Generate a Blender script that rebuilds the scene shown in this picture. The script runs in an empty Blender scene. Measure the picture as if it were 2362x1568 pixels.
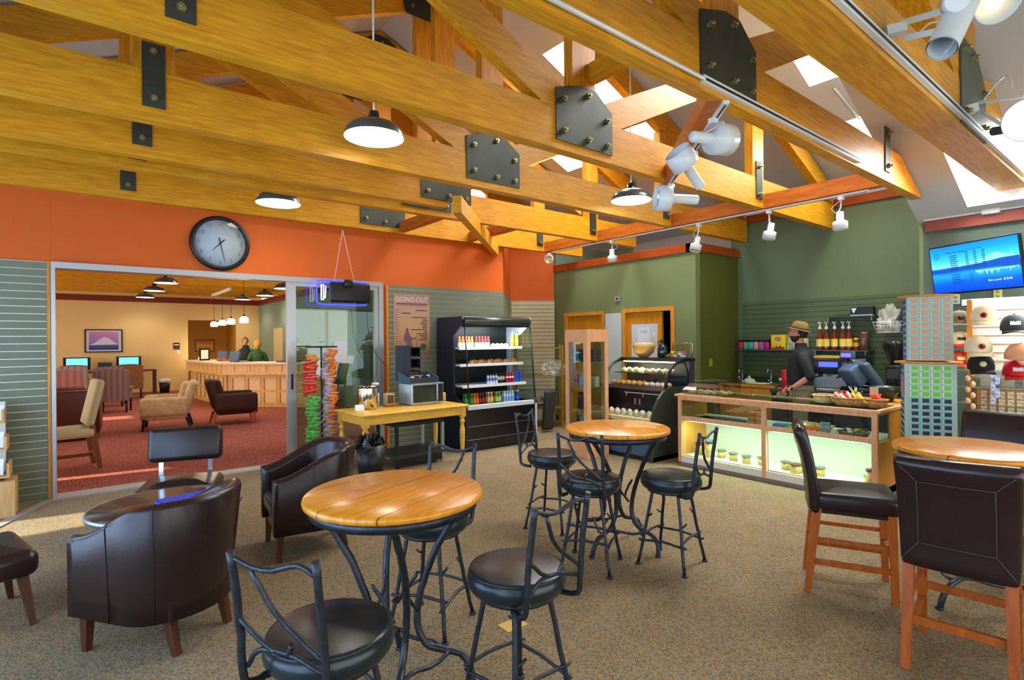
import bpy, bmesh, math, random
from mathutils import Vector, Matrix
R = math.radians
sc = bpy.context.scene
COL = sc.collection
# ---------------------------------------------------------------- camera
FPX = 1253.0
YAW = R(51.53)
ROLL = R(-0.4956)
CAM = Vector((0, 0, 1.6))
Fv = Vector((math.cos(YAW), math.sin(YAW), 0))
_r = Fv.cross(Vector((0, 0, 1)))
_u = _r.cross(Fv)
Rv = _r * math.cos(ROLL) + _u * math.sin(ROLL)
Uv = _u * math.cos(ROLL) - _r * math.sin(ROLL)
cd = bpy.data.cameras.new('camera')
cam = bpy.data.objects.new('camera', cd)
COL.objects.link(cam)
cd.sensor_width = 36
cd.lens = 36 * FPX / 2362
cd.clip_start = 0.02
cam.matrix_world = Matrix(((Rv.x, Uv.x, -Fv.x, CAM.x), (Rv.y, Uv.y, -Fv.y, CAM.y), (Rv.z, Uv.z, -Fv.z, CAM.z), (0, 0, 0, 1)))
sc.camera = cam
# ---------------------------------------------------------------- world, sun, daylight, exposure
sc.view_settings.view_transform = 'Standard'
sc.view_settings.look = 'None'
sc.view_settings.gamma = 1
sc.view_settings.use_curve_mapping = False
sc.view_settings.exposure = -0.08
wd = bpy.data.worlds.new('world')
sc.world = wd
wd.use_nodes = True
wd.node_tree.nodes['Background'].inputs[0].default_value = (0.80, 0.90, 1.0, 1)
wd.node_tree.nodes['Background'].inputs[1].default_value = 2.2

def lamp(name, kind, loc, energy, color=(1, 1, 1), size=0.1, sizey=None, target=None, spot=None, blend=0.5):
    l = bpy.data.lights.new(name, kind)
    l.energy = energy
    l.color = color
    if kind == 'AREA':
        l.size = size
        if sizey:
            l.shape = 'RECTANGLE'
            l.size_y = sizey
    elif kind == 'SUN':
        l.angle = size
    else:
        l.shadow_soft_size = size
    if kind == 'SPOT':
        l.spot_size = spot or R(90)
        l.spot_blend = blend
    o = bpy.data.objects.new(name, l)
    o.location = loc
    if target is not None:
        o.rotation_euler = (Vector(target) - Vector(loc)).to_track_quat('-Z', 'Y').to_euler()
    COL.objects.link(o)
    return o

lamp('sunlight', 'SUN', (-8, 12, 8), 30.0, (1.0, 0.90, 0.76), R(0.6), target=(-8 + 6, 12 - 0.9, 8 - 2.2))
# daylight entering by the skylights in the roof slopes (X0, X1, Y0, Y1, power)
RX, RZ, RS = 8.17, 4.0, 0.44          # main roof plane  z = RZ + RS*(RX-x)
PX, PZ, PS = 7.6, 3.19, 0.46          # lower roof plane over the seating, y < 2.06
XC = 3.42
def zR(x): return RZ + RS * (RX - (x if x > XC else 2 * XC - x))
def zP(x): return PZ + PS * (PX - (x if x > XC else 2 * XC - x))
SKY = [(4.9, 6.83, 2.25, 2.85, 'R', 200), (4.9, 6.83, 4.8, 5.45, 'R', 200), (4.9, 6.83, 6.25, 6.95, 'R', 150),
       (7.5, 8.15, 2.3, 2.9, 'R', 70), (7.5, 8.15, 6.25, 6.95, 'R', 40), (6.75, 7.88, 0.75, 1.60, 'P', 200),
       (4.9, 6.83, 9.2, 9.9, 'R', 120), (0.1, 1.8, 10.6, 11.3, 'R', 120), (4.9, 6.83, 14.5, 15.2, 'R', 120)]
for (x0, x1, y0, y1, pl, e) in SKY:
    zf = zR if pl == 'R' else zP
    s = -(RS if pl == 'R' else PS) * (1 if x0 > XC else -1)
    xm = (x0 + x1) / 2
    n = Vector((s, 0, -1)).normalized()
    c = Vector((xm, (y0 + y1) / 2, zf(xm))) - n * 0.34
    o = lamp('skylight_daylight', 'AREA', c, e, (0.93, 0.97, 1.0), (x1 - x0) * 1.05, y1 - y0)
    ax = Vector((1, 0, s)).normalized()
    zax = -n
    ay = zax.cross(ax)
    o.matrix_world = Matrix(((ax.x, ay.x, zax.x, c.x), (ax.y, ay.y, zax.y, c.y), (ax.z, ay.z, zax.z, c.z), (0, 0, 0, 1)))
# daylight at the glazed walls west and south of the seating, and west of the lounge
lamp('window_daylight', 'AREA', (-1.95, 3.2, 1.45), 250, (0.36, 0.58, 1.0), 6.6, 2.3, target=(5, 3.2, 1.0))
lamp('window_daylight', 'AREA', (3.0, -2.95, 1.5), 130, (1.0, 0.94, 0.86), 8.0, 2.3, target=(3.0, 5, 1.3))
lamp('window_daylight', 'AREA', (-4.9, 14.5, 1.4), 430, (1.0, 0.93, 0.85), 11, 2.2, target=(5, 14.5, 0.8))
# ---------------------------------------------------------------- pixel helpers: a point of the photo on a known plane
def ray(x, y): return Fv + Rv * ((x - 1181) / FPX) + Uv * ((784 - y) / FPX)
def on(ax, v, x, y):
    d = ray(x, y)
    return CAM + d * ((v - CAM[ax]) / d[ax])
def oX(v, x, y): return on(0, v, x, y)
def oY(v, x, y): return on(1, v, x, y)
def oZ(v, x, y): return on(2, v, x, y)
def oD(v, x, y): return CAM + ray(x, y) * v
# ---------------------------------------------------------------- materials
def lin(c):
    c = [v / 255 for v in c]
    return tuple(v / 12.92 if v <= 0.04045 else ((v + 0.055) / 1.055) ** 2.4 for v in c) + (1,)
MATS = {}
def mat(name, col, rough=0.5, metal=0.0, var=0.0, scale=8.0, stretch=(1, 1, 1), col2=None, bump=0.0, bscale=None,
        emit=0.0, alpha=1.0, trans=0.0, coat=0.0, spec=0.5, ior=1.45):
    if name in MATS:
        return MATS[name]
    m = bpy.data.materials.new(name)
    m.use_nodes = True
    nt = m.node_tree
    b = nt.nodes['Principled BSDF']
    c = lin(col)
    b.inputs['Base Color'].default_value = c
    b.inputs['Roughness'].default_value = rough
    b.inputs['Metallic'].default_value = metal
    b.inputs['Specular IOR Level'].default_value = spec
    b.inputs['IOR'].default_value = ior
    if coat:
        b.inputs['Coat Weight'].default_value = coat
        b.inputs['Coat Roughness'].default_value = 0.15
    if trans:
        b.inputs['Transmission Weight'].default_value = trans
    b.inputs['Alpha'].default_value = alpha
    if emit:
        b.inputs['Emission Color'].default_value = c
        b.inputs['Emission Strength'].default_value = emit
    if var or col2 or bump:
        tc = nt.nodes.new('ShaderNodeTexCoord')
        mp = nt.nodes.new('ShaderNodeMapping')
        mp.inputs['Scale'].default_value = stretch
        nt.links.new(tc.outputs['Object'], mp.inputs[0])
        nz = nt.nodes.new('ShaderNodeTexNoise')
        nz.inputs['Scale'].default_value = scale
        nz.inputs['Detail'].default_value = 5
        nz.inputs['Roughness'].default_value = 0.6
        nt.links.new(mp.outputs[0], nz.inputs[0])
        if var or col2:
            rp = nt.nodes.new('ShaderNodeValToRGB')
            c2 = lin(col2) if col2 else tuple(max(0, v * (1 - var)) for v in c[:3]) + (1,)
            rp.color_ramp.elements[0].position = 0.36
            rp.color_ramp.elements[1].position = 0.64
            rp.color_ramp.elements[0].color = c2
            rp.color_ramp.elements[1].color = c
            nt.links.new(nz.outputs[0], rp.inputs[0])
            nt.links.new(rp.outputs[0], b.inputs['Base Color'])
            if emit:
                nt.links.new(rp.outputs[0], b.inputs['Emission Color'])
        if bump:
            bp = nt.nodes.new('ShaderNodeBump')
            bp.inputs['Strength'].default_value = bump
            bp.inputs['Distance'].default_value = 0.004
            if bscale:
                n2 = nt.nodes.new('ShaderNodeTexNoise')
                n2.inputs['Scale'].default_value = bscale
                n2.inputs['Detail'].default_value = 3
                nt.links.new(mp.outputs[0], n2.inputs[0])
                nt.links.new(n2.outputs[0], bp.inputs['Height'])
            else:
                nt.links.new(nz.outputs[0], bp.inputs['Height'])
            nt.links.new(bp.outputs[0], b.inputs['Normal'])
    MATS[name] = m
    return m

def slatmat(name, board, groove, pitch=0.0762, frac=0.10, metal=0.0, gr=0.4):
    """slotted wall board: a horizontal groove every 3 inches of height"""
    m = mat(name, board, 0.55, var=0.12, scale=3)
    nt = m.node_tree
    b = nt.nodes['Principled BSDF']
    tc = nt.nodes.new('ShaderNodeTexCoord')
    sp = nt.nodes.new('ShaderNodeSeparateXYZ')
    nt.links.new(tc.outputs['Object'], sp.inputs[0])
    def M(op, a, v=None):
        n = nt.nodes.new('ShaderNodeMath')
        n.operation = op
        nt.links.new(a, n.inputs[0])
        if v is not None:
            n.inputs[1].default_value = v
        return n.outputs[0]
    fr = M('FRACT', M('DIVIDE', sp.outputs['Z'], pitch))
    g = M('LESS_THAN', fr, frac)
    mx = nt.nodes.new('ShaderNodeMix')
    mx.data_type = 'RGBA'
    src = b.inputs['Base Color'].links[0].from_socket
    nt.links.new(g, mx.inputs[0])
    nt.links.new(src, mx.inputs[6])
    mx.inputs[7].default_value = lin(groove)
    nt.links.new(mx.outputs[2], b.inputs['Base Color'])
    if metal:
        nt.links.new(M('MULTIPLY', g, metal), b.inputs['Metallic'])
    rr = nt.nodes.new('ShaderNodeMapRange')
    nt.links.new(g, rr.inputs[0])
    rr.inputs[3].default_value = 0.55
    rr.inputs[4].default_value = gr
    nt.links.new(rr.outputs[0], b.inputs['Roughness'])
    bp = nt.nodes.new('ShaderNodeBump')
    bp.inputs['Strength'].default_value = 0.6
    bp.inputs['Distance'].default_value = 0.008
    bp.invert = True
    nt.links.new(g, bp.inputs['Height'])
    nt.links.new(bp.outputs[0], b.inputs['Normal'])
    return m

def glass(name, tint=(235, 245, 240), refl=0.10, rough=0.0):
    """thin clear pane: mostly transparent with a mirror reflection"""
    if name in MATS:
        return MATS[name]
    m = bpy.data.materials.new(name)
    m.use_nodes = True
    nt = m.node_tree
    nt.nodes.remove(nt.nodes['Principled BSDF'])
    out = nt.nodes['Material Output']
    tr = nt.nodes.new('ShaderNodeBsdfTransparent')
    tr.inputs[0].default_value = lin(tint)
    gl = nt.nodes.new('ShaderNodeBsdfGlossy')
    gl.inputs['Roughness'].default_value = rough
    mx = nt.nodes.new('ShaderNodeMixShader')
    mx.inputs[0].default_value = refl
    nt.links.new(tr.outputs[0], mx.inputs[1])
    nt.links.new(gl.outputs[0], mx.inputs[2])
    nt.links.new(mx.outputs[0], out.inputs[0])
    MATS[name] = m
    return m

def bands(name, axis, stops, rough=0.5, emit=0.0, scale=1.0, noise=0.0):
    """colour changing along one object axis: stops = [(pos, rgb)...] on 0..1"""
    if name in MATS:
        return MATS[name]
    m = mat(name, stops[0][1], rough)
    nt = m.node_tree
    b = nt.nodes['Principled BSDF']
    tc = nt.nodes.new('ShaderNodeTexCoord')
    sp = nt.nodes.new('ShaderNodeSeparateXYZ')
    nt.links.new(tc.outputs['Generated'], sp.inputs[0])
    rp = nt.nodes.new('ShaderNodeValToRGB')
    el = rp.color_ramp.elements
    while len(el) < len(stops):
        el.new(0.5)
    for e, (p, c) in zip(el, stops):
        e.position = p
        e.color = lin(c)
    v = sp.outputs['XYZ'.index(axis)]
    if noise:
        nz = nt.nodes.new('ShaderNodeTexNoise')
        nz.inputs['Scale'].default_value = scale
        nz.inputs['Detail'].default_value = 6
        nt.links.new(tc.outputs['Generated'], nz.inputs[0])
        ma = nt.nodes.new('ShaderNodeMath')
        ma.operation = 'MULTIPLY_ADD'
        nt.links.new(nz.outputs[0], ma.inputs[0])
        ma.inputs[1].default_value = noise
        nt.links.new(v, ma.inputs[2])
        mb_ = nt.nodes.new('ShaderNodeMath')
        mb_.operation = 'SUBTRACT'
        nt.links.new(ma.outputs[0], mb_.inputs[0])
        mb_.inputs[1].default_value = noise / 2
        v = mb_.outputs[0]
    nt.links.new(v, rp.inputs[0])
    nt.links.new(rp.outputs[0], b.inputs['Base Color'])
    if emit:
        nt.links.new(rp.outputs[0], b.inputs['Emission Color'])
        b.inputs['Emission Strength'].default_value = emit
    return m
# ---------------------------------------------------------------- mesh builder
class MB:
    def __init__(s):
        s.v, s.f, s.mi, s.sm = [], [], [], []
        s.m = 0
    def add(s, vs, fs, smooth=False):
        k = len(s.v)
        s.v += [tuple(v) for v in vs]
        s.f += [tuple(i + k for i in f) for f in fs]
        s.mi += [s.m] * len(fs)
        s.sm += [smooth] * len(fs)
        return s
    def mat(s, i):
        s.m = i
        return s
    def box(s, c, d, rz=0.0, M=None):
        """box with centre c and size d"""
        s.nb = getattr(s, 'nb', -1) + 1
        e = .00022 * (s.nb % 9)
        x, y, z = max(d[0] / 2 - e, 1e-4), max(d[1] / 2 - e, 1e-4), max(d[2] / 2 - e, 1e-4)
        if min(d) < .006: x, y, z = d[0] / 2, d[1] / 2, d[2] / 2
        vs = [Vector((i * x, j * y, k * z)) for i in (-1, 1) for j in (-1, 1) for k in (-1, 1)]
        if rz:
            q = Matrix.Rotation(rz, 3, 'Z')
            vs = [q @ v for v in vs]
        if M is not None:
            vs = [M @ v for v in vs]
        vs = [v + Vector(c) for v in vs]
        return s.add(vs, [(0, 1, 3, 2), (4, 6, 7, 5), (0, 4, 5, 1), (2, 3, 7, 6), (0, 2, 6, 4), (1, 5, 7, 3)])
    def bx(s, x0, x1, y0, y1, z0, z1):
        return s.box(((x0 + x1) / 2, (y0 + y1) / 2, (z0 + z1) / 2), (abs(x1 - x0), abs(y1 - y0), abs(z1 - z0)))
    def rbox(s, c, d, r=0.02, n=3, rz=0.0, M=None, bulge=0.0):
        """box with all edges rounded (superellipsoid-like cushion when r is large)"""
        x, y, z = d[0] / 2, d[1] / 2, d[2] / 2
        r = min(r, x * .98, y * .98, z * .98)
        rows = []
        pl = []
        for sy in range(-n, n + 1):
            pass
        # sections in z: build profile of rounded rectangle inset
        prof = []
        for i in range(n + 1):
            a = math.pi / 2 * i / n
            prof.append((r * (1 - math.sin(a)), -z + r * (1 - math.cos(a))))
        prof = [(p[0], p[1]) for p in prof] + [(p[0], -p[1]) for p in reversed(prof)]
        vs, fs = [], []
        corner = []
        for (cx, cy, a0) in ((1, 1, 0), (-1, 1, 90), (-1, -1, 180), (1, -1, 270)):
            for i in range(n + 1):
                a = R(a0 + 90 * i / n)
                corner.append((cx, cy, math.cos(a), math.sin(a)))
        N = len(corner)
        for (ins, zz) in prof:
            rr = r - ins
            for (cx, cy, ca, sa) in corner:
                vs.append(Vector((cx * (x - r) + rr * ca, cy * (y - r) + rr * sa, zz)))
        L = len(prof)
        for k in range(L - 1):
            for i in range(N):
                j = (i + 1) % N
                fs.append((k * N + i, k * N + j, (k + 1) * N + j, (k + 1) * N + i))
        zb, zt = bulge, bulge
        vs.append(Vector((0, 0, -z)))
        vs.append(Vector((0, 0, z + bulge)))
        b, t = len(vs) - 2, len(vs) - 1
        if bulge:
            # inner ring for a soft crown
            k0 = len(vs)
            for (cx, cy, ca, sa) in corner:
                vs.append(Vector(((cx * (x - r)) * .6, (cy * (y - r)) * .6, z + bulge * .85)))
            for i in range(N):
                j = (i + 1) % N
                fs.append(((L - 1) * N + i, (L - 1) * N + j, k0 + j, k0 + i))
                fs.append((k0 + i, k0 + j, t))
        else:
            for i in range(N):
                fs.append(((L - 1) * N + i, (L - 1) * N + (i + 1) % N, t))
        for i in range(N):
            fs.append((b, (i + 1) % N, i))
        if rz:
            q = Matrix.Rotation(rz, 3, 'Z')
            vs = [q @ v for v in vs]
        if M is not None:
            vs = [M @ v for v in vs]
        vs = [v + Vector(c) for v in vs]
        return s.add(vs, fs, True)
    def seg(s, p0, p1, w, h, up=(0, 0, 1), w2=None, h2=None):
        """bar from p0 to p1, w across, h along up"""
        p0, p1 = Vector(p0), Vector(p1)
        d = (p1 - p0).normalized()
        u = Vector(up)
        if abs(d.dot(u)) > 0.99:
            u = Vector((1, 0, 0))
        a = d.cross(u).normalized()
        u = a.cross(d)
        w2, h2 = w2 or w, h2 or h
        vs = [p0 + a * (i * w / 2) + u * (j * h / 2) for i, j in ((-1, -1), (1, -1), (1, 1), (-1, 1))]
        vs += [p1 + a * (i * w2 / 2) + u * (j * h2 / 2) for i, j in ((-1, -1), (1, -1), (1, 1), (-1, 1))]
        return s.add(vs, [(0, 3, 2, 1), (4, 5, 6, 7), (0, 1, 5, 4), (1, 2, 6, 5), (2, 3, 7, 6), (3, 0, 4, 7)])
    def cyl(s, p0, p1, r0, r1=None, n=12, caps=True):
        r1 = r0 if r1 is None else r1
        return s.tube([p0, p1], [r0, r1], n, caps)
    def tube(s, pts, r, n=8, caps=True, smooth=True):
        pts = [Vector(p) for p in pts]
        rs = r if isinstance(r, (list, tuple)) else [r] * len(pts)
        vs, fs = [], []
        pa = None
        for i, p in enumerate(pts):
            d = (pts[min(i + 1, len(pts) - 1)] - pts[max(i - 1, 0)]).normalized()
            if pa is None:
                u = Vector((0, 0, 1)) if abs(d.z) < 0.9 else Vector((1, 0, 0))
                a = d.cross(u).normalized()
            else:
                a = (pa - d * pa.dot(d)).normalized()
            pa = a
            b = d.cross(a)
            for k in range(n):
                t = 2 * math.pi * k / n
                vs.append(p + (a * math.cos(t) + b * math.sin(t)) * rs[i])
        for i in range(len(pts) - 1):
            for k in range(n):
                j = (k + 1) % n
                fs.append((i * n + k, i * n + j, (i + 1) * n + j, (i + 1) * n + k))
        s.add(vs, fs, smooth)
        if caps:
            k0 = len(s.v) - len(vs)
            s.f.append(tuple(k0 + k for k in reversed(range(n))))
            s.f.append(tuple(k0 + (len(pts) - 1) * n + k for k in range(n)))
            s.mi += [s.m] * 2
            s.sm += [False] * 2
        return s
    def lathe(s, prof, c=(0, 0, 0), n=20, M=None, smooth=True, sx=1.0, sy=1.0):
        """prof: [(r, z)...] from bottom to top"""
        c = Vector(c)
        vs, fs = [], []
        for (r, z) in prof:
            r = max(r, 1e-4)
            for k in range(n):
                t = 2 * math.pi * k / n
                v = Vector((r * math.cos(t) * sx, r * math.sin(t) * sy, z))
                if M is not None:
                    v = M @ v
                vs.append(v + c)
        for i in range(len(prof) - 1):
            for k in range(n):
                j = (k + 1) % n
                fs.append((i * n + k, i * n + j, (i + 1) * n + j, (i + 1) * n + k))
        return s.add(vs, fs, smooth)
    def ball(s, c, r, n=10, m=7, sc_=(1, 1, 1), M=None):
        prof = []
        for i in range(m + 1):
            a = -math.pi / 2 + math.pi * i / m
            prof.append((math.cos(a), math.sin(a)))
        S = Matrix.Diagonal((r * sc_[0], r * sc_[1], r * sc_[2]))
        if M is not None:
            S = M @ S
        return s.lathe(prof, c, n, S)
    def prism(s, poly, axis, a, b):
        """polygon of 2-D points extruded along axis (0,1,2) from a to b"""
        def mk(p, t):
            if axis == 0: return (t, p[0], p[1])
            if axis == 1: return (p[0], t, p[1])
            return (p[0], p[1], t)
        n = len(poly)
        vs = [mk(p, a) for p in poly] + [mk(p, b) for p in poly]
        fs = [tuple(range(n)), tuple(reversed(range(n, 2 * n)))]
        for i in range(n):
            j = (i + 1) % n
            fs.append((i, i + n, j + n, j))
        return s.add(vs, fs)
    def quad(s, a, b, c, d):
        return s.add([a, b, c, d], [(0, 1, 2, 3)])
    def build(s, name, mats, parent=None, label=None, fix=True):
        me = bpy.data.meshes.new(name)
        me.from_pydata(s.v, [], s.f)
        if not isinstance(mats, (list, tuple)):
            mats = [mats]
        for m in mats:
            me.materials.append(m)
        me.polygons.foreach_set('material_index', s.mi)
        me.polygons.foreach_set('use_smooth', s.sm)
        if fix:
            bm = bmesh.new()
            bm.from_mesh(me)
            bmesh.ops.recalc_face_normals(bm, faces=bm.faces)
            bm.to_mesh(me)
            bm.free()
        me.update()
        o = bpy.data.objects.new(name, me)
        COL.objects.link(o)
        if parent:
            o.parent = parent
        if label:
            o['label'] = label
        return o

def tag(o, label, cat, group=None, kind=None):
    o['label'] = label
    o['category'] = cat
    if group:
        o['group'] = group
    if kind:
        o['kind'] = kind
    return o
def thing(name, label, cat, loc=(0, 0, 0), rz=0.0, group=None):
    o = bpy.data.objects.new(name, None)
    o.empty_display_size = 0.1
    COL.objects.link(o)
    o.location = loc
    o.rotation_euler = (0, 0, rz)
    return tag(o, label, cat, group)
def struct(o):
    o['kind'] = 'structure'
    return o
def dup(root, loc=None, rz=None, label=None, group=None, scale=None):
    r = root.copy()
    COL.objects.link(r)
    if loc is not None: r.location = loc
    if rz is not None: r.rotation_euler = (0, 0, rz)
    if label: r['label'] = label
    if group: r['group'] = group
    if scale: r.scale = scale
    for ch in list(root.children):
        c = ch.copy()
        COL.objects.link(c)
        c.parent = r
        for g in ch.children:
            d = g.copy()
            COL.objects.link(d)
            d.parent = c
    return r
def text(name, s, size, m, parent=None, loc=(0, 0, 0), rot=(0, 0, 0), align='CENTER', ext=0.0005, offset=0.0, sx=1.0):
    cu = bpy.data.curves.new(name, 'FONT')
    cu.body = s
    cu.size = size
    cu.align_x = align
    cu.align_y = 'CENTER'
    cu.extrude = ext
    cu.offset = offset
    cu.materials.append(m)
    o = bpy.data.objects.new(name, cu)
    COL.objects.link(o)
    o.location = loc
    o.rotation_euler = rot
    o.scale = (sx, 1, 1)
    if parent:
        o.parent = parent
    return o
rnd = random.Random(7)
def join_texts():
    dg = bpy.context.evaluated_depsgraph_get()
    for o in [x for x in COL.objects if x.type == 'FONT']:
        me = bpy.data.meshes.new_from_object(o.evaluated_get(dg))
        n = bpy.data.objects.new(o.name, me)
        n.matrix_local = o.matrix_local
        COL.objects.link(n)
        n.parent = o.parent
        nm = o.name
        bpy.data.objects.remove(o)
        n.name = nm
# ---------------------------------------------------------------- shared materials
WOOD = mat('glulam_wood', (218, 156, 22), 0.42, scale=3.0, stretch=(1.2, 14, 14), col2=(188, 122, 8), bump=0.15)
WOODY = mat('glulam_wood_crosswise', (218, 156, 22), 0.42, scale=3.0, stretch=(14, 1.2, 14), col2=(188, 120, 8), bump=0.15)
WOODZ = mat('glulam_wood_upright', (212, 146, 22), 0.42, scale=3.0, stretch=(14, 14, 1.2), col2=(180, 110, 8), bump=0.15)
TIMB = mat('reddish_timber', (200, 108, 22), 0.5, scale=3.0, stretch=(10, 1.2, 10), col2=(168, 84, 14))
STEEL = mat('dark_gusset_steel', (72, 76, 66), 0.5, 0.6, var=0.2, scale=5)
BOLT = mat('zinc_bolt', (168, 160, 110), 0.35, 0.9)
PLAST = mat('ceiling_plaster', (186, 186, 180), 0.85)
SOFF = mat('skylight_shaft_paint', (245, 245, 240), 0.8)
ORANGE = mat('orange_wall_paint', (208, 92, 6), 0.62, var=0.05, scale=1.5)
GREEN = mat('olive_green_wall_paint', (112, 124, 78), 0.6, var=0.05, scale=1.5)
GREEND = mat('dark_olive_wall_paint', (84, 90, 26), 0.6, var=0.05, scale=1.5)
GREENG = mat('grey_green_wall_paint', (100, 114, 78), 0.6, var=0.05, scale=1.5)
REDTRIM = mat('red_brown_stained_trim', (164, 68, 12), 0.4, var=0.25, scale=3, stretch=(6, 1, 6))
OAK = mat('honey_oak', (214, 146, 50), 0.4, scale=4, stretch=(8, 8, 1), col2=(194, 122, 34))
MAPLE = mat('pale_pink_maple', (228, 172, 124), 0.4, scale=4, stretch=(6, 6, 1), col2=(212, 154, 104))
WHITE = mat('white_paint', (228, 228, 224), 0.5)
BLACK = mat('black_plastic', (18, 18, 20), 0.4)
CHROME = mat('chrome', (210, 212, 214), 0.15, 1.0)
ALU = mat('brushed_aluminium', (176, 180, 182), 0.38, 0.85)
# ================================================================ SETTING
def carpet(name, stops, scale=90):
    m = bpy.data.materials.new(name)
    m.use_nodes = True
    nt = m.node_tree
    b = nt.nodes['Principled BSDF']
    b.inputs['Roughness'].default_value = 0.95
    b.inputs['Specular IOR Level'].default_value = 0.1
    tc = nt.nodes.new('ShaderNodeTexCoord')
    v = nt.nodes.new('ShaderNodeTexVoronoi')
    v.inputs['Scale'].default_value = scale
    nt.links.new(tc.outputs['Object'], v.inputs[0])
    sp = nt.nodes.new('ShaderNodeSeparateColor')
    nt.links.new(v.outputs['Color'], sp.inputs[0])
    rp = nt.nodes.new('ShaderNodeValToRGB')
    rp.color_ramp.interpolation = 'CONSTANT'
    el = rp.color_ramp.elements
    while len(el) < len(stops): el.new(0.5)
    for e, (p, c) in zip(el, stops):
        e.position = p
        e.color = lin(c)
    nt.links.new(sp.outputs[0], rp.inputs[0])
    nz = nt.nodes.new('ShaderNodeTexNoise')
    nz.inputs['Scale'].default_value = 3
    nt.links.new(tc.outputs['Object'], nz.inputs[0])
    mr = nt.nodes.new('ShaderNodeMapRange')
    nt.links.new(nz.outputs[0], mr.inputs[0])
    mr.inputs[3].default_value = 0.85
    mr.inputs[4].default_value = 1.15
    mx = nt.nodes.new('ShaderNodeMix')
    mx.data_type = 'RGBA'
    mx.blend_type = 'MULTIPLY'
    mx.inputs[0].default_value = 1
    nt.links.new(rp.outputs[0], mx.inputs[6])
    nt.links.new(mr.outputs[0], mx.inputs[7])
    nt.links.new(mx.outputs[2], b.inputs['Base Color'])
    bp = nt.nodes.new('ShaderNodeBump')
    bp.inputs['Strength'].default_value = 0.5
    bp.inputs['Distance'].default_value = 0.004
    nt.links.new(v.outputs['Distance'], bp.inputs['Height'])
    nt.links.new(bp.outputs[0], b.inputs['Normal'])
    return m
CARP = carpet('speckled_tan_carpet', [(0, (144, 120, 84)), (0.3, (100, 102, 92)), (0.5, (156, 118, 80)), (0.66, (114, 92, 58)), (0.85, (130, 128, 110))], 130)
REDCARP = carpet('red_carpet', [(0, (150, 80, 64)), (0.4, (126, 62, 50)), (0.7, (164, 96, 78))], 60)
YW = 7.36
q0, q1 = oZ(0, 126, 1147), oZ(0, -60, 1240)
_d = (q1 - q0).normalized() * 1.0
struct(MB().seg(q0 + Vector((0, -.03, .004)), q1 + Vector((0, 0, .004)), .09, .008).build('trim_1', mat('grey_threshold', (150, 140, 132), 0.6, var=.1)))
struct(MB().prism([(5.66, 7.30), (7.44, 7.30), (7.43, 7.98), (6.69, 8.45)], 2, -.04, .003).build('floor', CARP))
struct(MB().bx(-2.2, 9.2, -3.2, YW, -0.05, 0).build('floor', CARP))
struct(MB().bx(-6, 9.2, YW, 21.6, -0.05, 0).build('floor', REDCARP))
struct(MB().prism([(-0.25, YW - .1), (3.45, YW - .1), (3.45, YW + .1), (-0.25, YW + .1)], 2, 0, 0.012).build('trim_1', mat('grey_threshold', (150, 140, 132), 0.6, var=.1)))
SLG = slatmat('green_slatwall', (116, 122, 98), (196, 196, 180), frac=0.09, metal=0.7, gr=0.3)
SLD = slatmat('dark_green_slatwall', (86, 100, 62), (34, 42, 26), frac=0.09, gr=0.8)
SLW = slatmat('cream_slatwall', (208, 200, 164), (52, 50, 40), frac=0.10, gr=0.9)
HW = 3.2
# orange wall with the wide sliding-door opening
m = MB()
m.bx(-2.2, -0.235, YW, YW + .14, 2.445, HW)
m.bx(-2.2, -0.235, YW + .01, YW + .14, 0, 2.445)
m.bx(-0.235, 3.49, YW, YW + .14, 2.45, HW)
m.bx(3.49, 5.66, YW, YW + .14, 2.42, HW)
m.bx(3.49, 5.66, YW + .02, YW + .14, 0, 2.42)
m.bx(3.437, 3.49, YW - .005, YW + .14, 0, 2.45)
struct(m.build('wall_north', ORANGE))
m = MB().bx(-2.2, -0.27, YW - .015, YW + .01, 0.0, 2.445)
struct(m.build('wall_north', SLG))
m = MB().bx(3.53, 5.66, YW - .015, YW + .02, 0.0, 2.42)
struct(m.build('wall_north', SLG))
struct(MB().bx(-0.268, -0.24, YW - .03, YW + .02, 0, 2.45).build('trim_2', OAK))
struct(MB().bx(3.49, 3.528, YW - .03, YW + .02, 0, 2.42).build('trim_2', OAK))
# diagonal alcove behind the cooler
A, B_, C_ = Vector((5.66, YW)), Vector((6.69, 8.45)), Vector((7.43, 7.98))
def wallseg(mb, a, b, z0, z1, t=0.1, push=0.0):
    a, b = Vector(a), Vector(b)
    d = (b - a).normalized()
    n = Vector((-d.y, d.x))
    a2, b2 = a + n * push, b + n * push
    mb.prism([tuple(a2), tuple(b2), tuple(b2 + n * t), tuple(a2 + n * t)], 2, z0, z1)
    return mb
struct(wallseg(wallseg(MB(), A, B_, 2.41, HW + .35), B_, C_, 2.38, HW + .35).build('wall_alcove', ORANGE))
struct(wallseg(MB(), A, B_, 0, 2.41, push=-.012).build('wall_alcove', SLG))
struct(wallseg(MB(), B_, C_, 0.62, 2.38, push=-.014).build('wall_alcove', SLW))
struct(wallseg(MB(), B_, C_, 0, 0.62).build('wall_alcove', mat('pale_grey_board', (190, 194, 180), .6)))
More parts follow.
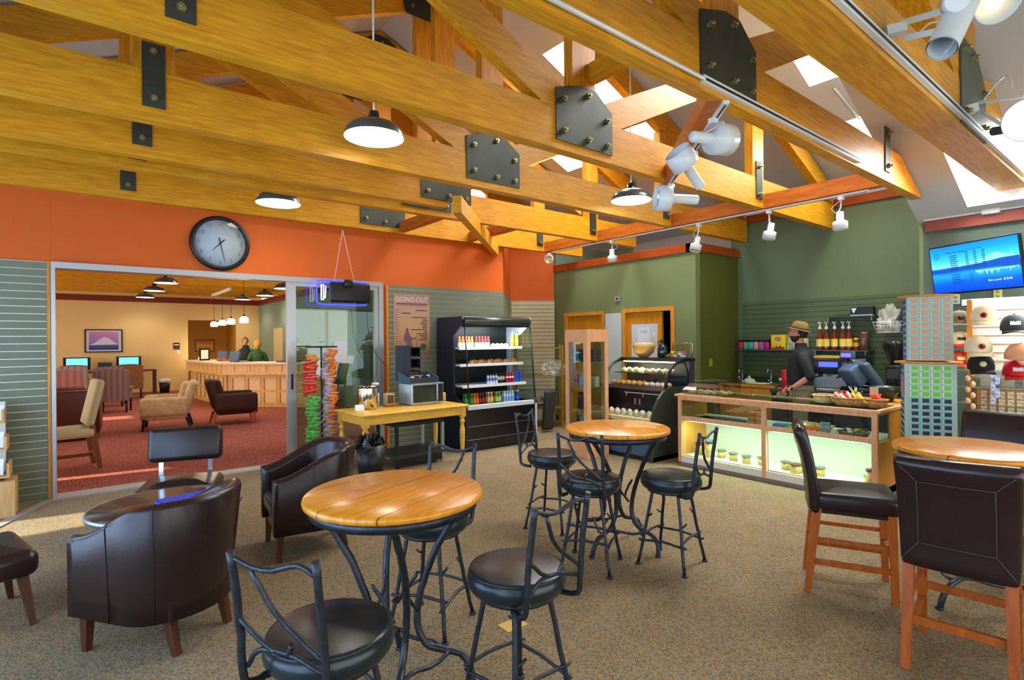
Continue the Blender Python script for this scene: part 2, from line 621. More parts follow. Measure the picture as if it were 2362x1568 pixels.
# green wall with two doors
XD = 7.446
m = MB()
m.bx(XD, XD + .12, 4.801, 5.18, 0, 3.0)
m.bx(XD, XD + .12, 5.18, 6.25, 2.12, 3.0)
m.bx(XD, XD + .12, 6.25, 6.66, 0, 3.0)
m.bx(XD, XD + .12, 6.66, 7.70, 2.11, 3.0)
m.bx(XD, XD + .12, 7.70, 8.02, 0, 3.0)
struct(m.build('wall_east', GREEN))
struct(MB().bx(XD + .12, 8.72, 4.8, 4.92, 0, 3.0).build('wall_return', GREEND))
for (a, b, c, d) in ((XD - .03, XD + .14, 4.77, 8.0), (XD - .03, 8.72, 4.77, 4.95)):
    struct(MB().bx(a, b, c, d, 2.95, 3.08).build('trim_3', REDTRIM))
XB = 8.7
struct(MB().bx(XB, XB + .12, 1.8, 4.92, 0, 3.62).build('wall_counter', GREENG))
struct(MB().bx(XB - .012, XB + .01, 2.0, 4.72, 0.9, 2.19).build('wall_counter', SLD))
struct(MB().bx(XB - .04, XB + .1, 2.06, 4.8, 3.50, 3.62).build('trim_3', REDTRIM))
XT = 8.05
struct(MB().bx(XT, XT + .12, -3.2, 2.06, 0, 2.96).build('wall_menu', mat('grey_green_menu_wall_paint', (78, 92, 76), .6, var=.05)))
struct(MB().bx(XT, XB, 2.02, 2.1, 0, 3.5).build('wall_menu', GREEN))
struct(MB().bx(XT - .04, XT + .1, -3.2, 2.03, 2.86, 2.985).build('trim_3', mat('dull_red_trim', (140, 66, 50), .45, var=.2, scale=3)))
# glazed west and south sides behind the viewer (frames only, daylight enters here)
GLZ = glass('window_glass', (245, 250, 250), 0.06)
def glazed(nm, axis, c, lo, hi, step, z1=2.7):
    m = MB()
    n = max(1, round((hi - lo) / step))
    for i in range(n + 1):
        p = lo + (hi - lo) * i / n
        if axis == 0: m.box((c, p, z1 / 2), (.08, .08, z1))
        else: m.box((p, c, z1 / 2), (.08, .08, z1))
    for z in (0.06, z1 - .04):
        if axis == 0: m.box((c, (lo + hi) / 2, z), (.09, hi - lo, .1))
        else: m.box(((lo + hi) / 2, c, z), (hi - lo, .09, .1))
    struct(m.build(nm, ALU))
    g = MB()
    if axis == 0: g.bx(c - .004, c + .004, lo, hi, 0.1, z1 - .1)
    else: g.bx(lo, hi, c - .004, c + .004, 0.1, z1 - .1)
    struct(g.build(nm, GLZ))
CREAM_ = mat('cream_wall_paint', (228, 194, 132), 0.6, var=.04, scale=1)
glazed('window_1', 0, -2.1, -3.1, YW, 1.6)
glazed('window_2', 1, -3.1, -2.1, 8.05, 1.6)
m = MB()
ys_ = [7.5, 9.02, 9.2, 12.62, 12.9, 15.0, 15.6, 21.4]  # unseen wall, its slots placed so sun streaks fall on the lounge floor
for i in range(0, 8, 2): m.bx(-5.3, -5.1, ys_[i], ys_[i + 1], 0, 2.7)
struct(m.build('wall_lounge_west', CREAM_))
struct(MB().bx(-5.21, -5.2, 7.5, 21.4, 0, 2.7).build('window_3', GLZ))
struct(MB().bx(-18, -2.3, -4, 7.3, 2.95, 3.05).build('sun_blocker', WHITE))  # unseen slab added to keep the low sun off the seating floor
struct(MB().bx(-2.2, -2.0, -3.2, YW, 2.7, 3.9).build('wall_west', WHITE))
struct(MB().bx(-2.2, 8.2, -3.2, -3.05, 2.7, 5.4).build('wall_south', WHITE))
# the lounge beyond the sliding doors
CREAM = mat('cream_wall_paint', (228, 194, 132), 0.6, var=.04, scale=1)
YF = 21.4
m = MB()
xa, xb = oY(YF, 434, 800).x, oY(YF, 545, 800).x
zt = oY(YF, 490, 739).z
XR = oY(YF, 597, 750).x
m.bx(-6, XR + .1, YF, YF + .1, 3.1, 4.6)
m.bx(-6, xa, YF, YF + .1, 0, 3.1)
m.bx(xa, xb, YF, YF + .1, zt, 3.1)
m.bx(xb, XR + .1, YF, YF + .1, 0, 3.1)
struct(m.build('wall_lounge', CREAM))
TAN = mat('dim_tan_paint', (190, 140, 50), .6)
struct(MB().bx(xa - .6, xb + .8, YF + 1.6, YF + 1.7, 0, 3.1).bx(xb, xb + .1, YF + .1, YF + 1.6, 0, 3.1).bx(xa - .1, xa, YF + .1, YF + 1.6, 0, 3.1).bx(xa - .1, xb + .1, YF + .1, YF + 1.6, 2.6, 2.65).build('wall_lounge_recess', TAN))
struct(MB().bx(xa, xb, YF, YF + 1.7, -.05, 0).build('floor', REDCARP))
SAGE = mat('sage_green_lounge_paint', (124, 140, 118), .6)
struct(MB().bx(XR, XR + .1, 12.5, YF, 0, 3.1).build('wall_lounge_side', SAGE))
struct(MB().bx(XR, 9.2, 12.4, 12.5, 0, 3.1).build('wall_lounge_side', SAGE))
struct(MB().bx(9.1, 9.2, YW, 12.5, 0, 3.8).build('wall_lounge_side', SAGE))
struct(MB().bx(5.66, 6.69, 8.5, 8.6, 0, 3.8).build('wall_lounge_side', SAGE))
struct(MB().bx(7.5, 9.2, 8.0, 8.1, 0, 3.5).build('wall_lounge_side', SAGE))
struct(MB().bx(-6, XR, YF - .04, YF, 2.94, 3.12).bx(XR - .04, XR, 12.5, YF, 2.94, 3.12).build('trim_3', mat('dark_red_lounge_trim', (120, 38, 10), .45)))
struct(MB().bx(-5.3, -5.1, YW, 21.6, 2.7, 3.2).build('wall_lounge_west', CREAM))
struct(MB().bx(9.12, 9.2, 4.92, 8.1, 0, 4.2).build('wall_store_side', PLAST))
struct(MB().bx(-5.3, -2.2, YW + .01, YW + .14, 0, 3.2).build('wall_lounge_south', CREAM))
# ---- roof planes with skylight openings
def roofplane(name, zf, x0, x1, y0, y1, holes, t=0.10):
    m = MB()
    xs = sorted({x0, x1} | {h[0] for h in holes} | {h[1] for h in holes})
    ys = sorted({y0, y1} | {h[2] for h in holes} | {h[3] for h in holes})
    def hole(xm, ym): return any(h[0] < xm < h[1] and h[2] < ym < h[3] for h in holes)
    for i in range(len(xs) - 1):
        for j in range(len(ys) - 1):
            a, b, c, d = xs[i], xs[i + 1], ys[j], ys[j + 1]
            if hole((a + b) / 2, (c + d) / 2): continue
            vs = [(a, c, zf(a)), (b, c, zf(b)), (b, d, zf(b)), (a, d, zf(a))]
            m.add(vs, [(0, 1, 2, 3)])
    m2 = MB()
    k = 0.34
    for h in holes:                                   # shaft walls up to the skylight pane
        a, b, c, d = h[:4]
        P = [(a, c), (b, c), (b, d), (a, d)]
        for i in range(4):
            p, q = P[i], P[(i + 1) % 4]
            m2.add([(p[0], p[1], zf(p[0])), (q[0], q[1], zf(q[0])), (q[0], q[1], zf(q[0]) + k), (p[0], p[1], zf(p[0]) + k)], [(0, 1, 2, 3)])
    o = m.build(name, PLAST, fix=False)
    struct(o)
    if holes:
        struct(m2.build('ceiling_skylight_shaft', SOFF, fix=False))
HR = [h for h in SKY if h[4] == 'R']
roofplane('ceiling', zR, XC, 9.2, 2.06, 21.6, [h for h in HR if h[0] > XC])
roofplane('ceiling', zR, -5.3, XC, 2.06, 21.6, [h for h in HR if h[0] < XC])
roofplane('ceiling', zP, XC, 8.2, -3.2, 2.06, [h for h in SKY if h[4] == 'P'])
roofplane('ceiling', zP, -2.2, XC, -3.2, 2.06, [])
struct(MB().prism([(-2.2, zP(-2.2)), (XC, zP(XC)), (8.7, zP(8.7)), (8.7, zR(8.7)), (XC, zR(XC)), (-2.2, zR(-2.2))], 1, 2.06, 2.10).build('wall_gable', PLAST))
# ================================================================ ROOF TRUSSES
ZB, ZT = 3.18, 3.53
def bolt(m, x, y, z, r=.024, ny=-1):
    m.mat(1)
    m.tube([(x, y, z), (x, y + ny * .022, z)], r, 6, smooth=False)
    m.tube([(x, y + ny * .022, z), (x, y + ny * .045, z)], r * .5, 8)
    m.mat(0)
def truss(Y, t, label, xl=-1.9, xr=8.62, zf=None, group='timber roof trusses', full=True, rich=True, half=False, slope=True):
    """Y = face towards the viewer, t = thickness"""
    yf = Y
    yc = Y + t / 2
    root = thing('roof_truss', label, 'roof truss', (0, Y, ZB), 0, group)
    def off(mb):
        mb.v = [(v[0], v[1] - Y, v[2] - ZB) for v in mb.v]
        return mb
    def rz(x, d=0.0):                                 # underside of rafter
        return (zf or zR)(x) - .34 + d
    if half:
        xr = 3.42
    m = MB()
    if zf is zP:
        zz = lambda x: min(ZT, zP(x) - .02)
        m.prism([(xl, ZB), (min(xr, 7.55), ZB), (min(xr, 6.83), ZT), (xl, ZT)], 1, Y, Y + t)
    else:
        m.prism([(xl, ZB), (xr, ZB), (xr, ZT), (xl, ZT)], 1, Y, Y + t)
    off(m).build('bottom_chord', WOOD, root)
    if not full:
        return root
    xe = 7.3 if zf is zP else (xr - .02)
    if slope:
        m = MB()
        if not half:
            m.prism([(XC, rz(XC)), (xe, max(ZT, rz(xe))), (xe, rz(xe) + .30), (XC, rz(XC) + .30)], 1, Y, Y + t)
            off(m).build('rafter', WOOD, root)
        m = MB()
        xw = 2 * XC - xe
        m.prism([(XC, rz(XC)), (XC, rz(XC) + .30), (xw, rz(xw) + .30), (xw, max(ZT, rz(xw)))], 1, Y, Y + t)
        off(m).build('rafter', WOOD, root)
    zk = rz(XC) + .02
    m = MB().bx(XC - .14, XC + .14, Y + .004, Y + t - .004, ZT, zk)
    off(m).build('king_post', WOODZ, root)
    s = -1
    for s in (-1, 1):
        if half and s == 1: continue
        x = XC + 3.0 * s
        zt = rz(x) + .05
        off(MB().bx(x - .13, x + .13, Y + .004, Y + t - .004, ZT, zt)).build('post', WOODZ, root)
        # web from the centre node up to the rafter near the post
        x0, z0 = XC + .34 * s, 3.60
        sl = 0.47
        xi = 2.62 if zf is not zP else 1.6
        x1, z1 = XC + xi * s, 3.62 + sl * (xi - .34)
        d = Vector((x1 - x0, z1 - z0)).normalized()
        n = Vector((-d.y, d.x)) * .125
        a0, a1 = Vector((x0, z0)) - d * .2, Vector((x1, z1))
        m = MB().prism([tuple(a0 - n), tuple(a1 - n), tuple(a1 + n), tuple(a0 + n)], 1, Y + .003, Y + t - .003)
        off(m).build('web', WOOD, root)
    if rich:
        g = [(XC - .345, 3.25), (XC + .345, 3.25), (XC + .345, 3.62), (XC + .13, 3.77), (XC - .05, 3.77), (XC - .345, 3.68)]
        m = MB().prism(g, 1, Y - .012, Y)
        for (bx_, bz) in ((-.26, 3.34), (.03, 3.32), (.27, 3.32), (-.26, 3.60), (.03, 3.70), (.27, 3.54)):
            bolt(m, XC + bx_, Y - .012, bz)
        off(m).build('gusset_plate', [STEEL, BOLT], root)
        for s in (-1, 1):
            if half and s == 1: continue
            x = XC + 3.0 * s
            m = MB().bx(x - .07, x + .07, Y - .012, Y, 3.27, 3.72)
            bolt(m, x, Y - .012, 3.33)
            bolt(m, x, Y - .012, 3.66)
            off(m).build('strap_plate', [STEEL, BOLT], root)
        zpk = zk + .16
        g = [(XC - .28, zpk - .32), (XC + .28, zpk - .32), (XC + .34, zpk - .12), (XC + .1, zpk + .05), (XC - .1, zpk + .05), (XC - .34, zpk - .12)]
        m = MB().prism(g, 1, Y - .012, Y)
        for (bx_, bz) in ((-.2, zpk - .22), (.2, zpk - .22), (0, zpk - .05)):
            bolt(m, XC + bx_, Y - .012, bz)
        off(m).build('ridge_plate', [STEEL, BOLT], root)
    return root
def hip_truss():
    Y, t = 1.09, .25
    root = thing('roof_truss', 'thick doubled roof truss in the upper right carrying the big white cylinder spotlights', 'roof truss', (0, Y, ZB), 0, 'timber roof trusses')
    def off(mb):
        mb.v = [(v[0], v[1] - Y, v[2] - ZB) for v in mb.v]
        return mb
    off(MB().prism([(-1.9, ZB), (8.0, ZB), (7.0, ZT), (-1.9, ZT)], 1, Y, Y + t)).build('bottom_chord', WOOD, root)
    XN = 5.5
    off(MB().bx(XN - .16, XN + .16, Y + .003, Y + t, ZT, zP(XN) - .02)).build('post', WOODZ, root)
    for s, xi in ((-1, 1.6), (1, .9)):
        x0, z0 = XN + .3 * s, 3.62
        x1 = XN + (xi + .3) * s
        z1 = z0 + .47 * xi if s < 0 else z0 + .1
        off(MB().prism([(x0, z0 - .15), (x1, z1 - .15), (x1, z1 + .13), (x0, z0 + .13)], 1, Y + .003, Y + t)).build('web', WOOD, root)
    g = [(XN - .33, 3.2), (XN + .42, 3.2), (XN + .42, 3.64), (XN + .12, 3.86), (XN - .33, 3.86)]
    m = MB().prism(g, 1, Y - .014, Y)
    for bx_, bz in ((-.24, 3.30), (-.24, 3.78), (-.0, 3.78), (.33, 3.30), (.33, 3.58)):
        bolt(m, XN + bx_, Y - .014, bz, .034)
    off(m).build('gusset_plate', [mat('grey_green_gusset_steel', (92, 98, 84), .5, .4, var=.15, scale=4), BOLT], root)
hip_truss()
truss(1.94, .10, 'timber roof truss with a white track along its right half, second nearest', zf=zP, slope=False)
truss(3.27, .11, 'timber roof truss crossing in front of the big pendant lamp, third nearest the viewer')
truss(4.59, .11, 'timber roof truss fourth from the viewer, gusset plate above the orange wall corner side')
truss(5.53, .10, 'half timber truss on the left ending at the diagonal timber, just before the wall trusses', half=True)
truss(5.98, .10, 'timber roof truss directly behind the half truss, running to the green door wall', xr=7.5)
truss(7.26, .10, 'timber roof truss running along the top of the orange wall', xr=7.5)
Yt = 8.63
i = 0
while Yt < 21.3:
    truss(Yt, .1, 'timber roof truss over the lounge beyond the sliding door', group='roof trusses over the lounge', rich=(i in (0, 1)), xl=-5.0 if False else -1.9, xr=7.5)
    Yt += 1.35
    i += 1
# extra timbers between the trusses
def timber(name, p0, p1, w, h, label, mt=TIMB, up=(0, 0, 1)):
    p0, p1 = Vector(p0), Vector(p1)
    o = MB().seg(Vector((0, 0, 0)), p1 - p0, w, h, up).build(name, mt)
    o.location = p0
    return tag(o, label, 'beam')
timber('ceiling_beam', (3.30, 5.12, 3.12), (5.50, 7.34, 3.12), .10, .19, 'diagonal yellow timber running down to the corner of the orange wall', mt=WOOD)
yy = [7.26, 6.08, 5.98, 4.70, 4.59, 3.38, 3.27, 2.04]
seg_l = ['between the wall truss and the next one', 'between the sixth and fourth trusses', 'between the fourth and third trusses', 'nearest the viewer, below the second truss']
for k in range(4):
    timber('blocking_beam', (6.58, yy[2 * k], 3.26), (6.58, yy[2 * k + 1], 3.26), .11, .17, 'reddish timber block above the long light track, ' + seg_l[k])
timber('ceiling_beam', (3.30, 1.98, 3.25), (4.80, 3.44, 3.25), .09, .15, 'short diagonal timber carrying three large white spotlights')
timber('blocking_beam', (3.72, 7.26, 3.27), (3.72, 6.08, 3.27), .1, .14, 'reddish timber block left of the diagonal timber')
timber('blocking_beam', (4.95, 7.26, 3.27), (4.95, 6.08, 3.27), .1, .14, 'reddish timber block right of the diagonal timber')
timber('ceiling_beam', (3.52, 3.27, 3.92), (3.52, 2.04, 3.92), .09, .16, 'small yellow timber between king posts above a gusset plate', mt=WOODY)
# doors in the green wall
def doorway(n, y0, y1, zt, open_w, lab):
    fr = MB()
    w = .07
    fr.bx(XD - .02, XD + .14, y0, y0 + w, 0, zt).bx(XD - .02, XD + .14, y1 - w, y1, 0, zt).bx(XD - .02, XD + .14, y0, y1, zt - w, zt)
    f = fr.build('door_%d' % n, OAK)
    struct(f)
    pn = MB().bx(XD + .03, XD + .075, y0 + w + open_w, y1 - w, 0.01, zt - w - .005)
    pn.build('door_panel', mat('yellow_oak_door', (206, 140, 20), .4, scale=3, stretch=(8, 8, 1), col2=(186, 118, 14)), f)
    MB().tube([(XD + .03, y0 + w + open_w + .07, 1.0), (XD - .03, y0 + w + open_w + .07, 1.0), (XD - .03, y0 + w + open_w + .18, 1.0)], .01, 8).build('door_handle', CHROME, f)
    return f
doorway(1, 6.66, 7.70, 2.115, .05, '')
doorway(2, 5.18, 6.25, 2.125, .20, '')
# dim rooms behind the doors
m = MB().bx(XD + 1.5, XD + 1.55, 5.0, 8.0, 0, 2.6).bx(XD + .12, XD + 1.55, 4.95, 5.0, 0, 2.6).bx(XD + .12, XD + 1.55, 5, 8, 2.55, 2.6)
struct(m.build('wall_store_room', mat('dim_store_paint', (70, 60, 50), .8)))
struct(MB().bx(XD + .3, XD + 1.4, 5.2, 8, 0, .0 + .001).build('floor', CARP))
# white notice board panel between the doors
tag(MB().bx(XD - .012, XD, 6.27, 6.645, 0.75, 2.06).build('wall_panel', mat('pale_grey_panel', (186, 192, 188), .5)), 'pale grey flat wall panel between the two oak doors', 'panel')
# aluminium sliding door frame
t = thing('sliding_door_frame', 'aluminium frame of the wide sliding door opening in the orange wall', 'door frame', (0, YW, 0))
MB().bx(-.235, 3.437, -.05, .12, 2.385, 2.45).bx(-.235, -.20, -.05, .12, 0, 2.385).bx(3.37, 3.437, -.05, .12, 0, 2.385).build('frame', ALU, t)
MB().bx(-.235, 3.437, -.08, .13, .001, .02).build('track', mat('worn_track', (170, 162, 150), .6, .3), t)
t = thing('sliding_glass_door', 'glass sliding door with an aluminium stile, black pull and a price list taped on it', 'door', (0, YW, 0))
MB().bx(2.10, 2.215, -.03, .03, .021, 2.384).bx(3.31, 3.368, -.03, .03, .021, 2.384).bx(2.10, 3.368, -.03, .03, .021, .12).bx(2.10, 3.368, -.03, .03, 2.33, 2.384).build('frame', ALU, t)
MB().bx(2.215, 3.31, -.004, .004, .12, 2.33).build('pane', glass('door_glass', (206, 226, 214), 0.09), t)
MB().bx(2.145, 2.172, -.036, -.028, .98, 1.18).build('pull', BLACK, t)
# baseboards
struct(MB().bx(XD - .012, XD, 7.70, 7.98, 0, .1).bx(XD - .012, XD, 6.25, 6.66, 0, .1).bx(XD - .012, XD, 4.8, 5.18, 0, .1).build('baseboard_east', mat('dark_base', (70, 60, 30), .6)))
# ================================================================ SEATING
LEATH = mat('black_green_vinyl', (32, 42, 44), 0.27, var=.25, scale=12, bump=.10, bscale=140)
BROWNL = mat('dark_brown_leather', (44, 28, 26), 0.27, var=.2, scale=5, bump=.10, bscale=90)
PIPE = mat('stitched_piping', (88, 80, 74), 0.5)
IRON = mat('wrought_iron', (66, 70, 76), 0.42, 0.75, var=.35, scale=20, bump=.5, bscale=60)
WALN = mat('walnut_leg', (86, 46, 26), 0.4, scale=4, stretch=(8, 8, 1), col2=(66, 34, 20))
REDW = mat('cherry_red_wood', (180, 92, 20), 0.38, scale=4, stretch=(6, 6, 1.5), col2=(154, 70, 12))

def plankmat(name, c1, c2, line, pitch=.265, ang=0.0):
    m = mat(name, c1, .28, scale=3.0, stretch=(2.2, 14, 4), col2=c2, coat=.3)
    nt = m.node_tree
    b = nt.nodes['Principled BSDF']
    tc = nt.nodes.new('ShaderNodeTexCoord')
    sp = nt.nodes.new('ShaderNodeSeparateXYZ')
    nt.links.new(tc.outputs['Object'], sp.inputs[0])
    def M(op, a, v):
        n = nt.nodes.new('ShaderNodeMath')
        n.operation = op
        nt.links.new(a, n.inputs[0])
        n.inputs[1].default_value = v
        return n.outputs[0]
    g = M('LESS_THAN', M('FRACT', M('DIVIDE', M('ADD', sp.outputs['Y'], 10.03), pitch), 0), 0.022)
    mx = nt.nodes.new('ShaderNodeMix')
    mx.data_type = 'RGBA'
    src = b.inputs['Base Color'].links[0].from_socket
    nt.links.new(g, mx.inputs[0])
    nt.links.new(src, mx.inputs[6])
    mx.inputs[7].default_value = lin(line)
    nt.links.new(mx.outputs[2], b.inputs['Base Color'])
    return m
TOPW = plankmat('varnished_pine_planks', (234, 156, 36), (212, 126, 14), (112, 62, 10))

def wob(pts, a=.004):
    return [Vector(p) + Vector((rnd.uniform(-a, a), rnd.uniform(-a, a), rnd.uniform(-a, a))) for p in pts]
def curve(ctrl, n=6):
    """Catmull-Rom through control points"""
    c = [Vector(p) for p in ctrl]
    c = [c[0] * 2 - c[1]] + c + [c[-1] * 2 - c[-2]]
    out = []
    for i in range(1, len(c) - 2):
        for k in range(n):
            t = k / n
            a, b, d, e = c[i - 1], c[i], c[i + 1], c[i + 2]
            out.append(0.5 * ((2 * b) + (d - a) * t + (2 * a - 5 * b + 4 * d - e) * t * t + (3 * b - a - 3 * d + e) * t ** 3))
    out.append(c[-2])
    return out

def make_stool():
    t = thing('bar_stool', '', 'bar stool')
    pr = [(0, .535), (.168, .535), (.196, .546), (.21, .565), (.214, .588), (.21, .61), (.202, .621), (.205, .626), (.202, .631), (.19, .633), (.12, .642), (0, .646)]
    MB().lathe(pr, n=36).build('seat', LEATH, t)
    MB().lathe([(.0, .515), (.150, .515), (.168, .520), (.172, .537), (.0, .537)], n=28).build('seat_ring', IRON, t)
    for k in range(4):
        a = R(45 + 90 * k)
        c, s = math.cos(a), math.sin(a)
        pts = [(.135 * c, .135 * s, .525), (.16 * c, .16 * s, .40), (.20 * c, .20 * s, .2), (.243 * c, .243 * s, .012)]
        m = MB().tube(wob(curve(pts, 3), .002), .0115, 8)
        m.lathe([(.0, 0), (.019, 0), (.019, .012), (.0, .014)], (.243 * c, .243 * s, 0), 10)
        z = .30 if k % 2 else .34
        rr = .135 + (.243 - .135) * (1 - z / .525)
        b = a + 1.9
        m.tube([(rr * c, rr * s, z), (rr * c + .03 * math.cos(b), rr * s + .03 * math.sin(b), z + .012), (rr * c + .05 * math.cos(b), rr * s + .05 * math.sin(b), z + .03)], [.008, .007, .006], 6)
        m.build('leg', IRON, t)
        a2 = a + R(90)
        z1 = .17 + .03 * (k % 2)
        r1 = .135 + (.243 - .135) * (1 - z1 / .525)
        p, q = Vector((r1 * c, r1 * s, z1)), Vector((r1 * math.cos(a2), r1 * math.sin(a2), z1 + .01))
        d = (q - p).normalized() * .03
        MB().tube(wob(curve([p - d, p, (p + q) / 2 + Vector((0, 0, .012)), q, q + d], 3), .002), [.007] + [.0085] * 11 + [.007], 6).build('stretcher', IRON, t)
    for s in (-1, 1):
        pts = [(-.13, .135 * s, .525), (-.185, .15 * s, .53), (-.222, .152 * s, .56), (-.235, .152 * s, .70), (-.255, .150 * s, .85), (-.275, .150 * s, .975)]
        MB().tube(wob(curve(pts, 3), .0015), .0125, 8).build('back_post', IRON, t)
    def P(y, z): return (-.235 - (z - .7) * .145, y, z)
    B = [[P(-.15, .93), P(-.09, .955), P(0, .93), P(.07, .93), P(.15, .955)],
         [P(-.15, .66), P(-.07, .72), P(.02, .80), P(.08, .92)],
         [P(-.15, .62), P(-.04, .66), P(.06, .68), P(.15, .76)],
         [P(.02, .67), P(.09, .66), P(.14, .60)],
         [P(-.02, .66), P(-.035, .70)]]
    for pts in B:
        n = len(pts)
        MB().tube(wob(curve(pts, 4), .0015), [.0085] * (4 * (n - 1) + 1), 7).build('back_branch', IRON, t)
    return t
ST = make_stool()
stools = [((.66, 1.84), 0.60, 'black padded bar stool in the near foreground, sunlit seat, its back to the lower left'),
          ((1.46, 1.82), 1.62, 'dark green-black bar stool right of the near pine table, seen from behind'),
          ((3.17, 3.45), -1.2, 'bar stool farthest back at the middle round table, in front of the open cooler'),
          ((2.83, 2.68), .50, 'bar stool at the middle round table with its twig back nearest the viewer'),
          ((3.30, 2.34), 1.75, 'bar stool standing alone right of the middle round table, before the glass counter'),
          ((1.55, 2.70), -2.60, 'bar stool mostly hidden behind the near pine table, its twig back rising above it')]
for i, (p, a, lab) in enumerate(stools):
    if i == 0:
        ST.location = (p[0], p[1], 0)
        ST.rotation_euler = (0, 0, a)
        ST['label'] = lab
        ST['group'] = 'wrought iron bar stools'
    else:
        dup(ST, (p[0], p[1], 0), a, lab)

def make_pub():
    t = thing('pub_table', '', 'table')
    MB().lathe([(0, .885), (.385, .885), (.397, .890), (.40, .902), (.397, .914), (.388, .920), (0, .920)], n=56).build('tabletop', TOPW, t)
    MB().lathe([(.345, .845), (.372, .845), (.374, .884), (.345, .884), (.345, .845)], n=48).build('rim', IRON, t)
    for k in range(4):
        a = R(40 + 90 * k)
        c, s = math.cos(a), math.sin(a)
        prof = [(.350, .862), (.30, .81), (.215, .68), (.15, .54), (.105, .40), (.095, .28), (.135, .19), (.22, .155), (.29, .135), (.335, .08), (.345, .0)]
        tw = .055
        pts = [(r * c - tw * s * math.sin(z * 3.4), r * s + tw * c * math.sin(z * 3.4), z) for r, z in prof]
        m = MB().tube(wob(curve(pts, 4), .0015), .0165, 9)
        p = Vector(pts[-1])
        m.lathe([(0, 0), (.022, 0), (.022, .012), (0, .014)], (p.x, p.y, 0), 10)
        m.build('leg', IRON, t)
        a2 = a + R(90)
        z = .15
        p, q = Vector((.24 * c, .24 * s, z)), Vector((.24 * math.cos(a2), .24 * math.sin(a2), z + .01))
        MB().tube(wob(curve([p, p.lerp(q, .3) + Vector((0, 0, .02)), p.lerp(q, .7) - Vector((0, 0, .01)), q], 4), .002), .010, 7).build('stretcher', IRON, t)
        MB().tube(wob(curve([(.10 * c, .10 * s, .36), (.06 * c + .05 * s, .06 * s - .05 * c, .44), (.05 * c + .10 * s, .05 * s - .1 * c, .52)], 4), .002), [.009] * 8 + [.006], 7).build('branch', IRON, t)
    return t
PT = make_pub()
PT.location = (1.12, 2.28, 0)
PT.rotation_euler = (0, 0, .35)
PT['label'] = 'round pine-topped pub table in the foreground with curved iron legs'
PT['group'] = 'round pub tables'
dup(PT, (3.26, 2.80, 0), 1.0, 'round pub table in the middle of the room in front of the curved pastry case')
dup(PT, (4.27, .86, 0), 2.2, 'round pub table at the right between three high leather chairs')

def make_high_chair():
    """faces +x"""
    t = thing('counter_chair', '', 'chair')
    W = .46
    MB().rbox((.01, 0, .575), (.44, W - .02, .11), .035, 4, bulge=.022).build('seat', BROWNL, t)
    # back: slab following a backward curve
    prof = [(-.215, .50), (-.218, .62), (-.235, .76), (-.262, .90), (-.305, 1.03)]
    m = MB()
    rows = []
    n = 8
    N = 20
    for (x, z) in prof: pass
    cp = curve([(x, 0, z) for x, z in prof], 4)
    vs, fs = [], []
    th = .034
    ring = []
    for k in range(N):
        a = 2 * math.pi * k / N
        ca, sa = math.cos(a), math.sin(a)
        e = .35
        ring.append((math.copysign(abs(ca) ** e, ca) * th, math.copysign(abs(sa) ** e, sa)))
    for i, p in enumerate(cp):
        d = (cp[min(i + 1, len(cp) - 1)] - cp[max(i - 1, 0)]).normalized()
        nx = Vector((d.z, 0, -d.x))
        w = W / 2 * (.94 + .08 * i / len(cp))
        k_ = 1.0 if 0 < i < len(cp) - 1 else .75
        for (a, b) in ring:
            bow = -.018 * (1 - b * b)
            vs.append(p + nx * (a * k_ + bow) + Vector((0, b * w * (1 if k_ == 1 else .97), 0)))
    L = len(cp)
    for i in range(L - 1):
        for k in range(N):
            j = (k + 1) % N
            fs.append((i * N + k, i * N + j, (i + 1) * N + j, (i + 1) * N + k))
    fs.append(tuple(range(N)))
    fs.append(tuple(reversed(range((L - 1) * N, L * N))))
    m.add(vs, fs, True)
    m.mat(1)
    def B(y, z):                                     # point on the rear face
        x = min(cp, key=lambda q: abs(q.z - z)).x
        return (x - .036 - .018 * (1 - (y / (W / 2)) ** 2) - .002, y, z)
    a, b = .14, .13
    for z0, z1, y0, y1 in ((.62, .92, -a, -a), (.62, .92, a, a)):
        m.tube([B(y0, z0 + (z1 - z0) * i / 5) for i in range(6)], .0016, 5)
    for z in (.62, .92):
        m.tube([B(-a + 2 * a * i / 5, z) for i in range(6)], .0016, 5)
    for sy in (-1, 1):
        m.tube([B(sy * (a + (.205 - a) * i / 3), .62 - .09 * i / 3) for i in range(4)], .0016, 5)
        m.tube([B(sy * (a + (.205 - a) * i / 3), .92 + .07 * i / 3) for i in range(4)], .0016, 5)
    m.build('backrest', [BROWNL, PIPE], t)
    for s in (-1, 1):
        MB().seg((-.205, .185 * s, .54), (-.262, .195 * s, 0), .046, .05, (1, 0, 0), .036, .036).build('leg', REDW, t)
        MB().seg((.185, .185 * s, .54), (.200, .19 * s, 0), .046, .046, (1, 0, 0), .036, .036).build('leg', REDW, t)
        MB().seg((-.235, .187 * s, .19), (.195, .187 * s, .19), .022, .034).build('stretcher', REDW, t)
        MB().seg((-.222, .187 * s, .33), (.19, .187 * s, .33), .022, .026).build('stretcher', REDW, t)
    MB().seg((-.237, -.187, .24), (-.237, .187, .24), .022, .038).build('stretcher', REDW, t)
    MB().seg((.194, -.187, .26), (.194, .187, .26), .022, .038).build('stretcher', REDW, t)
    MB().bx(-.20, .2, -.195, .195, .50, .535).build('seat_rail', BROWNL, t)
    return t
HC = make_high_chair()
HC.location = (3.88, 1.38, 0)
HC.rotation_euler = (0, 0, math.atan2(-.91, .42))
HC['label'] = 'high brown leather chair with red wooden legs, seen side-on before the glass counter'
HC['group'] = 'high leather counter chairs'
dup(HC, (3.40, .72, 0), .12, 'high brown leather chair nearest the viewer at lower right, its stitched back towards us')
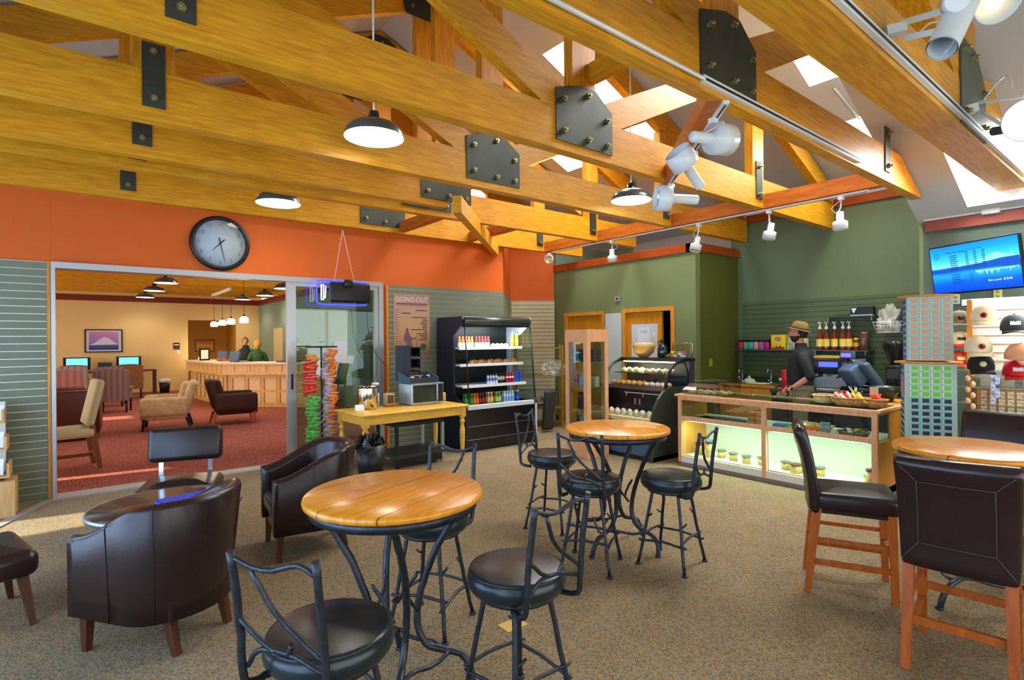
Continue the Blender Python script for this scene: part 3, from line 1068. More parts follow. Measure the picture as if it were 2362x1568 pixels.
dup(HC, (5.08, .95, 0), math.pi - .15, 'high leather chair on the far side of the right-hand round table, mostly hidden')

def make_tub():
    """faces +x"""
    t = thing('tub_armchair', '', 'armchair')
    path = []
    for i in range(9): path.append((.30 - .36 * i / 8, .315 - .005 * i / 8))
    for i in range(1, 16):
        a = R(90 + 180 * i / 16)
        path.append((-.06 + .25 * math.cos(a), .31 * math.sin(a)))
    path += [(x, -y) for x, y in reversed(path[:9])]
    L = len(path)
    vs, fs, N = [], [], 12
    for i, (x, y) in enumerate(path):
        p0, p1 = path[max(i - 1, 0)], path[min(i + 1, L - 1)]
        d = Vector((p1[0] - p0[0], p1[1] - p0[1])).normalized()
        n = Vector((-d.y, d.x))                      # inward
        if n.dot(Vector((-x, -y))) < 0: n = -n
        u = abs(i / (L - 1) - .5) * 2                # 0 back, 1 front
        k = max(0, min(1, (1 - u) / .75))
        k = k * k * (3 - 2 * k)
        zt = .61 + .19 * k
        z0 = .185 + .02 * u
        th = .085
        rk = -.05 * k                                # back leans outward
        sec = [(0, z0), (0.0, .40), (.0, zt - .03), (.012, zt - .008), (.035, zt), (.058, zt - .006), (.078, zt - .025), (th, zt - .06), (th, .36), (th, z0)]
        for (o, z) in sec:
            lean = rk * max(0, (z - .3) / .5)
            q = Vector((x, y)) + n * (o + lean)
            vs.append((q.x, q.y, z))
    S = 10
    for i in range(L - 1):
        for k in range(S):
            j = (k + 1) % S
            fs.append((i * S + k, i * S + j, (i + 1) * S + j, (i + 1) * S + k))
    fs.append(tuple(range(S)))
    fs.append(tuple(reversed(range((L - 1) * S, L * S))))
    m = MB().add(vs, fs, True)
    m.mat(1)
    for i in (6, 11, L - 12, L - 7):                 # vertical seams
        q = [Vector(vs[i * S + k]) for k in range(0, 5)]
        c = Vector((path[i][0] * .02, path[i][1] * .02, 0))
        m.tube([v + c * .3 for v in q], .002, 5)
    m.build('shell', [BROWNL, mat('dark_seam', (30, 20, 18), .6)], t)
    MB().rbox((.05, 0, .36), (.50, .46, .14), .05, 4, bulge=.03).build('seat_cushion', BROWNL, t)
    MB().bx(-.25, .27, -.22, .22, .20, .30).build('seat_rail', BROWNL, t)
    for (x, y, dx) in ((.25, .25, .01), (.25, -.25, .01), (-.19, .17, -.05), (-.19, -.17, -.05)):
        MB().seg((x, y, .21), (x + dx, y, 0), .05, .05, (1, 0, 0), .032, .034).build('leg', WALN, t)
    return t
TB = make_tub()
TB.location = (.37, 3.55, 0)
TB.rotation_euler = (0, 0, math.atan2(.804, -.595))
TB['label'] = 'brown leather tub armchair seen from behind beside the oval coffee table'
TB['group'] = 'brown leather tub armchairs'
dup(TB, (1.40, 4.36, 0), math.pi - .1, 'brown leather tub armchair seen side-on, behind the near pine pub table')

def make_slipper():
    t = thing('slipper_chair', '', 'armless chair')
    MB().rbox((0, 0, .355), (.56, .60, .15), .055, 5, bulge=.035).build('seat', BROWNL, t)
    q = Matrix.Rotation(R(-10), 3, 'Y')
    MB().rbox((-.27, 0, .70), (.10, .58, .30), .045, 5, M=q).build('backrest', BROWNL, t)
    for s in (-1, 1):
        MB().seg((-.24, .19 * s, .34), (-.262, .19 * s, .62), .035, .012, (1, 0, 0)).build('back_post', CHROME, t)
        MB().seg((.21, .22 * s, .29), (.25, .27 * s, 0), .05, .05, (1, 0, 0), .028, .028).build('leg', WALN, t)
        MB().seg((-.21, .22 * s, .29), (-.25, .27 * s, 0), .05, .05, (1, 0, 0), .028, .028).build('leg', WALN, t)
    return t
SL = make_slipper()
SL.location = (.66, 5.36, 0)
SL.rotation_euler = (0, 0, math.atan2(-.96, -.28))
SL['label'] = 'brown leather armless chair with a separate back pad, in front of the sliding door opening'
SL['group'] = 'brown leather armless chairs'
dup(SL, (-.53, 4.34, 0), math.atan2(.25, .97), 'brown leather armless chair cut off at the left edge, its seat towards the coffee table')

t = thing('coffee_table', 'round dark wood coffee table with a silver rim among the leather chairs', 'coffee table', (.48, 4.57, 0))
MB().lathe([(0, .43), (.455, .43), (.465, .445), (.462, .462), (0, .462)], n=48).build('tabletop', mat('dark_mahogany_top', (74, 34, 22), .22, scale=3, stretch=(2, 9, 1), col2=(56, 24, 18), coat=.4), t)
MB().lathe([(.455, .425), (.474, .428), (.480, .445), (.474, .461), (.463, .463), (.463, .425)], n=48).build('rim', ALU, t)
for k in range(4):
    a = R(20 + 90 * k)
    MB().tube(curve([(.30 * math.cos(a), .30 * math.sin(a), .43), (.2 * math.cos(a), .2 * math.sin(a), .25), (.33 * math.cos(a), .33 * math.sin(a), .01)], 6), .014, 8).build('leg', CHROME, t)
pb = oZ(.47, 395, 1158)
t = thing('book', 'large blue photo book lying on the dark coffee table', 'book', (.60, 4.50, .463), .25)
MB().bx(-.17, .17, -.13, .13, .001, .004).bx(-.17, .17, -.13, .13, .024, .028).bx(-.17, -.166, -.13, .13, 0.001, .028).build('cover', mat('royal_blue_cover', (60, 80, 190), .35), t)
MB().bx(-.163, .165, -.125, .125, .005, .0235).build('pages', WHITE, t)
tag(MB().bx(-.07, .07, -.05, .05, 0, .003).build('paper_slip', mat('yellow_paper', (196, 160, 70), .6)), 'small yellow paper slip lying on the carpet under the near stool', 'paper').location = oZ(0.001, 1183, 1441)
# ================================================================ WALL-MOUNTED AND HANGING THINGS, NORTH SIDE
def basis(x, y, z):
    """matrix with given local axes"""
    return Matrix((x, y, z)).transposed()
INK = mat('black_ink', (24, 22, 22), .6)
GREYINK = mat('grey_ink', (120, 124, 128), .6)
def lines(mb, x0, x1, z0, z1, n, rag=.5, y=-.001, h=None):
    """rows of illegible small print as thin bars in the XZ plane"""
    p = (z1 - z0) / n
    h = h or p * .35
    for i in range(n):
        w = (x1 - x0) * (1 - rag * rnd.random())
        mb.bx(x1 - w, x1, y - .0006, y, z1 - p * (i + .5) - h / 2, z1 - p * (i + .5) + h / 2)
# clock
t = thing('wall_clock', 'large round black-rimmed clock with outlined numerals on the orange wall', 'clock', (1.335, YW, 2.80))
def yl(mb):                                        # lathe built along z -> faces -y
    mb.v = [(v[0], -v[2], v[1]) for v in mb.v]
    return mb
yl(MB().lathe([(.0, 0), (.325, 0), (.33, .02), (.318, .05), (.295, .058), (.283, .045), (.28, .02)], n=64)).build('rim', BLACK, t)
yl(MB().lathe([(0, .012), (.283, .012), (.283, .02), (0, .021)], n=64)).build('face', mat('clock_face', (186, 198, 206), .5), t)
for h in range(1, 13):
    a = R(90 - 30 * h)
    text('numeral', str(h), .078, GREYINK, t, (.235 * math.cos(a), -.0225, .235 * math.sin(a)), (R(90), 0, 0), sx=.8)
def hand(nm, ang, L, w):
    d = Vector((math.sin(ang), 0, math.cos(ang)))
    MB().seg(d * -.07 + Vector((0, -.03, 0)), d * L + Vector((0, -.03, 0)), w, .002, (0, 1, 0), w * .35, .002).build(nm, BLACK, t)
hand('hour_hand', R(7.47 * 30), .13, .014)
hand('minute_hand', R(28 * 6), .23, .012)
yl(MB().lathe([(0, .028), (.012, .028), (.012, .034), (0, .035)], n=14)).build('hub', BLACK, t)
yl(MB().lathe([(0, .046), (.285, .046)], n=48)).build('crystal', glass('clock_glass', (250, 252, 252), .06), t)
# poster
t = thing('poster', 'tan poster headed GOING OUT with a walking figure, on the green slatted wall', 'poster', (3.913, YW - .016, 1.853))
W, H = .60, .90
MB().bx(-W / 2, W / 2, -.004, 0, -H / 2, H / 2).build('sheet', bands('poster_paper', 'Z', [(0, (150, 108, 74)), (.35, (196, 150, 100)), (.7, (190, 150, 120)), (1, (168, 128, 116))], .6, noise=.25, scale=3), t)
text('heading', 'GOING·OUT', .098, mat('pale_heading', (214, 206, 196), .6), t, (.0, -.005, .365), (R(90), 0, 0), sx=.98)
DKP = mat('dark_print', (60, 34, 40), .6)
m = MB()
m.bx(-.25, .26, -.0055, -.0045, .278, .282)
for i, (a, b) in enumerate(((-.26, .26),)): lines(m, a, b, .29, .315, 1, 0, -.0045, .012)
for z, x0 in ((.205, .06), (.10, .0), (.065, .18), (.035, .15), (.005, .14), (-.025, .18), (-.055, .17), (-.085, -.02), (-.115, .2), (-.145, .08), (-.175, .12), (-.205, .16), (-.235, .10)):
    m.bx(x0, .26, -.0055, -.0045, z - .006, z + .006)
m.bx(-.17, -.02, -.0055, -.0045, .155, .168)
m.build('print', DKP, t)
m = MB()
pv = [(-.12, -.12), (-.06, -.10), (-.05, -.135), (-.02, -.20), (.03, -.21), (.07, -.205), (.07, -.225), (.01, -.235), (-.02, -.26), (.0, -.31), (.03, -.35), (.04, -.40), (.01, -.40), (-.01, -.36), (-.05, -.32), (-.07, -.37), (-.11, -.40), (-.14, -.40), (-.10, -.34), (-.10, -.28), (-.14, -.24), (-.13, -.16)]
m.prism([(x, z) for x, z in pv], 1, -.0055, -.0045)
m.prism([(-.085 + .025 * math.cos(R(k * 30)), -.085 + .028 * math.sin(R(k * 30))) for k in range(12)], 1, -.0055, -.0045)
m.bx(.068, .073, -.0055, -.0045, -.42, -.15)
m.build('figure', mat('mauve_print', (120, 84, 96), .6), t)
m = MB()
for i in range(17):
    z = .22 - i * .036
    m.prism([(-.28, z), (-.17 + rnd.uniform(-.03, .02), z - .02), (-.28, z - .018)], 1, -.0055, -.0045)
m.build('leaf_border', mat('mauve_leaf_print', (140, 108, 112), .6), t)
MB().prism([(.19 + .05 * math.cos(R(k * 20)), -.345 + .055 * math.sin(R(k * 20))) for k in range(18)], 1, -.0055, -.0045).build('round_mark', mat('green_seal_print', (60, 92, 72), .6), t)
# neon sign seen from behind
c0 = oY(7.12, 788, 675)
t = thing('neon_sign', 'black-backed neon window sign seen from behind, blue tube showing, hung by cords', 'sign', (c0.x, 7.12, c0.z))
MB().rbox((.10, -.045, .0), (.56, .07, .27), .03, 3).rbox((.06, -.09, .12), (.12, .05, .1), .02, 3).build('backing', BLACK, t)
NEB = mat('neon_blue', (40, 50, 255), .4, emit=5)
NEV = mat('neon_white_violet', (190, 180, 255), .4, emit=5)
m = MB().tube(curve([(-.30, .03, .12), (-.32, .03, .05), (-.32, .03, -.10), (-.29, .03, -.155), (0, .03, -.16), (.32, .03, -.155), (.36, .03, -.12), (.36, .03, .12), (.32, .03, .155), (0, .03, .16), (-.28, .03, .155), (-.30, .03, .12)], 4), .010, 8)
m.build('blue_tube', NEB, t)
MB().tube([(-.265, .02, -.1), (-.265, .02, .1), (-.235, .02, .1), (-.235, .02, -.1), (-.265, .02, -.1)], .008, 8).tube([(-.215, .02, -.08), (-.205, .02, .08)], .007, 8).build('letter_tube', NEV, t)
ap = oY(7.2, 790, 530)
for dx in (-.1, .18):
    MB().cyl((dx, 0, .14), (ap.x - c0.x, ap.y - 7.12, ap.z - c0.z), .003).build('hanging_cord', WHITE, t)
MB().tube(curve([(.33, -.02, -.13), (.36, -.03, -.5), (.45, -.04, -.8), (.62, -.06, -1.02)], 6), .004, 6).build('power_cord', BLACK, t)
# notices taped on the sliding glass
p = oY(YW - .012, 785, 811)
tag(MB().box((0, 0, 0), (.19, .002, .29)).build('paper_notice', mat('white_paper', (212, 210, 214), .6)), 'large white sheet taped on the glass sliding door', 'paper').location = p
p = oY(YW - .012, 808, 829)
tag(MB().box((0, 0, 0), (.09, .002, .11), M=Matrix.Rotation(R(8), 3, 'Y')).build('paper_notice', mat('white_paper', (212, 210, 214), .6)), 'small tilted white note beside the large sheet on the glass door', 'paper').location = p
# ---------------------------------------------------------------- snack bags on strips
FOIL = {}
def foil(nm, c, c2):
    return mat('foil_' + nm, c, .25, scale=22, col2=c2, coat=.5, spec=.8)
def make_bag(nm, mt, w=.125, h=.15, t_=.055):
    m = MB()
    nu, nv = 7, 8
    for s in (-1, 1):
        vs, fs = [], []
        for j in range(nv + 1):
            for i in range(nu + 1):
                u, v = i / nu * 2 - 1, j / nv * 2 - 1
                b = max(0, (1 - u ** 4)) * max(0, (1 - abs(v) ** 3))
                z = v * h / 2
                x = u * w / 2 * (1 - .06 * (1 - v * v))
                vs.append((x, s * (t_ / 2 * b ** .6 + .0004) + .003 * math.sin(9 * u + 5 * v), z))
        for j in range(nv):
            for i in range(nu):
                a = j * (nu + 1) + i
                fs.append((a, a + 1, a + nu + 2, a + nu + 1))
        m.add(vs, fs, True)
    m.mat(1)
    m.bx(-w / 2, w / 2, -.001, .001, h / 2 - .004, h / 2 + .006)
    m.bx(-w / 2, w / 2, -.001, .001, -h / 2 - .006, -h / 2 + .004)
    m.mat(2)
    m.box((0, -t_ / 2 - .0015, .01), (w * .5, .003, h * .22))
    o = m.build(nm, [mt, mat('white_foil_edge', (220, 222, 226), .35), mat('yellow_badge', (240, 200, 60), .4)])
    return o
def clone(o, loc, rot=None, label=None, group=None, scale=None, parent=None):
    c = o.copy()
    COL.objects.link(c)
    c.location = loc
    if rot is not None: c.rotation_euler = rot
    if label: c['label'] = label
    if group: c['group'] = group
    if scale is not None: c.scale = scale if hasattr(scale, '__len__') else (scale,) * 3
    if parent: c.parent = parent
    for ch in o.children:
        d = ch.copy()
        COL.objects.link(d)
        d.parent = c
    return c
def series(o, spots, label, cat, group):
    """spots: (loc, rot or None, scale or None)"""
    for i, s in enumerate(spots):
        loc, rot, sc_ = (list(s) + [None, None])[:3]
        if i == 0:
            tag(o, label, cat, group)
            o.location = loc
            if rot is not None: o.rotation_euler = rot
            if sc_ is not None: o.scale = sc_ if hasattr(sc_, '__len__') else (sc_,) * 3
        else:
            clone(o, loc, rot, None, None, sc_ if sc_ is not None else None)
YS = 6.85
px = lambda x, y: oY(YS, x, y)
pc = px(741, 800)
t = thing('snack_rack', 'black upright snack rack standing before the glass sliding door', 'rack', (pc.x, YS, 0))
MB().tube([(0, 0, .02), (0, 0, pc.z)], .012, 8).build('pole', BLACK, t)
MB().bx(-.2, .2, -.012, .012, pc.z - .01, pc.z + .012).bx(-.012, .012, -.16, .16, pc.z - .01, pc.z + .012).build('crossarm', BLACK, t)
MB().lathe([(0, .0), (.2, .0), (.2, .012), (.03, .03), (0, .03)], n=24).build('base', BLACK, t)
yl(MB().lathe([(.028, -.004), (.034, 0), (.028, .004)], (0, 0, 0), 20)).build('top_ring', CHROME, t).location = (0, 0, pc.z + .09)
def strip(x_px, y0, y1, n, bag, lab, grp, w=0, dy=0.0):
    sp = []
    for i in range(n):
        y = y0 + (y1 - y0) * i / (n - 1)
        p = px(x_px + rnd.uniform(-4, 4), y)
        p.y += dy - .03 + rnd.uniform(-.02, .02)
        sp.append((p, (R(rnd.uniform(42, 66)), R(rnd.uniform(-12, 12)), R(rnd.uniform(-30, 20)))))
    series(bag, sp, lab, 'snack bag', grp)
strip(714, 835, 905, 11, make_bag('chip_bag', foil('red', (206, 34, 26), (226, 60, 40)), .15), 'red foil snack bag clipped on the upper left strip of the rack', 'red snack bags on the left strip')
strip(720, 824, 832, 2, make_bag('chip_bag', foil('amber', (232, 130, 20), (240, 160, 40)), .13), 'orange-yellow foil bag at the very top of the left snack strip', 'orange bags topping the left strip')
strip(719, 922, 1028, 14, make_bag('chip_bag', foil('green', (24, 130, 50), (90, 190, 60)), .15), 'green foil snack bag clipped on the lower left strip of the rack', 'green snack bags on the left strip')
strip(760, 815, 1030, 26, make_bag('chip_bag', foil('orange', (222, 92, 14), (236, 132, 30)), .13), 'orange foil snack bag on the right strip of the snack rack', 'orange snack bags on the right strip')
strip(750, 822, 1026, 18, make_bag('chip_bag', foil('purple', (130, 110, 160), (200, 200, 220)), .09, .15, .02), 'purple and silver snack bag between the pole and the orange bags', 'purple silver snack bags on the middle strip', dy=-.03)
# ---------------------------------------------------------------- yellow farm table
YEL = mat('yellow_pine_table', (226, 178, 66), .35, scale=3, stretch=(1.5, 9, 9), col2=(210, 156, 46), coat=.2)
t = thing('farm_table', 'yellow pine side table with turned legs against the slatted wall', 'table', (3.26, 6.36, 0), R(2.5))
MB().rbox((0, 0, .737), (1.54, .78, .026), .008, 2).build('tabletop', YEL, t)
MB().bx(-.72, .72, -.355, -.335, .62, .724).bx(-.72, .72, .335, .355, .62, .724).bx(-.72, -.70, -.335, .335, .62, .724).bx(.70, .72, -.335, .335, .62, .724).build('apron', YEL, t)
lp = [(.0, 0), (.018, 0), (.016, .03), (.024, .05), (.020, .07), (.026, .12), (.034, .3), (.036, .42), (.028, .47), (.022, .50), (.036, .52), (.036, .545), (.024, .56), (.036, .585), (.04, .60)]
for sx in (-1, 1):
    for sy in (-1, 1):
        MB().lathe(lp, (sx * .69, sy * .325, 0), 16).bx(sx * .69 - .036, sx * .69 + .036, sy * .325 - .036, sy * .325 + .036, .595, .724).build('leg', YEL, t)
ZT_ = .751
def onT(x, y): return oZ(ZT_, x, y)
p = Vector((2.83, 6.50, ZT_))
t = thing('coffee_urn', 'tall polished steel drinks urn standing at the left of the yellow table', 'urn', p)
MB().lathe([(0, 0), (.115, 0), (.125, .015), (.125, .275), (.12, .29), (.06, .30), (0, .305)], n=32).build('body', mat('polished_steel', (214, 200, 170), .14, 1.0), t)
MB().lathe([(.126, .262), (.132, .27), (.126, .28)], n=32).lathe([(0, .302), (.02, .305), (.022, .33), (0, .335)], n=12).build('lid', BLACK, t)
MB().tube([(0, -.12, .04), (0, -.165, .05), (0, -.165, .03)], .01, 8).build('tap', BLACK, t)
p = onT(869, 936) + Vector((0, .06, 0))
t = thing('mug', 'white cylindrical canister with two thin grey stripes on the yellow table', 'canister', p)
MB().lathe([(0, 0), (.058, 0), (.060, .004), (.060, .165), (.055, .165), (.054, .16), (0, .16)], n=24).build('body', WHITE, t)
MB().lathe([(.0605, .03), (.0612, .035), (.0605, .04)], n=24).lathe([(.0605, .048), (.0612, .05), (.0605, .053)], n=24).build('stripe', GREYINK, t)
t = thing('spice_jar', 'clear glass jar with pale lid behind the steel urn', 'jar', Vector((2.99, 6.62, ZT_)))
MB().lathe([(0, 0), (.05, 0), (.055, .01), (.055, .26), (.04, .28)], n=20).build('body', glass('jar_glass', (225, 240, 232), .12), t)
MB().lathe([(0, .28), (.045, .28), (.045, .31), (0, .315)], n=20).build('lid', WHITE, t)
MB().tube(curve([(.0, 0, .31), (.02, 0, .36), (.05, 0, .41)], 4), .003, 5).build('stem', mat('straw_green', (150, 160, 90), .6), t)
tag(MB().box((0, 0, .08), (.12, .09, .16)).mat(1).box((0, -.046, .08), (.09, .002, .11)).build('napkin_box', [mat('beige_carton', (196, 182, 140), .6), mat('brown_pattern', (120, 96, 62), .7, var=.5, scale=60)]), 'beige patterned box between the white canister and the microwave', 'box').location = Vector((3.20, 6.66, ZT_))
t = thing('wicker_dish', 'small shallow boat-shaped wicker dish before the microwave', 'dish', onT(903, 936))
MB().lathe([(0, .0), (.08, .0), (.115, .035), (.11, .037), (.078, .006), (0, .006)], n=24, sy=.6).build('bowl', mat('tan_wicker', (204, 140, 84), .7, var=.4, scale=60, bump=.5), t)
t = thing('microwave', 'silver microwave oven with a dark door on the yellow table', 'microwave', Vector((3.62, 6.55, ZT_)), R(2.5))
MB().rbox((0, 0, .145), (.50, .34, .28), .012, 2).build('body', mat('pale_steel', (168, 186, 200), .35, .5), t)
MB().bx(-.225, .13, -.178, -.17, .035, .262).build('door', mat('dark_glass_door', (34, 42, 34), .12), t)
MB().bx(-.25, .25, -.174, -.1695, .006, .022).bx(-.25, .25, -.174, -.1695, .268, .284).build('trim', ALU, t)
MB().bx(.155, .235, -.176, -.17, .03, .265).build('control_panel', BLACK, t)
MB().tube([(.138, -.185, .04), (.138, -.195, .07), (.138, -.195, .23), (.138, -.185, .26)], .007, 8).build('handle', ALU, t)
for i in range(4):
    MB().box((.21 - (i % 2) * .42, .13 - (i // 2) * .26, .003), (.03, .03, .007)).build('foot', BLACK, t)
mz = ZT_ + .287
t = thing('condiment_organizer', 'low slate-blue condiment tray with packets standing on the microwave', 'organizer', Vector((3.58, 6.56, mz)), R(2.5))
SLB = mat('slate_blue_plastic', (44, 84, 112), .45)
DKG = mat('charcoal_plastic', (44, 48, 52), .5)
for sx in (-.225, .215):
    MB().prism([(-.16, 0), (.14, 0), (.14, .14), (-.16, .075)], 0, sx, sx + .01).build('side_panel', SLB, t)
MB().bx(-.215, .215, -.16, -.15, 0, .075).bx(-.215, .215, .13, .14, 0, .14).bx(-.215, .215, -.16, .14, 0, .006).bx(-.08, -.07, -.15, .13, 0, .09).bx(.07, .08, -.15, .13, 0, .09).build('tray', DKG, t)
for i in range(7):
    MB().box((-.15 + i * .05, rnd.uniform(-.1, .06), .055 + .02 * rnd.random()), (.04, .06, .05), rnd.uniform(-.5, .5)).build('packet', [WHITE, mat('brown_packet', (150, 110, 70), .6), mat('grey_packet', (130, 134, 138), .6)][i % 3], t)
p = oY(6.68, 951, 870)
t = thing('cup_dispenser', 'tall black lid dispenser with three open compartments beside the microwave top', 'dispenser', Vector((p.x, 6.80, p.z - .06)))
hh = oY(6.68, 945, 797).z - p.z + .06
MB().bx(-.13, -.01, -.1, .12, 0, hh).build('column', mat('navy_plastic', (40, 44, 66), .5), t)
for k in range(3):
    z0 = .02 + k * (hh - .02) / 3
    q = MB().bx(-.01, .13, -.08, -.07, z0, z0 + .02).bx(-.01, .13, -.12, .1, z0, z0 + .01).bx(-.01, .13, -.12, .1, z0 + .125, z0 + .135).bx(.12, .13, -.12, .1, z0, z0 + .13).bx(-.01, .13, .09, .1, z0, z0 + .13)
    q.build('compartment', BLACK, t)
def shaker(nm, mt, x, y, h, lab, capm=CHROME):
    t = thing(nm, lab, nm.replace('_', ' '), onT(x, y) + Vector((0, .03, 0)))
    MB().lathe([(0, 0), (.018, 0), (.02, .005), (.018, h * .6), (.013, h * .75)], n=14).build('body', mt, t)
    MB().lathe([(.014, h * .72), (.015, h * .9), (.010, h), (0, h)], n=14).build('cap', capm, t)
shaker('salt_shaker', WHITE, 966, 930, .085, 'white salt shaker in front of the microwave door')
shaker('pepper_shaker', mat('speckled_glass', (170, 150, 150), .3, var=.6, scale=90), 975, 930, .085, 'speckled pepper shaker in the middle of the three shakers')
shaker('sauce_bottle', mat('pinkish_sauce', (196, 150, 140), .3), 983, 930, .10, 'small sauce bottle with a brown cap right of the shakers', mat('brown_cap', (110, 70, 50), .5))
t = thing('paper_cup', 'paper cup with a black lid standing right of the microwave', 'cup', onT(999, 925))
MB().lathe([(0, 0), (.028, 0), (.038, .10)], n=20).build('cup', WHITE, t)
MB().lathe([(.039, .098), (.041, .105), (.035, .12), (0, .122)], n=20).build('lid', BLACK, t)
MB().lathe([(.0315, .03), (.0355, .06)], n=20).build('sleeve', BLACK, t)
tag(MB().rbox((0, 0, .06), (.13, .11, .12), .012, 2).mat(1).bx(-.066, -.064, -.04, .04, .02, .1).build('tissue_box', [mat('kraft_carton', (196, 160, 96), .6), BLACK]), 'kraft brown carton at the right end of the yellow table', 'box').location = Vector((3.96, 6.62, ZT_))
tag(MB().prism([(-.03, 0), (.03, 0), (0, .07)], 0, -.055, .055).build('table_card', WHITE), 'small white folded card near the front left corner of the yellow table', 'card').location = onT(824, 948) + Vector((.05, .05, 0))
# dark stand below the table
t = thing('wheeled_stand', 'black low appliance stand with a lower shelf under the yellow table', 'stand', (3.42, 6.5, 0), R(2.5))
MB().bx(-.36, .36, -.28, .26, .52, .56).build('top', BLACK, t)
MB().bx(-.36, .36, -.28, .26, .12, .16).build('lower_shelf', DKG, t)
for sx in (-1, 1):
    for sy in (-.26, .24):
        MB().bx(sx * .34 - .018, sx * .34 + .018, sy - .018, sy + .018, .0, .52).build('leg', ALU if sx > 0 else BLACK, t)
MB().bx(-.34, .34, -.275, -.26, .03, .12).build('kick_panel', BLACK, t)
BAGM = mat('black_bin_liner', (14, 15, 18), .25, bump=1.0, bscale=25, spec=.7)
t = thing('trash_can', 'black waste bin with a crumpled black liner left of the stand under the table', 'bin', (2.56, 5.80, 0))
MB().lathe([(0, 0), (.13, 0), (.17, .44), (.16, .44), (.125, .02), (0, .02)], n=24).build('bin', BLACK, t)
m = MB()
for k in range(16):
    a, r1 = 2 * math.pi * k / 16, rnd.uniform(.15, .20)
    a2 = a + .5
    for r_, z0 in ((r1, .40), (r1 * .6, .46)):
        p, q = Vector((r_ * math.cos(a), r_ * math.sin(a), z0)), Vector((r_ * .9 * math.cos(a2), r_ * .9 * math.sin(a2), z0 + rnd.uniform(.02, .10)))
        w_ = Vector((rnd.uniform(-.03, .03), rnd.uniform(-.03, .03), z0 + rnd.uniform(.04, .14)))
        c_ = (p + q) / 2 * Vector((1, 1, 1)).x
        m.add([p, q, (c_.x + w_.x, c_.y + w_.y, w_.z), (c_.x * .5, c_.y * .5, z0 + .02)], [(0, 1, 2), (0, 2, 3), (1, 2, 3), (0, 1, 3)])
m.build('liner', BAGM, t)
# ---------------------------------------------------------------- open cooler
CA = -.02
cool = thing('open_cooler', 'black open-front refrigerated merchandiser with lit shelves of drinks and pastries', 'cooler', (4.331, 6.479, 0), CA)
BLK = mat('satin_black_enamel', (16, 17, 22), .35, coat=.2)
NAVY = mat('dark_navy_side', (20, 26, 44), .4)
LIN = mat('cooler_liner_white', (196, 208, 226), .4)
L = 1.22
prof = [(0, 0), (.82, 0), (.82, 1.95), (.10, 1.95), (.07, 1.90), (.09, 1.83), (.34, 1.68), (.34, .80), (.0, .62)]
MB().prism([(a, b) for a, b in prof], 0, -.03, 0).build('side_panel', NAVY, cool)
MB().prism([(0, 0), (.82, 0), (.82, .66), (.03, .66), (0, .62)], 0, L, L + .025).build('side_panel', BLK, cool)
MB().prism([(.82, .66), (.82, 1.95), (.10, 1.95), (.07, 1.90), (.09, 1.83), (.34, 1.68), (.60, 1.66), (.60, .66)], 0, L, L + .025).build('side_panel', LIN, cool)
MB().prism([(.09, 1.83), (.34, 1.68), (.60, 1.66), (.60, .66), (.03, .66), (-.02, .70)], 0, L + .004, L + .01).build('end_glass', glass('end_glass', (225, 238, 236), .08), cool)
MB().tube([(L + .012, .085, 1.83), (L + .012, -.02, .70)], .012, 6).tube([(.012, .085, 1.83), (.012, -.02, .70)], .009, 6).build('edge_trim', BLACK, cool)
MB().bx(0, L, .76, .82, .0, 1.95).bx(0, L, .0, .76, .0, .60).build('cabinet', BLK, cool)
MB().bx(0, L, .70, .76, .60, 1.90).build('back_panel', mat('cooler_black_back', (22, 28, 26), .35), cool)
MB().prism([(.07, 1.90), (.10, 1.95), (.76, 1.95), (.76, 1.90), (.34, 1.88)], 0, 0, L).build('roof', BLK, cool)
MB().tube([(0, .10, 1.885), (L, .10, 1.885)], .055, 14).build('canopy', mat('brushed_canopy', (86, 94, 90), .3, .7), cool)
MB().bx(0, L, .10, .14, 1.795, 1.83).build('lamp_strip', BLK, cool)
MB().bx(.02, L - .02, .16, .22, 1.80, 1.812).build('lamp_tube', mat('cooler_tube_light', (235, 245, 255), .4, emit=7), cool)
MB().bx(0, L, -.012, .07, .60, .66).build('bumper', mat('white_bumper', (206, 214, 220), .4), cool)
MB().bx(0.0, L, -.004, 0, .355, .362).bx(0, L, -.004, 0, .165, .172).build('panel_groove', ALU, cool)
MB().bx(L * .55, L * .9, -.003, 0, .04, .14).build('vent', mat('vent_grille', (34, 34, 36), .6, var=.5, scale=80), cool)
MB().bx(L + .0255, L + .05, -.02, .02, .02, .60).build('corner_guard', WHITE, cool)
SH = [(1.49, .26), (1.24, .24), (.93, .17)]
for z, d0 in SH:
    s = MB().bx(.02, L - .02, d0, .72, z - .02, z).build('shelf', LIN, cool)
    MB().bx(.02, L - .02, d0 - .012, d0, z - .03, z + .012).build('price_rail', WHITE, s)
o = lamp('cooler_light', 'AREA', (4.331, 6.479, 0), 14, (.85, .93, 1), 1.1, .06)
cm = Matrix.Translation((4.331, 6.479, 0)) @ Matrix.Rotation(CA, 4, 'Z')
o.matrix_world = cm @ Matrix.Translation((L / 2, .20, 1.79)) @ Matrix.Rotation(R(18), 4, 'X')
def cw(x, y, z): return cm @ Vector((x * .75, y, z))
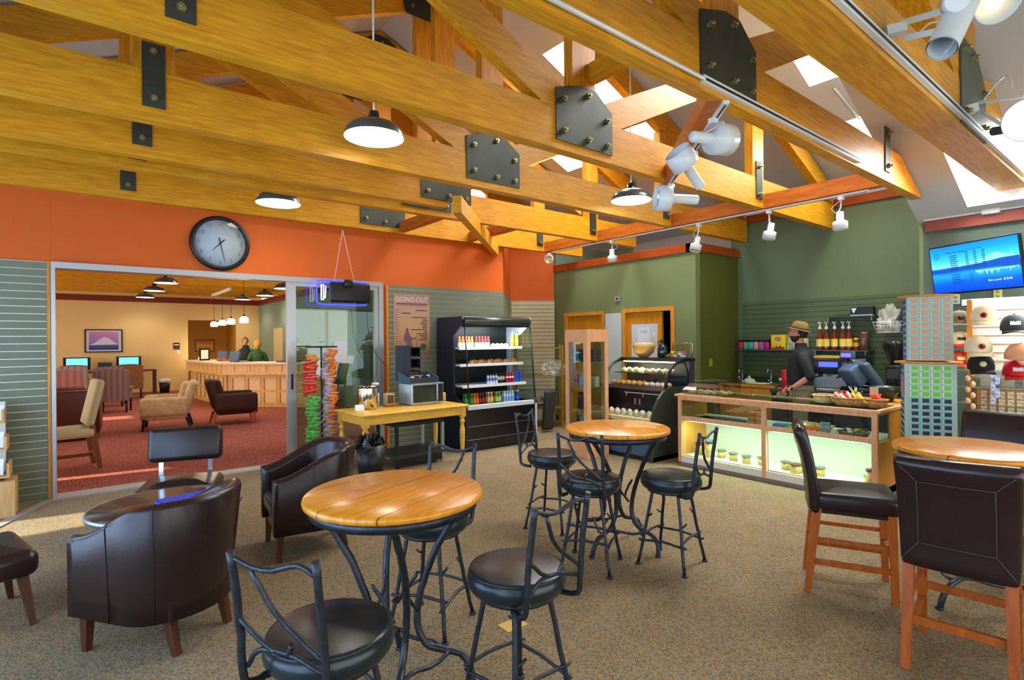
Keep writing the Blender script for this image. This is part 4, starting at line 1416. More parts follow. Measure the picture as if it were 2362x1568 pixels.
def make_bottle(nm, h, r, mt, lab_m, cap_m, style='pet', label_at=(.3, .62)):
    t = thing(nm, '', 'bottle')
    r *= .74
    if style == 'can':
        pr = [(0, 0), (r * .85, 0), (r, h * .05), (r, h * .92), (r * .86, h), (0, h)]
        MB().lathe(pr, n=14).build('body', mt, t)
        MB().lathe([(r * .84, h), (r * .84, h * 1.01), (0, h * 1.01)], n=14).build('lid', cap_m, t)
    else:
        nk = .30 if style == 'jar' else .38
        pr = [(0, 0), (r * .9, 0), (r, h * .04), (r, h * .58), (r * .85, h * .70), (r * (.62 if style == 'jar' else nk), h * .82), (r * (.62 if style == 'jar' else nk), h * .9)]
        MB().lathe(pr, n=14).build('body', mt, t)
        cr = r * (.75 if style == 'jar' else .45)
        MB().lathe([(cr, h * .88), (cr, h), (0, h)], n=12).build('cap', cap_m, t)
    a, b = label_at
    MB().lathe([(r * 1.01, h * a), (r * 1.01, h * b)], n=14).build('label_band', lab_m, t)
    return t
def row(b, pts, lab, cat, grp, rz=True):
    for i, p in enumerate(pts):
        a = rnd.uniform(-1, 1) if rz else CA
        if i == 0:
            b.location = p
            b.rotation_euler = (0, 0, a)
            tag(b, lab, cat, grp)
        else:
            dup(b, p, a)
def C(nm, c, r_=.3, **k): return mat(nm, c, r_, **k)
WL = C('white_label', (222, 220, 214), .5)
row(make_bottle('drink_bottle', .17, .034, C('amber_juice', (190, 120, 60)), WL, C('orange_cap', (232, 96, 30)), 'jar', (.08, .45)), [cw(.10 + .075 * i, .34, 1.49) for i in range(5)], 'orange-capped jar on the top shelf of the cooler, left end', 'jar', 'orange capped jars on the top cooler shelf')
row(make_bottle('drink_bottle', .17, .034, C('dark_juice', (110, 60, 50)), WL, C('red_cap', (214, 30, 34)), 'jar', (.08, .45)), [cw(.50 + .075 * i, .34, 1.49) for i in range(5)], 'red-capped jar on the top shelf of the cooler', 'jar', 'red capped jars on the top cooler shelf')
row(make_bottle('drink_bottle', .26, .042, C('gold_oil', (196, 160, 40), .15), C('yellow_label', (222, 190, 70), .5), C('green_cap', (90, 110, 60)), 'pet', (.12, .5)), [cw(1.44 + .12 * i, .36, 1.49) for i in range(2)], 'yellow bottle at the right end of the top cooler shelf', 'bottle', 'yellow bottles on the top cooler shelf')
def lump(nm, mts, s, seedn=0, wrap=0):
    r0 = random.Random(seedn)
    m = MB()
    vs, fs, N, K = [], [], 20 if wrap else 12, 12 if wrap else 7
    for j in range(K + 1):
        a = math.pi * j / K
        for i in range(N):
            b = 2 * math.pi * i / N
            k = 1 + r0.uniform(-.10, .10) * (3.2 if wrap else 1)
            z = math.cos(a) * k
            if z < -.5: z = -.5
            vs.append((math.sin(a) * math.cos(b) * s[0] * k, math.sin(a) * math.sin(b) * s[1] * k, (z + .5) * s[2]))
    for j in range(K):
        for i in range(N):
            q = (i + 1) % N
            fs.append((j * N + i, (j + 1) * N + i, (j + 1) * N + q, j * N + q))
    m.add(vs, fs, not wrap)
    return m.build(nm, mts)
BREAD = mat('baked_crust', (206, 150, 90), .6, scale=14, col2=(150, 92, 46), bump=.4)
PALEB = mat('pale_dough', (226, 212, 160), .55, scale=12, col2=(200, 186, 120), bump=.4)
series(lump('pastry', PALEB, (.045, .05, .04), 1), [(cw(.98 + .11 * i, .40, 1.49), (0, 0, rnd.uniform(-2, 2))) for i in range(4)], 'pale wrapped pastry on the right of the top cooler shelf', 'pastry', 'pale pastries on the top cooler shelf')
series(lump('bread_roll', BREAD, (.042, .055, .045), 2), [(cw(.40 + .105 * i, .36 + .03 * (i % 2), 1.24), (0, 0, rnd.uniform(-2, 2))) for i in range(11)], 'brown baked roll on the second cooler shelf', 'bread roll', 'bread rolls on the second cooler shelf')
row(make_bottle('drink_bottle', .15, .03, C('white_plastic', (206, 206, 214)), C('blue_label', (90, 110, 170), .5), BLACK, 'jar'), [cw(.72 + .07 * i, .27, .93) for i in range(4)], 'small white black-capped bottle on the third cooler shelf', 'bottle', 'white bottles on the third cooler shelf')
row(make_bottle('drink_bottle', .17, .03, C('dark_cola', (38, 26, 26)), C('cream_label', (200, 190, 160), .5), BLACK, 'jar'), [cw(.96 + .07 * i, .32, .93) for i in range(5)], 'dark bottle with a cream label on the third cooler shelf', 'bottle', 'dark bottles on the third cooler shelf')
row(make_bottle('drink_can', .17, .031, C('crimson_can', (160, 24, 50), .25, metal=.4), WL, CHROME, 'can', (.45, .6)), [cw(1.20 + .07 * i, .26, .93) for i in range(3)], 'crimson drink can on the third cooler shelf', 'can', 'crimson cans on the third cooler shelf')
row(make_bottle('drink_bottle', .21, .033, C('blue_drink', (40, 90, 170), .1), C('blue_wave_label', (30, 70, 150), .5), C('blue_cap', (40, 70, 190))), [cw(1.42 + .075 * i, .28, .93) for i in range(3)], 'tall blue bottle at the right end of the third cooler shelf', 'bottle', 'tall blue bottles on the third cooler shelf')
dk = [('green_soda', (40, 120, 50), (60, 150, 60), 'green'), ('orange_soda', (214, 80, 20), (230, 120, 30), 'orange'), ('cola_soda', (50, 30, 26), (150, 40, 30), 'dark brown'), ('tea_soda', (190, 130, 40), (222, 190, 120), 'amber'), ('lime_soda', (90, 140, 40), (190, 200, 120), 'lime green'), ('clear_water', (190, 214, 226), (120, 170, 220), 'clear'), ('deep_blue_water', (30, 60, 170), (60, 90, 200), 'deep blue')]
xx = .14
for (nm, c1, c2, w), n in zip(dk, (6, 4, 5, 5, 5, 9, 3)):
    pts = []
    for i in range(n):
        pts.append(cw(xx, .24 - .05 * (i % 2) + .03, .60))
        if i % 2 == 1 or n - i < 2: xx += .068
    pts2 = []
    row(make_bottle('drink_bottle', .21, .031, C(nm, c1, .12), C(nm + '_label', c2, .5), C('pale_cap', (216, 222, 226)) if 'water' in nm or w == 'amber' else C(nm + '_cap', c2)), pts, '%s bottle standing on the bottom deck of the cooler' % w, 'bottle', '%s bottles on the cooler deck' % w)
# ladder rack, sign and white pole right of the cooler
t = thing('storage_rack', 'brass-yellow metal shelf rack in the corner right of the cooler', 'rack', (6.62, 7.55, 0), R(-35))
BR = mat('brass_yellow_metal', (150, 116, 30), .4, .4)
for sx in (-.42, .42):
    for sy in (-.16, .16):
        MB().bx(sx - .02, sx + .02, sy - .02, sy + .02, 0, 1.5).build('post', BR, t)
for z in (.36, .95, 1.46):
    MB().bx(-.42, .42, -.16, .16, z - .02, z).build('shelf', BR, t)
BAGC = mat('clear_plastic_bag', (220, 218, 200), .2, bump=.6, bscale=14, alpha=.55)
b = lump('plastic_bag', BAGC, (.24, .12, .16), 5, 1)
tag(b, 'crumpled clear plastic bag lying on the middle shelf of the brass-coloured rack', 'bag')
b.location = (6.85, 7.38, .951)
b = lump('plastic_bag', mat('grey_folded_cloth', (120, 114, 100), .8, var=.3, scale=9), (.24, .12, .10), 8, 1)
b.name = 'folded_cloth'
tag(b, 'grey folded cloth bundle on the lowest shelf of the brass-coloured rack', 'cloth')
b.location = (6.64, 7.52, .361)
tag(MB().rbox((0, 0, .35), (.24, .10, .70), .04, 3, M=Matrix.Rotation(R(8), 3, 'X')).build('carpet_sweeper', mat('dark_grey_sweeper', (60, 60, 62), .4)), 'dark grey upright sweeper leaning beside the rack', 'sweeper').location = (6.35, 6.98, .03)
# leaflet stand at the left edge
t = thing('leaflet_stand', 'light wood leaflet stand with tilted shelves of booklets, cut off by the left edge', 'stand', (-.66, 7.0, 0))
LW = mat('light_birch', (206, 164, 104), .5, scale=4, stretch=(6, 6, 1), col2=(190, 146, 88))
MB().bx(-.35, .175, -.16, .16, 0, .33).build('base', LW, t)
for k in range(3):
    z = .36 + k * .25
    q = MB().bx(-.35, .135 - .02 * k, -.13 + .04 * k, .16, z, z + .02).bx(.115 - .02 * k, .135 - .02 * k, -.13 + .04 * k, .16, z, z + .13)
    q.build('shelf', LW, t)
    for i in range(3):
        b = MB().box((0, 0, .075), (.10, .012, .15), M=Matrix.Rotation(R(-14), 3, 'X')).mat(1).box((0, -.008, .06), (.07, .003, .07), M=Matrix.Rotation(R(-14), 3, 'X')).build('leaflet', [WHITE, mat(['red_print', 'green_print', 'blue_print'][k], [(150, 40, 40), (60, 120, 70), (70, 100, 150)][k], .5, var=.4, scale=30)])
        tag(b, ['red-printed leaflet on the lowest tilted shelf at the left edge', 'green-printed leaflet on the middle tilted shelf at the left edge', 'blue-printed leaflet on the top tilted shelf at the left edge'][k], 'leaflet', 'leaflets in the stand shelf %s' % ['low', 'middle', 'top'][k])
        b.location = (-.62 - i * .12, 6.94 + .03 * k, z + .021)
MB().bx(-.35, .09, .13, .16, .33, 1.05).build('back_panel', WHITE, t)
# ================================================================ EAST SIDE: CASES, COUNTER, STAFF
CGL = glass('case_glass', (232, 244, 240), .07)
# narrow wooden display tower
t = thing('display_tower', 'tall narrow pink-maple display cabinet with glass doors left of the pastry case', 'display cabinet', (5.30, 5.48, 0), 0)
w, d, h = .42, .42, 1.735
PM = MAPLE
m = MB()
for x in (0, d):
    for y in (0, -w):
        m.bx(x if x == 0 else d - .07, .07 if x == 0 else d, y if y == -w else -.07, y + .07 if y == -w else 0, 0, h)
m.bx(0, d, -w, 0, h - .17, h).bx(0, d, -w, 0, 0, .28)
m.build('frame', PM, t)
MB().bx(.01, .014, -w + .07, -.07, .28, h - .17).build('glass_door', CGL, t)
MB().bx(.07, d - .07, -w + .008, -w + .012, .28, h - .17).build('glass_side', CGL, t)
MB().bx(d - .012, d - .004, -w + .05, -.05, .28, h - .17).build('back_panel', OAK, t)
shz = [.30, .62, .95, 1.29]
for z in shz:
    MB().bx(.02, d - .02, -w + .02, -.02, z - .008, z).build('shelf', mat('glass_shelf_green', (170, 190, 170), .1, alpha=.6), t)
def tw(x, y, z): return Vector((5.30 + x, 5.48 + y, z))
def pack(nm, dims, mt, loc, lab, cat='box', rz=0):
    o = MB().box((0, 0, dims[2] / 2), dims).build(nm, mt)
    tag(o, lab, cat)
    o.location = loc
    o.rotation_euler = (0, 0, rz)
    return o
def printed(nm, a, b, c=None):
    return mat('print_' + nm, a, .5, scale=28, col2=b)
pack('gift_box', (.08, .10, .18), printed('ice_blue', (150, 190, 220), (40, 70, 110)), tw(.12, -.13, 1.291), 'icy blue printed box on the top shelf of the display tower')
pack('gift_box', (.08, .08, .17), printed('black_white', (24, 24, 30), (90, 90, 100)), tw(.12, -.24, 1.291), 'black box beside the icy blue one on the tower top shelf')
pack('gift_box', (.08, .08, .17), printed('plum', (120, 100, 130), (30, 24, 34)), tw(.20, -.33, 1.291), 'plum-grey box at the right of the tower top shelf')
pack('gift_box', (.08, .10, .16), printed('rose', (226, 130, 150), (160, 40, 60)), tw(.12, -.12, .951), 'rose-red printed box on the third shelf of the display tower')
pack('gift_box', (.08, .11, .16), printed('sky', (180, 200, 226), (110, 150, 190)), tw(.12, -.25, .951), 'pale blue printed box beside the rose-red one')
pack('gift_box', (.08, .09, .14), printed('ivory', (214, 204, 150), (170, 150, 90)), tw(.22, -.35, .951), 'ivory box on the right side of the tower third shelf')
t2 = thing('fabric_pouch', 'black and magenta soft pouch on the second shelf of the tower', 'pouch', tw(.14, -.26, .621))
MB().rbox((0, .02, .12), (.10, .17, .22), .04, 3).build('body', mat('magenta_cloth', (110, 24, 70), .7, var=.4, scale=12), t2)
MB().rbox((0, .09, .13), (.11, .07, .24), .03, 3).build('side_panel', BLACK, t2)
pack('bottle_pack', (.09, .12, .26), printed('blue_white', (150, 196, 220), (30, 50, 90)), tw(.12, -.27, .301), 'tall blue and white patterned carton on the bottom tower shelf')
t2 = make_bottle('water_flask', .25, .045, mat('navy_flask', (30, 44, 80), .3), mat('flask_label', (150, 190, 220), .5), BLACK)
tag(t2, 'dark blue flask at the left of the bottom tower shelf', 'flask').location = tw(.12, -.12, .301)
# curved pastry case (local: x runs left to right along the front, y goes back)
BA = -math.pi / 2
BO = (5.74, 5.46, 0)
bk = thing('pastry_case', 'black curved-glass bakery case with lit shelves of pastries beside the glass counter', 'display case', BO, BA)
bm_ = Matrix.Translation(BO) @ Matrix.Rotation(BA, 4, 'Z')
def bw(x, y, z): return bm_ @ Vector((x, y, z))
WB = 1.10
DG = mat('dark_grey_green_enamel', (52, 58, 50), .35)
side = [(.0, .0), (.0, .45), (.03, .58), (.08, .70), (.16, .81), (.26, .895), (.38, .945), (.97, .945), (.97, 0)]
MB().prism(side, 0, WB - .035, WB).build('side_panel', DG, bk)
MB().prism(side, 0, 0, .035).build('side_panel', DG, bk)
MB().bx(.035, WB - .035, .03, .82, .06, .50).build('lower_cabinet', mat('slate_blue_front', (66, 92, 122), .45), bk)
MB().bx(.0, WB, .03, .82, 0, .06).build('toe_kick', BLACK, bk)
MB().bx(.035, WB - .035, .02, .6, .50, .55).build('lower_shelf', mat('cream_tray', (206, 190, 130), .5), bk)
q = MB().bx(.035, WB - .035, .40, .43, .55, .90).build('cabinet_front', BLK, bk)
MB().bx(.57, .573, .396, .40, .56, .86).build('door_gap', DG, q)
for x in (.53, .61):
    MB().bx(x - .012, x + .012, .386, .40, .68, .76).build('door_pull', ALU, q)
MB().bx(.34, .95, .385, .392, .835, .845).bx(.37, .38, .385, .395, .79, .84).bx(.66, .67, .385, .395, .79, .84).build('rail', WHITE, q)
MB().prism([(.30, .90), (.34, .945), (.84, .945), (.84, .88), (.36, .88)], 0, .035, WB - .035).build('deck', BLK, bk)
arc = [(.34, .945)] + [(.34 + .40 * (1 - math.cos(R(a))), .945 + .35 * math.sin(R(a)) ** .95) for a in range(15, 91, 15)]
def strip_arc(x0, x1, off=0.0):
    m = MB()
    pts = [(y, z + off) for y, z in arc]
    for i in range(len(pts) - 1):
        (a, b), (c, d_) = pts[i], pts[i + 1]
        m.add([(x0, a, b), (x1, a, b), (x1, c, d_), (x0, c, d_)], [(0, 1, 2, 3)], True)
    return m
strip_arc(.02, WB - .02).build('curved_glass', CGL, bk, fix=False)
for x in (.02, WB - .02):
    MB().tube([(x, y, z) for y, z in arc], .022, 8).build('arch_frame', BLACK, bk)
    back = [(x, .70 + .17 * math.sin(R(a)), .945 + .35 * math.cos(R(a))) for a in range(0, 91, 15)]
    MB().tube(back, .010, 8).build('rear_arch', BLACK, bk)
    ep = MB()
    poly = arc + [(.72 + .15 * math.sin(R(a)), .945 + .35 * math.cos(R(a))) for a in range(15, 91, 15)]
    ep.add([(x, y, z) for y, z in poly], [tuple(range(len(poly)))])
    ep.build('end_glass', CGL, bk, fix=False)
MB().bx(0, WB, .70, 1.0, 1.285, 1.325).build('top_panel', BLK, bk)
MB().bx(.0, WB, .86, .98, .05, 1.285).build('rear_cabinet', mat('charcoal_side', (44, 50, 56), .4), bk)
MB().bx(.06, WB - .06, .50, .82, 1.105, 1.115).build('glass_shelf', mat('dark_shelf_edge', (40, 46, 42), .2, alpha=.85), bk)
MB().bx(.10, WB - .10, .66, .70, 1.262, 1.276).build('lamp_tube', mat('warm_tube_light', (255, 236, 190), .4, emit=10), bk)
o = lamp('pastry_case_light', 'AREA', (0, 0, 0), 9, (1, .88, .66), .8, .05)
o.matrix_world = bm_ @ Matrix.Translation((WB / 2, .66, 1.25))
MUF = mat('golden_muffin', (222, 160, 80), .6, scale=16, col2=(178, 110, 44), bump=.4)
PNK = mat('pink_glaze', (232, 150, 130), .4, scale=10, col2=(240, 200, 170))
series(lump('pastry', MUF, (.042, .042, .04), 11), [(bw(.12 + .095 * (i % 6), .42 + .10 * (i // 6), .946), (0, 0, i)) for i in range(12)], 'golden pastry in the front rows of the curved pastry case deck', 'pastry', 'golden pastries on the case deck')
series(lump('pastry', PNK, (.042, .042, .035), 12), [(bw(.72 + .095 * (i % 4), .42 + .10 * (i // 4), .946), (0, 0, i)) for i in range(8)], 'pink glazed pastry at the right of the pastry case deck', 'pastry', 'pink pastries on the case deck')
series(lump('pastry', PALEB, (.05, .045, .045), 13), [(bw(.18 + .12 * (i % 3), .58 + .12 * (i // 3), 1.116), (0, 0, i)) for i in range(6)], 'pale pastry on the left of the raised glass shelf in the case', 'pastry', 'pale pastries on the raised case shelf')
series(lump('pastry', mat('dark_bun', (120, 84, 60), .5, scale=12, col2=(180, 150, 120)), (.045, .045, .04), 14), [(bw(.60 + .11 * (i % 4), .58 + .12 * (i // 4), 1.116), (0, 0, i)) for i in range(8)], 'dark bun on the right of the raised glass shelf in the case', 'bun', 'dark buns on the raised case shelf')
WRAP = mat('clear_wrapped_sandwich', (206, 200, 170), .2, scale=16, col2=(150, 140, 110), bump=.6, coat=.5)
series(lump('wrapped_sandwich', WRAP, (.048, .04, .05), 15), [(bw(.10 + .11 * (i % 9), .14 + .12 * (i // 9), .551), (0, 0, i)) for i in range(18)], 'plastic-wrapped snack on the open lower shelf of the pastry case', 'wrapped snack', 'wrapped snacks on the lower case shelf')
# things on top of the pastry case
t = thing('serving_bowl', 'large tan wooden bowl of popcorn on top of the pastry case', 'bowl', bw(.33, .85, 1.326))
MB().lathe([(0, .0), (.06, .0), (.14, .07), (.165, .15), (.17, .20), (.16, .20), (.155, .15), (.13, .075), (.055, .01), (0, .01)], n=32).build('bowl', mat('tan_wood_bowl', (214, 170, 100), .4, scale=4, col2=(196, 150, 80)), t)
m = MB()
for k in range(46):
    a, r_ = rnd.uniform(0, 6.28), .14 * math.sqrt(rnd.random())
    m.ball((r_ * math.cos(a), r_ * math.sin(a), .185 + .02 * rnd.random()), .018, 6, 4)
m.build('popcorn', mat('pale_popcorn', (226, 206, 170), .7), t)['kind'] = 'stuff'
MB().tube([(.10, -.05, .19), (.13, -.1, .36)], .004, 6).build('spoon_handle', CHROME, t)
t = thing('syrup_jug', 'dark green glass jug with a small handle beside the wooden bowl', 'jug', bw(.66, .85, 1.326))
MB().lathe([(0, 0), (.06, 0), (.07, .02), (.07, .13), (.055, .17), (.028, .20), (.025, .24)], n=24).build('body', mat('dark_green_glass', (20, 34, 30), .1, coat=.4), t)
MB().lathe([(.028, .235), (.028, .265), (0, .268)], n=14).build('cap', BLACK, t)
MB().tube(curve([(.0, .03, .235), (0, .07, .22), (0, .055, .17)], 4), .007, 6).build('handle', BLACK, t)
t = thing('candy_display', 'clear acrylic bin of wrapped candy bars on top of the pastry case', 'candy bin', bw(.93, .85, 1.326), BA)
MB().bx(-.16, .16, -.10, -.097, 0, .06).bx(-.16, .16, .097, .10, 0, .19).bx(-.16, .16, -.1, .1, 0, .004).build('tray', glass('acrylic', (235, 242, 240), .12), t)
MB().tube([(-.16, .10, 0), (-.16, .10, .21), (.16, .10, .21), (.16, .10, 0)], .004, 6).build('wire_frame', CHROME, t)
bars = [('green', (90, 170, 70)), ('red', (206, 50, 44)), ('white', (226, 222, 214)), ('blue', (60, 90, 180)), ('yellow', (236, 196, 50)), ('brown', (120, 84, 50))]
for i in range(14):
    nm, c = bars[i % 6]
    o = MB().rbox((0, 0, .012), (.08, .045, .024), .01, 2).build('candy_bar', mat('wrapper_' + nm, c, .35))
    tag(o, '%s-wrapped candy bar in the clear bin on top of the pastry case' % nm, 'candy bar', '%s candy bars in the clear bin' % nm)
    o.location = bw(.82 + .055 * (i % 5), .79 + .05 * (i // 5), 1.344 + .024 * (i // 5))
    o.rotation_euler = (0, 0, BA + 1.2 + rnd.uniform(-.2, .2))
# ---------------------------------------------------------------- glass display counter
XF, Y0, Y1, HT, DP = 5.92, 1.885, 4.085, .90, .62
cs = thing('display_counter', 'long glass-fronted wooden sales counter with two glazed tiers', 'counter', (XF, Y0, 0))
LY = Y1 - Y0
FR = MAPLE
m = MB()
posts = [0, 1.075, LY - .05]
m.bx(0, .03, 0, LY, .83, .89).bx(0, .03, 0, LY, .585, .63).bx(0, .03, 0, LY, .055, .125)
for y in posts:
    m.bx(-.002, .03, y, y + .05, .05, .89)
m.build('front_frame', FR, cs)
MB().bx(-.03, DP + .02, -.03, .02, .875, .90).bx(-.03, DP + .02, LY - .02, LY + .03, .875, .90).bx(-.03, .03, .02, LY - .02, .875, .90).bx(DP - .02, DP + .02, .02, LY - .02, .875, .90).build('top_rim', FR, cs)
MB().bx(.03, DP - .02, .02, LY - .02, .884, .892).build('glass_top', CGL, cs)
MB().bx(.012, .016, .05, LY - .05, .125, .83).build('front_glass', CGL, cs)
MB().bx(0, DP, 0, .02, 0.05, .585).bx(0, .04, 0, .02, .585, .875).bx(DP - .28, DP, 0, .02, .585, .875).bx(0, DP, 0, .02, .84, .875).build('end_panel', OAK, cs)
MB().bx(.04, DP - .28, .006, .010, .585, .84).build('end_glass', CGL, cs)
MB().bx(0, DP, LY - .02, LY, .05, .875).build('end_panel', OAK, cs)
MB().bx(DP - .015, DP, .02, LY - .02, .05, .60).build('back_panel', mat('pale_case_back', (214, 220, 196), .6), cs)
MB().bx(.03, DP - .015, .02, LY - .02, .585, .60).build('middle_shelf', mat('pale_case_shelf', (206, 206, 190), .5), cs)
MB().bx(.0, DP, .0, LY, .05, .12).build('floor_board', mat('case_white_board', (220, 222, 214), .5), cs)
MB().bx(.03, DP, .02, LY - .02, .0, .05).build('toe_kick', mat('pinkish_grey_kick', (150, 130, 124), .6), cs)
MB().bx(.031, .04, .052, 1.073, .125, .14).bx(.031, .04, .052, 1.073, .57, .583).bx(.031, .04, .052, .062, .14, .57).bx(.031, .04, 1.06, 1.073, .14, .57).bx(.031, .04, 1.13, LY - .06, .125, .14).bx(.031, .04, 1.13, LY - .06, .57, .583).bx(.031, .04, 1.13, 1.14, .14, .57).bx(.031, .04, LY - .07, LY - .06, .14, .57).build('white_liner', WHITE, cs)
TUBE = mat('case_tube_light', (240, 255, 235), .4, emit=14)
for k in (0, 1):
    MB().bx(.05, .07, .10 + k * 1.08, 1.02 + k * 1.05, .565, .578).build('lamp_tube', TUBE, cs)
    lamp('counter_light', 'AREA', (XF + .12, Y0 + .56 + k * 1.08, .562), 12, (.88, 1, .86), .06, .9)
def kw(x, y, z): return Vector((XF + x, Y0 + y, z))
# painted drinking steins / small wooden jars in the lower tier
WJ = mat('pale_turned_wood', (222, 186, 110), .45, scale=6, col2=(204, 164, 84))
def make_jar(nm, capm, h=.10, r_=.045):
    t = thing(nm, '', 'jar')
    MB().lathe([(0, 0), (r_, 0), (r_, h * .82), (0, h * .82)], n=20).build('body', WJ, t)
    MB().lathe([(r_ * 1.15, h * .82), (r_ * 1.2, h * .88), (r_ * 1.12, h * .96), (0, h)], n=20).build('lid', capm, t)
    return t
cg, cb_, cp = mat('grey_green_lid', (90, 104, 92), .4), mat('dark_blue_lid', (30, 74, 96), .4), mat('purple_lid', (96, 40, 80), .4)
j = make_jar('wooden_jar', cg)
sp = [(.28, 1.26), (.22, 1.42), (.25, 1.60), (.30, 1.78), (.22, 1.90), (.25, .15), (.26, .62), (.24, .82), (.26, .98)]
for i, (x, y) in enumerate(sp):
    lab = 'pale wooden jar with a grey-green lid in the lit lower tier of the counter'
    if i == 0:
        j.location = kw(x, y, .121)
        tag(j, lab, 'jar', 'wooden jars with grey-green lids in the counter')
    else:
        dup(j, kw(x, y, .121), 0)
j = make_jar('wooden_jar', cb_, .22, .05)
tag(j, 'tall wooden jar with a dark blue lid at the left of the counter lower tier', 'jar').location = kw(.2, 2.0 - .12, .121)
j = make_jar('wooden_jar', cp, .20, .035)
tag(j, 'slim wooden jar with a purple lid at the right end of the counter lower tier', 'jar').location = kw(.12, .10, .121)
j = make_jar('wooden_jar', mat('red_brown_lid', (110, 50, 40), .4), .16, .045)
tag(j, 'wooden jar with a red-brown lid at the far left of the lower tier', 'jar').location = kw(.25, 2.06, .121)
j = make_jar('wooden_jar', mat('dark_maroon_lid', (90, 40, 36), .4), .11, .05)
tag(j, 'wooden jar with a maroon lid near the middle of the lower tier', 'jar').location = kw(.18, .84, .121)
# goods in the upper tier
zt = .601
series(make_bag('candy_bag', foil('gold', (206, 150, 40), (236, 190, 70)), .10, .13, .03), [(kw(.15 + .03 * i, .50 + .09 * i, zt + .05), (R(62), 0, R(80 + 15 * i)), None) for i in range(4)], 'gold foil candy bag in the upper tier of the counter', 'candy bag', 'gold candy bags in the counter')
series(make_bag('candy_bag', foil('scarlet', (226, 60, 20), (240, 110, 40)), .10, .13, .03), [(kw(.12 + .04 * i, .62 + .07 * i, zt + .03), (R(75), 0, R(70 - 12 * i)), None) for i in range(3)], 'scarlet foil candy bag in the upper tier of the counter', 'candy bag', 'scarlet candy bags in the counter')
series(make_bag('candy_bag', foil('leaf_green', (40, 150, 60), (120, 200, 90)), .10, .12, .03), [(kw(.10 + .05 * i, .86 + .03 * i, zt + .03), (R(75), 0, R(60 + 30 * i)), None) for i in range(2)], 'bright green candy bag left of the scarlet ones in the counter', 'candy bag', 'green candy bags in the counter')
pack('leaflet_box', (.16, .14, .05), mat('blue_leaflets', (60, 120, 170), .4), kw(.14, .97, zt), 'flat blue box with a white label in the upper counter tier', 'box', .2)
pack('card_pack', (.03, .09, .12), printed('white_grey', (206, 210, 214), (130, 140, 150)), kw(.10, .50, zt), 'white and grey price card standing in the upper counter tier', 'card')
b = MB().lathe([(0, 0), (.09, 0), (.115, .05), (.11, .05), (.085, .006), (0, .006)], n=20, sy=1.3).build('sweets_basket', mat('brown_wicker', (150, 110, 70), .7, var=.5, scale=50))
tag(b, 'shallow brown basket of wrapped sweets at the right of the upper counter tier', 'basket').location = kw(.16, .26, zt)
sw = ['purple', 'yellow', 'white', 'green']
for i in range(18):
    nm = sw[i % 4]
    c = {'purple': (110, 60, 150), 'yellow': (230, 190, 60), 'white': (226, 222, 214), 'green': (110, 160, 60)}[nm]
    a, r_ = rnd.uniform(0, 6.28), .09 * math.sqrt(rnd.random())
    o = MB().ball((0, 0, .014), .018, 8, 6, (1, 1.4, .8)).build('wrapped_sweet', mat('sweet_' + nm, c, .3))
    tag(o, '%s wrapped sweet in the brown basket inside the counter' % nm, 'sweet', '%s sweets in the counter basket' % nm)
    o.location = kw(.16 + r_ * math.cos(a), .26 + 1.25 * r_ * math.sin(a), zt + .02 + .02 * (i // 6))
series(MB().rbox((0, 0, .025), (.07, .075, .05), .01, 2).build('snack_cake', mat('orange_cake_wrap', (236, 160, 60), .3, scale=9, col2=(210, 110, 30), coat=.5)), [(kw(.14, 1.22 + .085 * (i % 2), zt + .052 * (i // 2)), (0, 0, .1)) for i in range(6)], 'orange wrapped cake in the small stack at the left of the middle post', 'snack cake', 'orange snack cakes stacked in the counter')
series(MB().box((0, 0, .008), (.13, .10, .016)).build('silver_case', mat('blue_grey_case', (96, 112, 140), .25, .5, var=.4, scale=20)), [(kw(.13 + .03 * (i % 2), 1.42 + .10 * (i // 2), zt + .017 * (i % 2)), (0, 0, rnd.uniform(-.4, .4))) for i in range(8)], 'flat blue-grey tin in the upper tier left of the orange cakes', 'tin', 'blue-grey tins in the counter')
series(MB().box((0, 0, .01), (.10, .07, .02)).build('black_case', BLACK), [(kw(.12 + .12 * (i % 2), 1.86 + .11 * (i // 2), zt), (0, 0, rnd.uniform(-.3, .3))) for i in range(4)], 'small black box at the far left of the upper counter tier', 'box', 'black boxes in the counter')
series(MB().box((0, 0, .01), (.085, .20, .02)).build('felt_tray', mat('green_felt', (80, 106, 60), .8)), [(kw(.42, 1.05 + .26 * i, .8995), None) for i in range(4)], 'flat green felt pad lying on the glass counter top', 'pad', 'green felt pads on the counter')
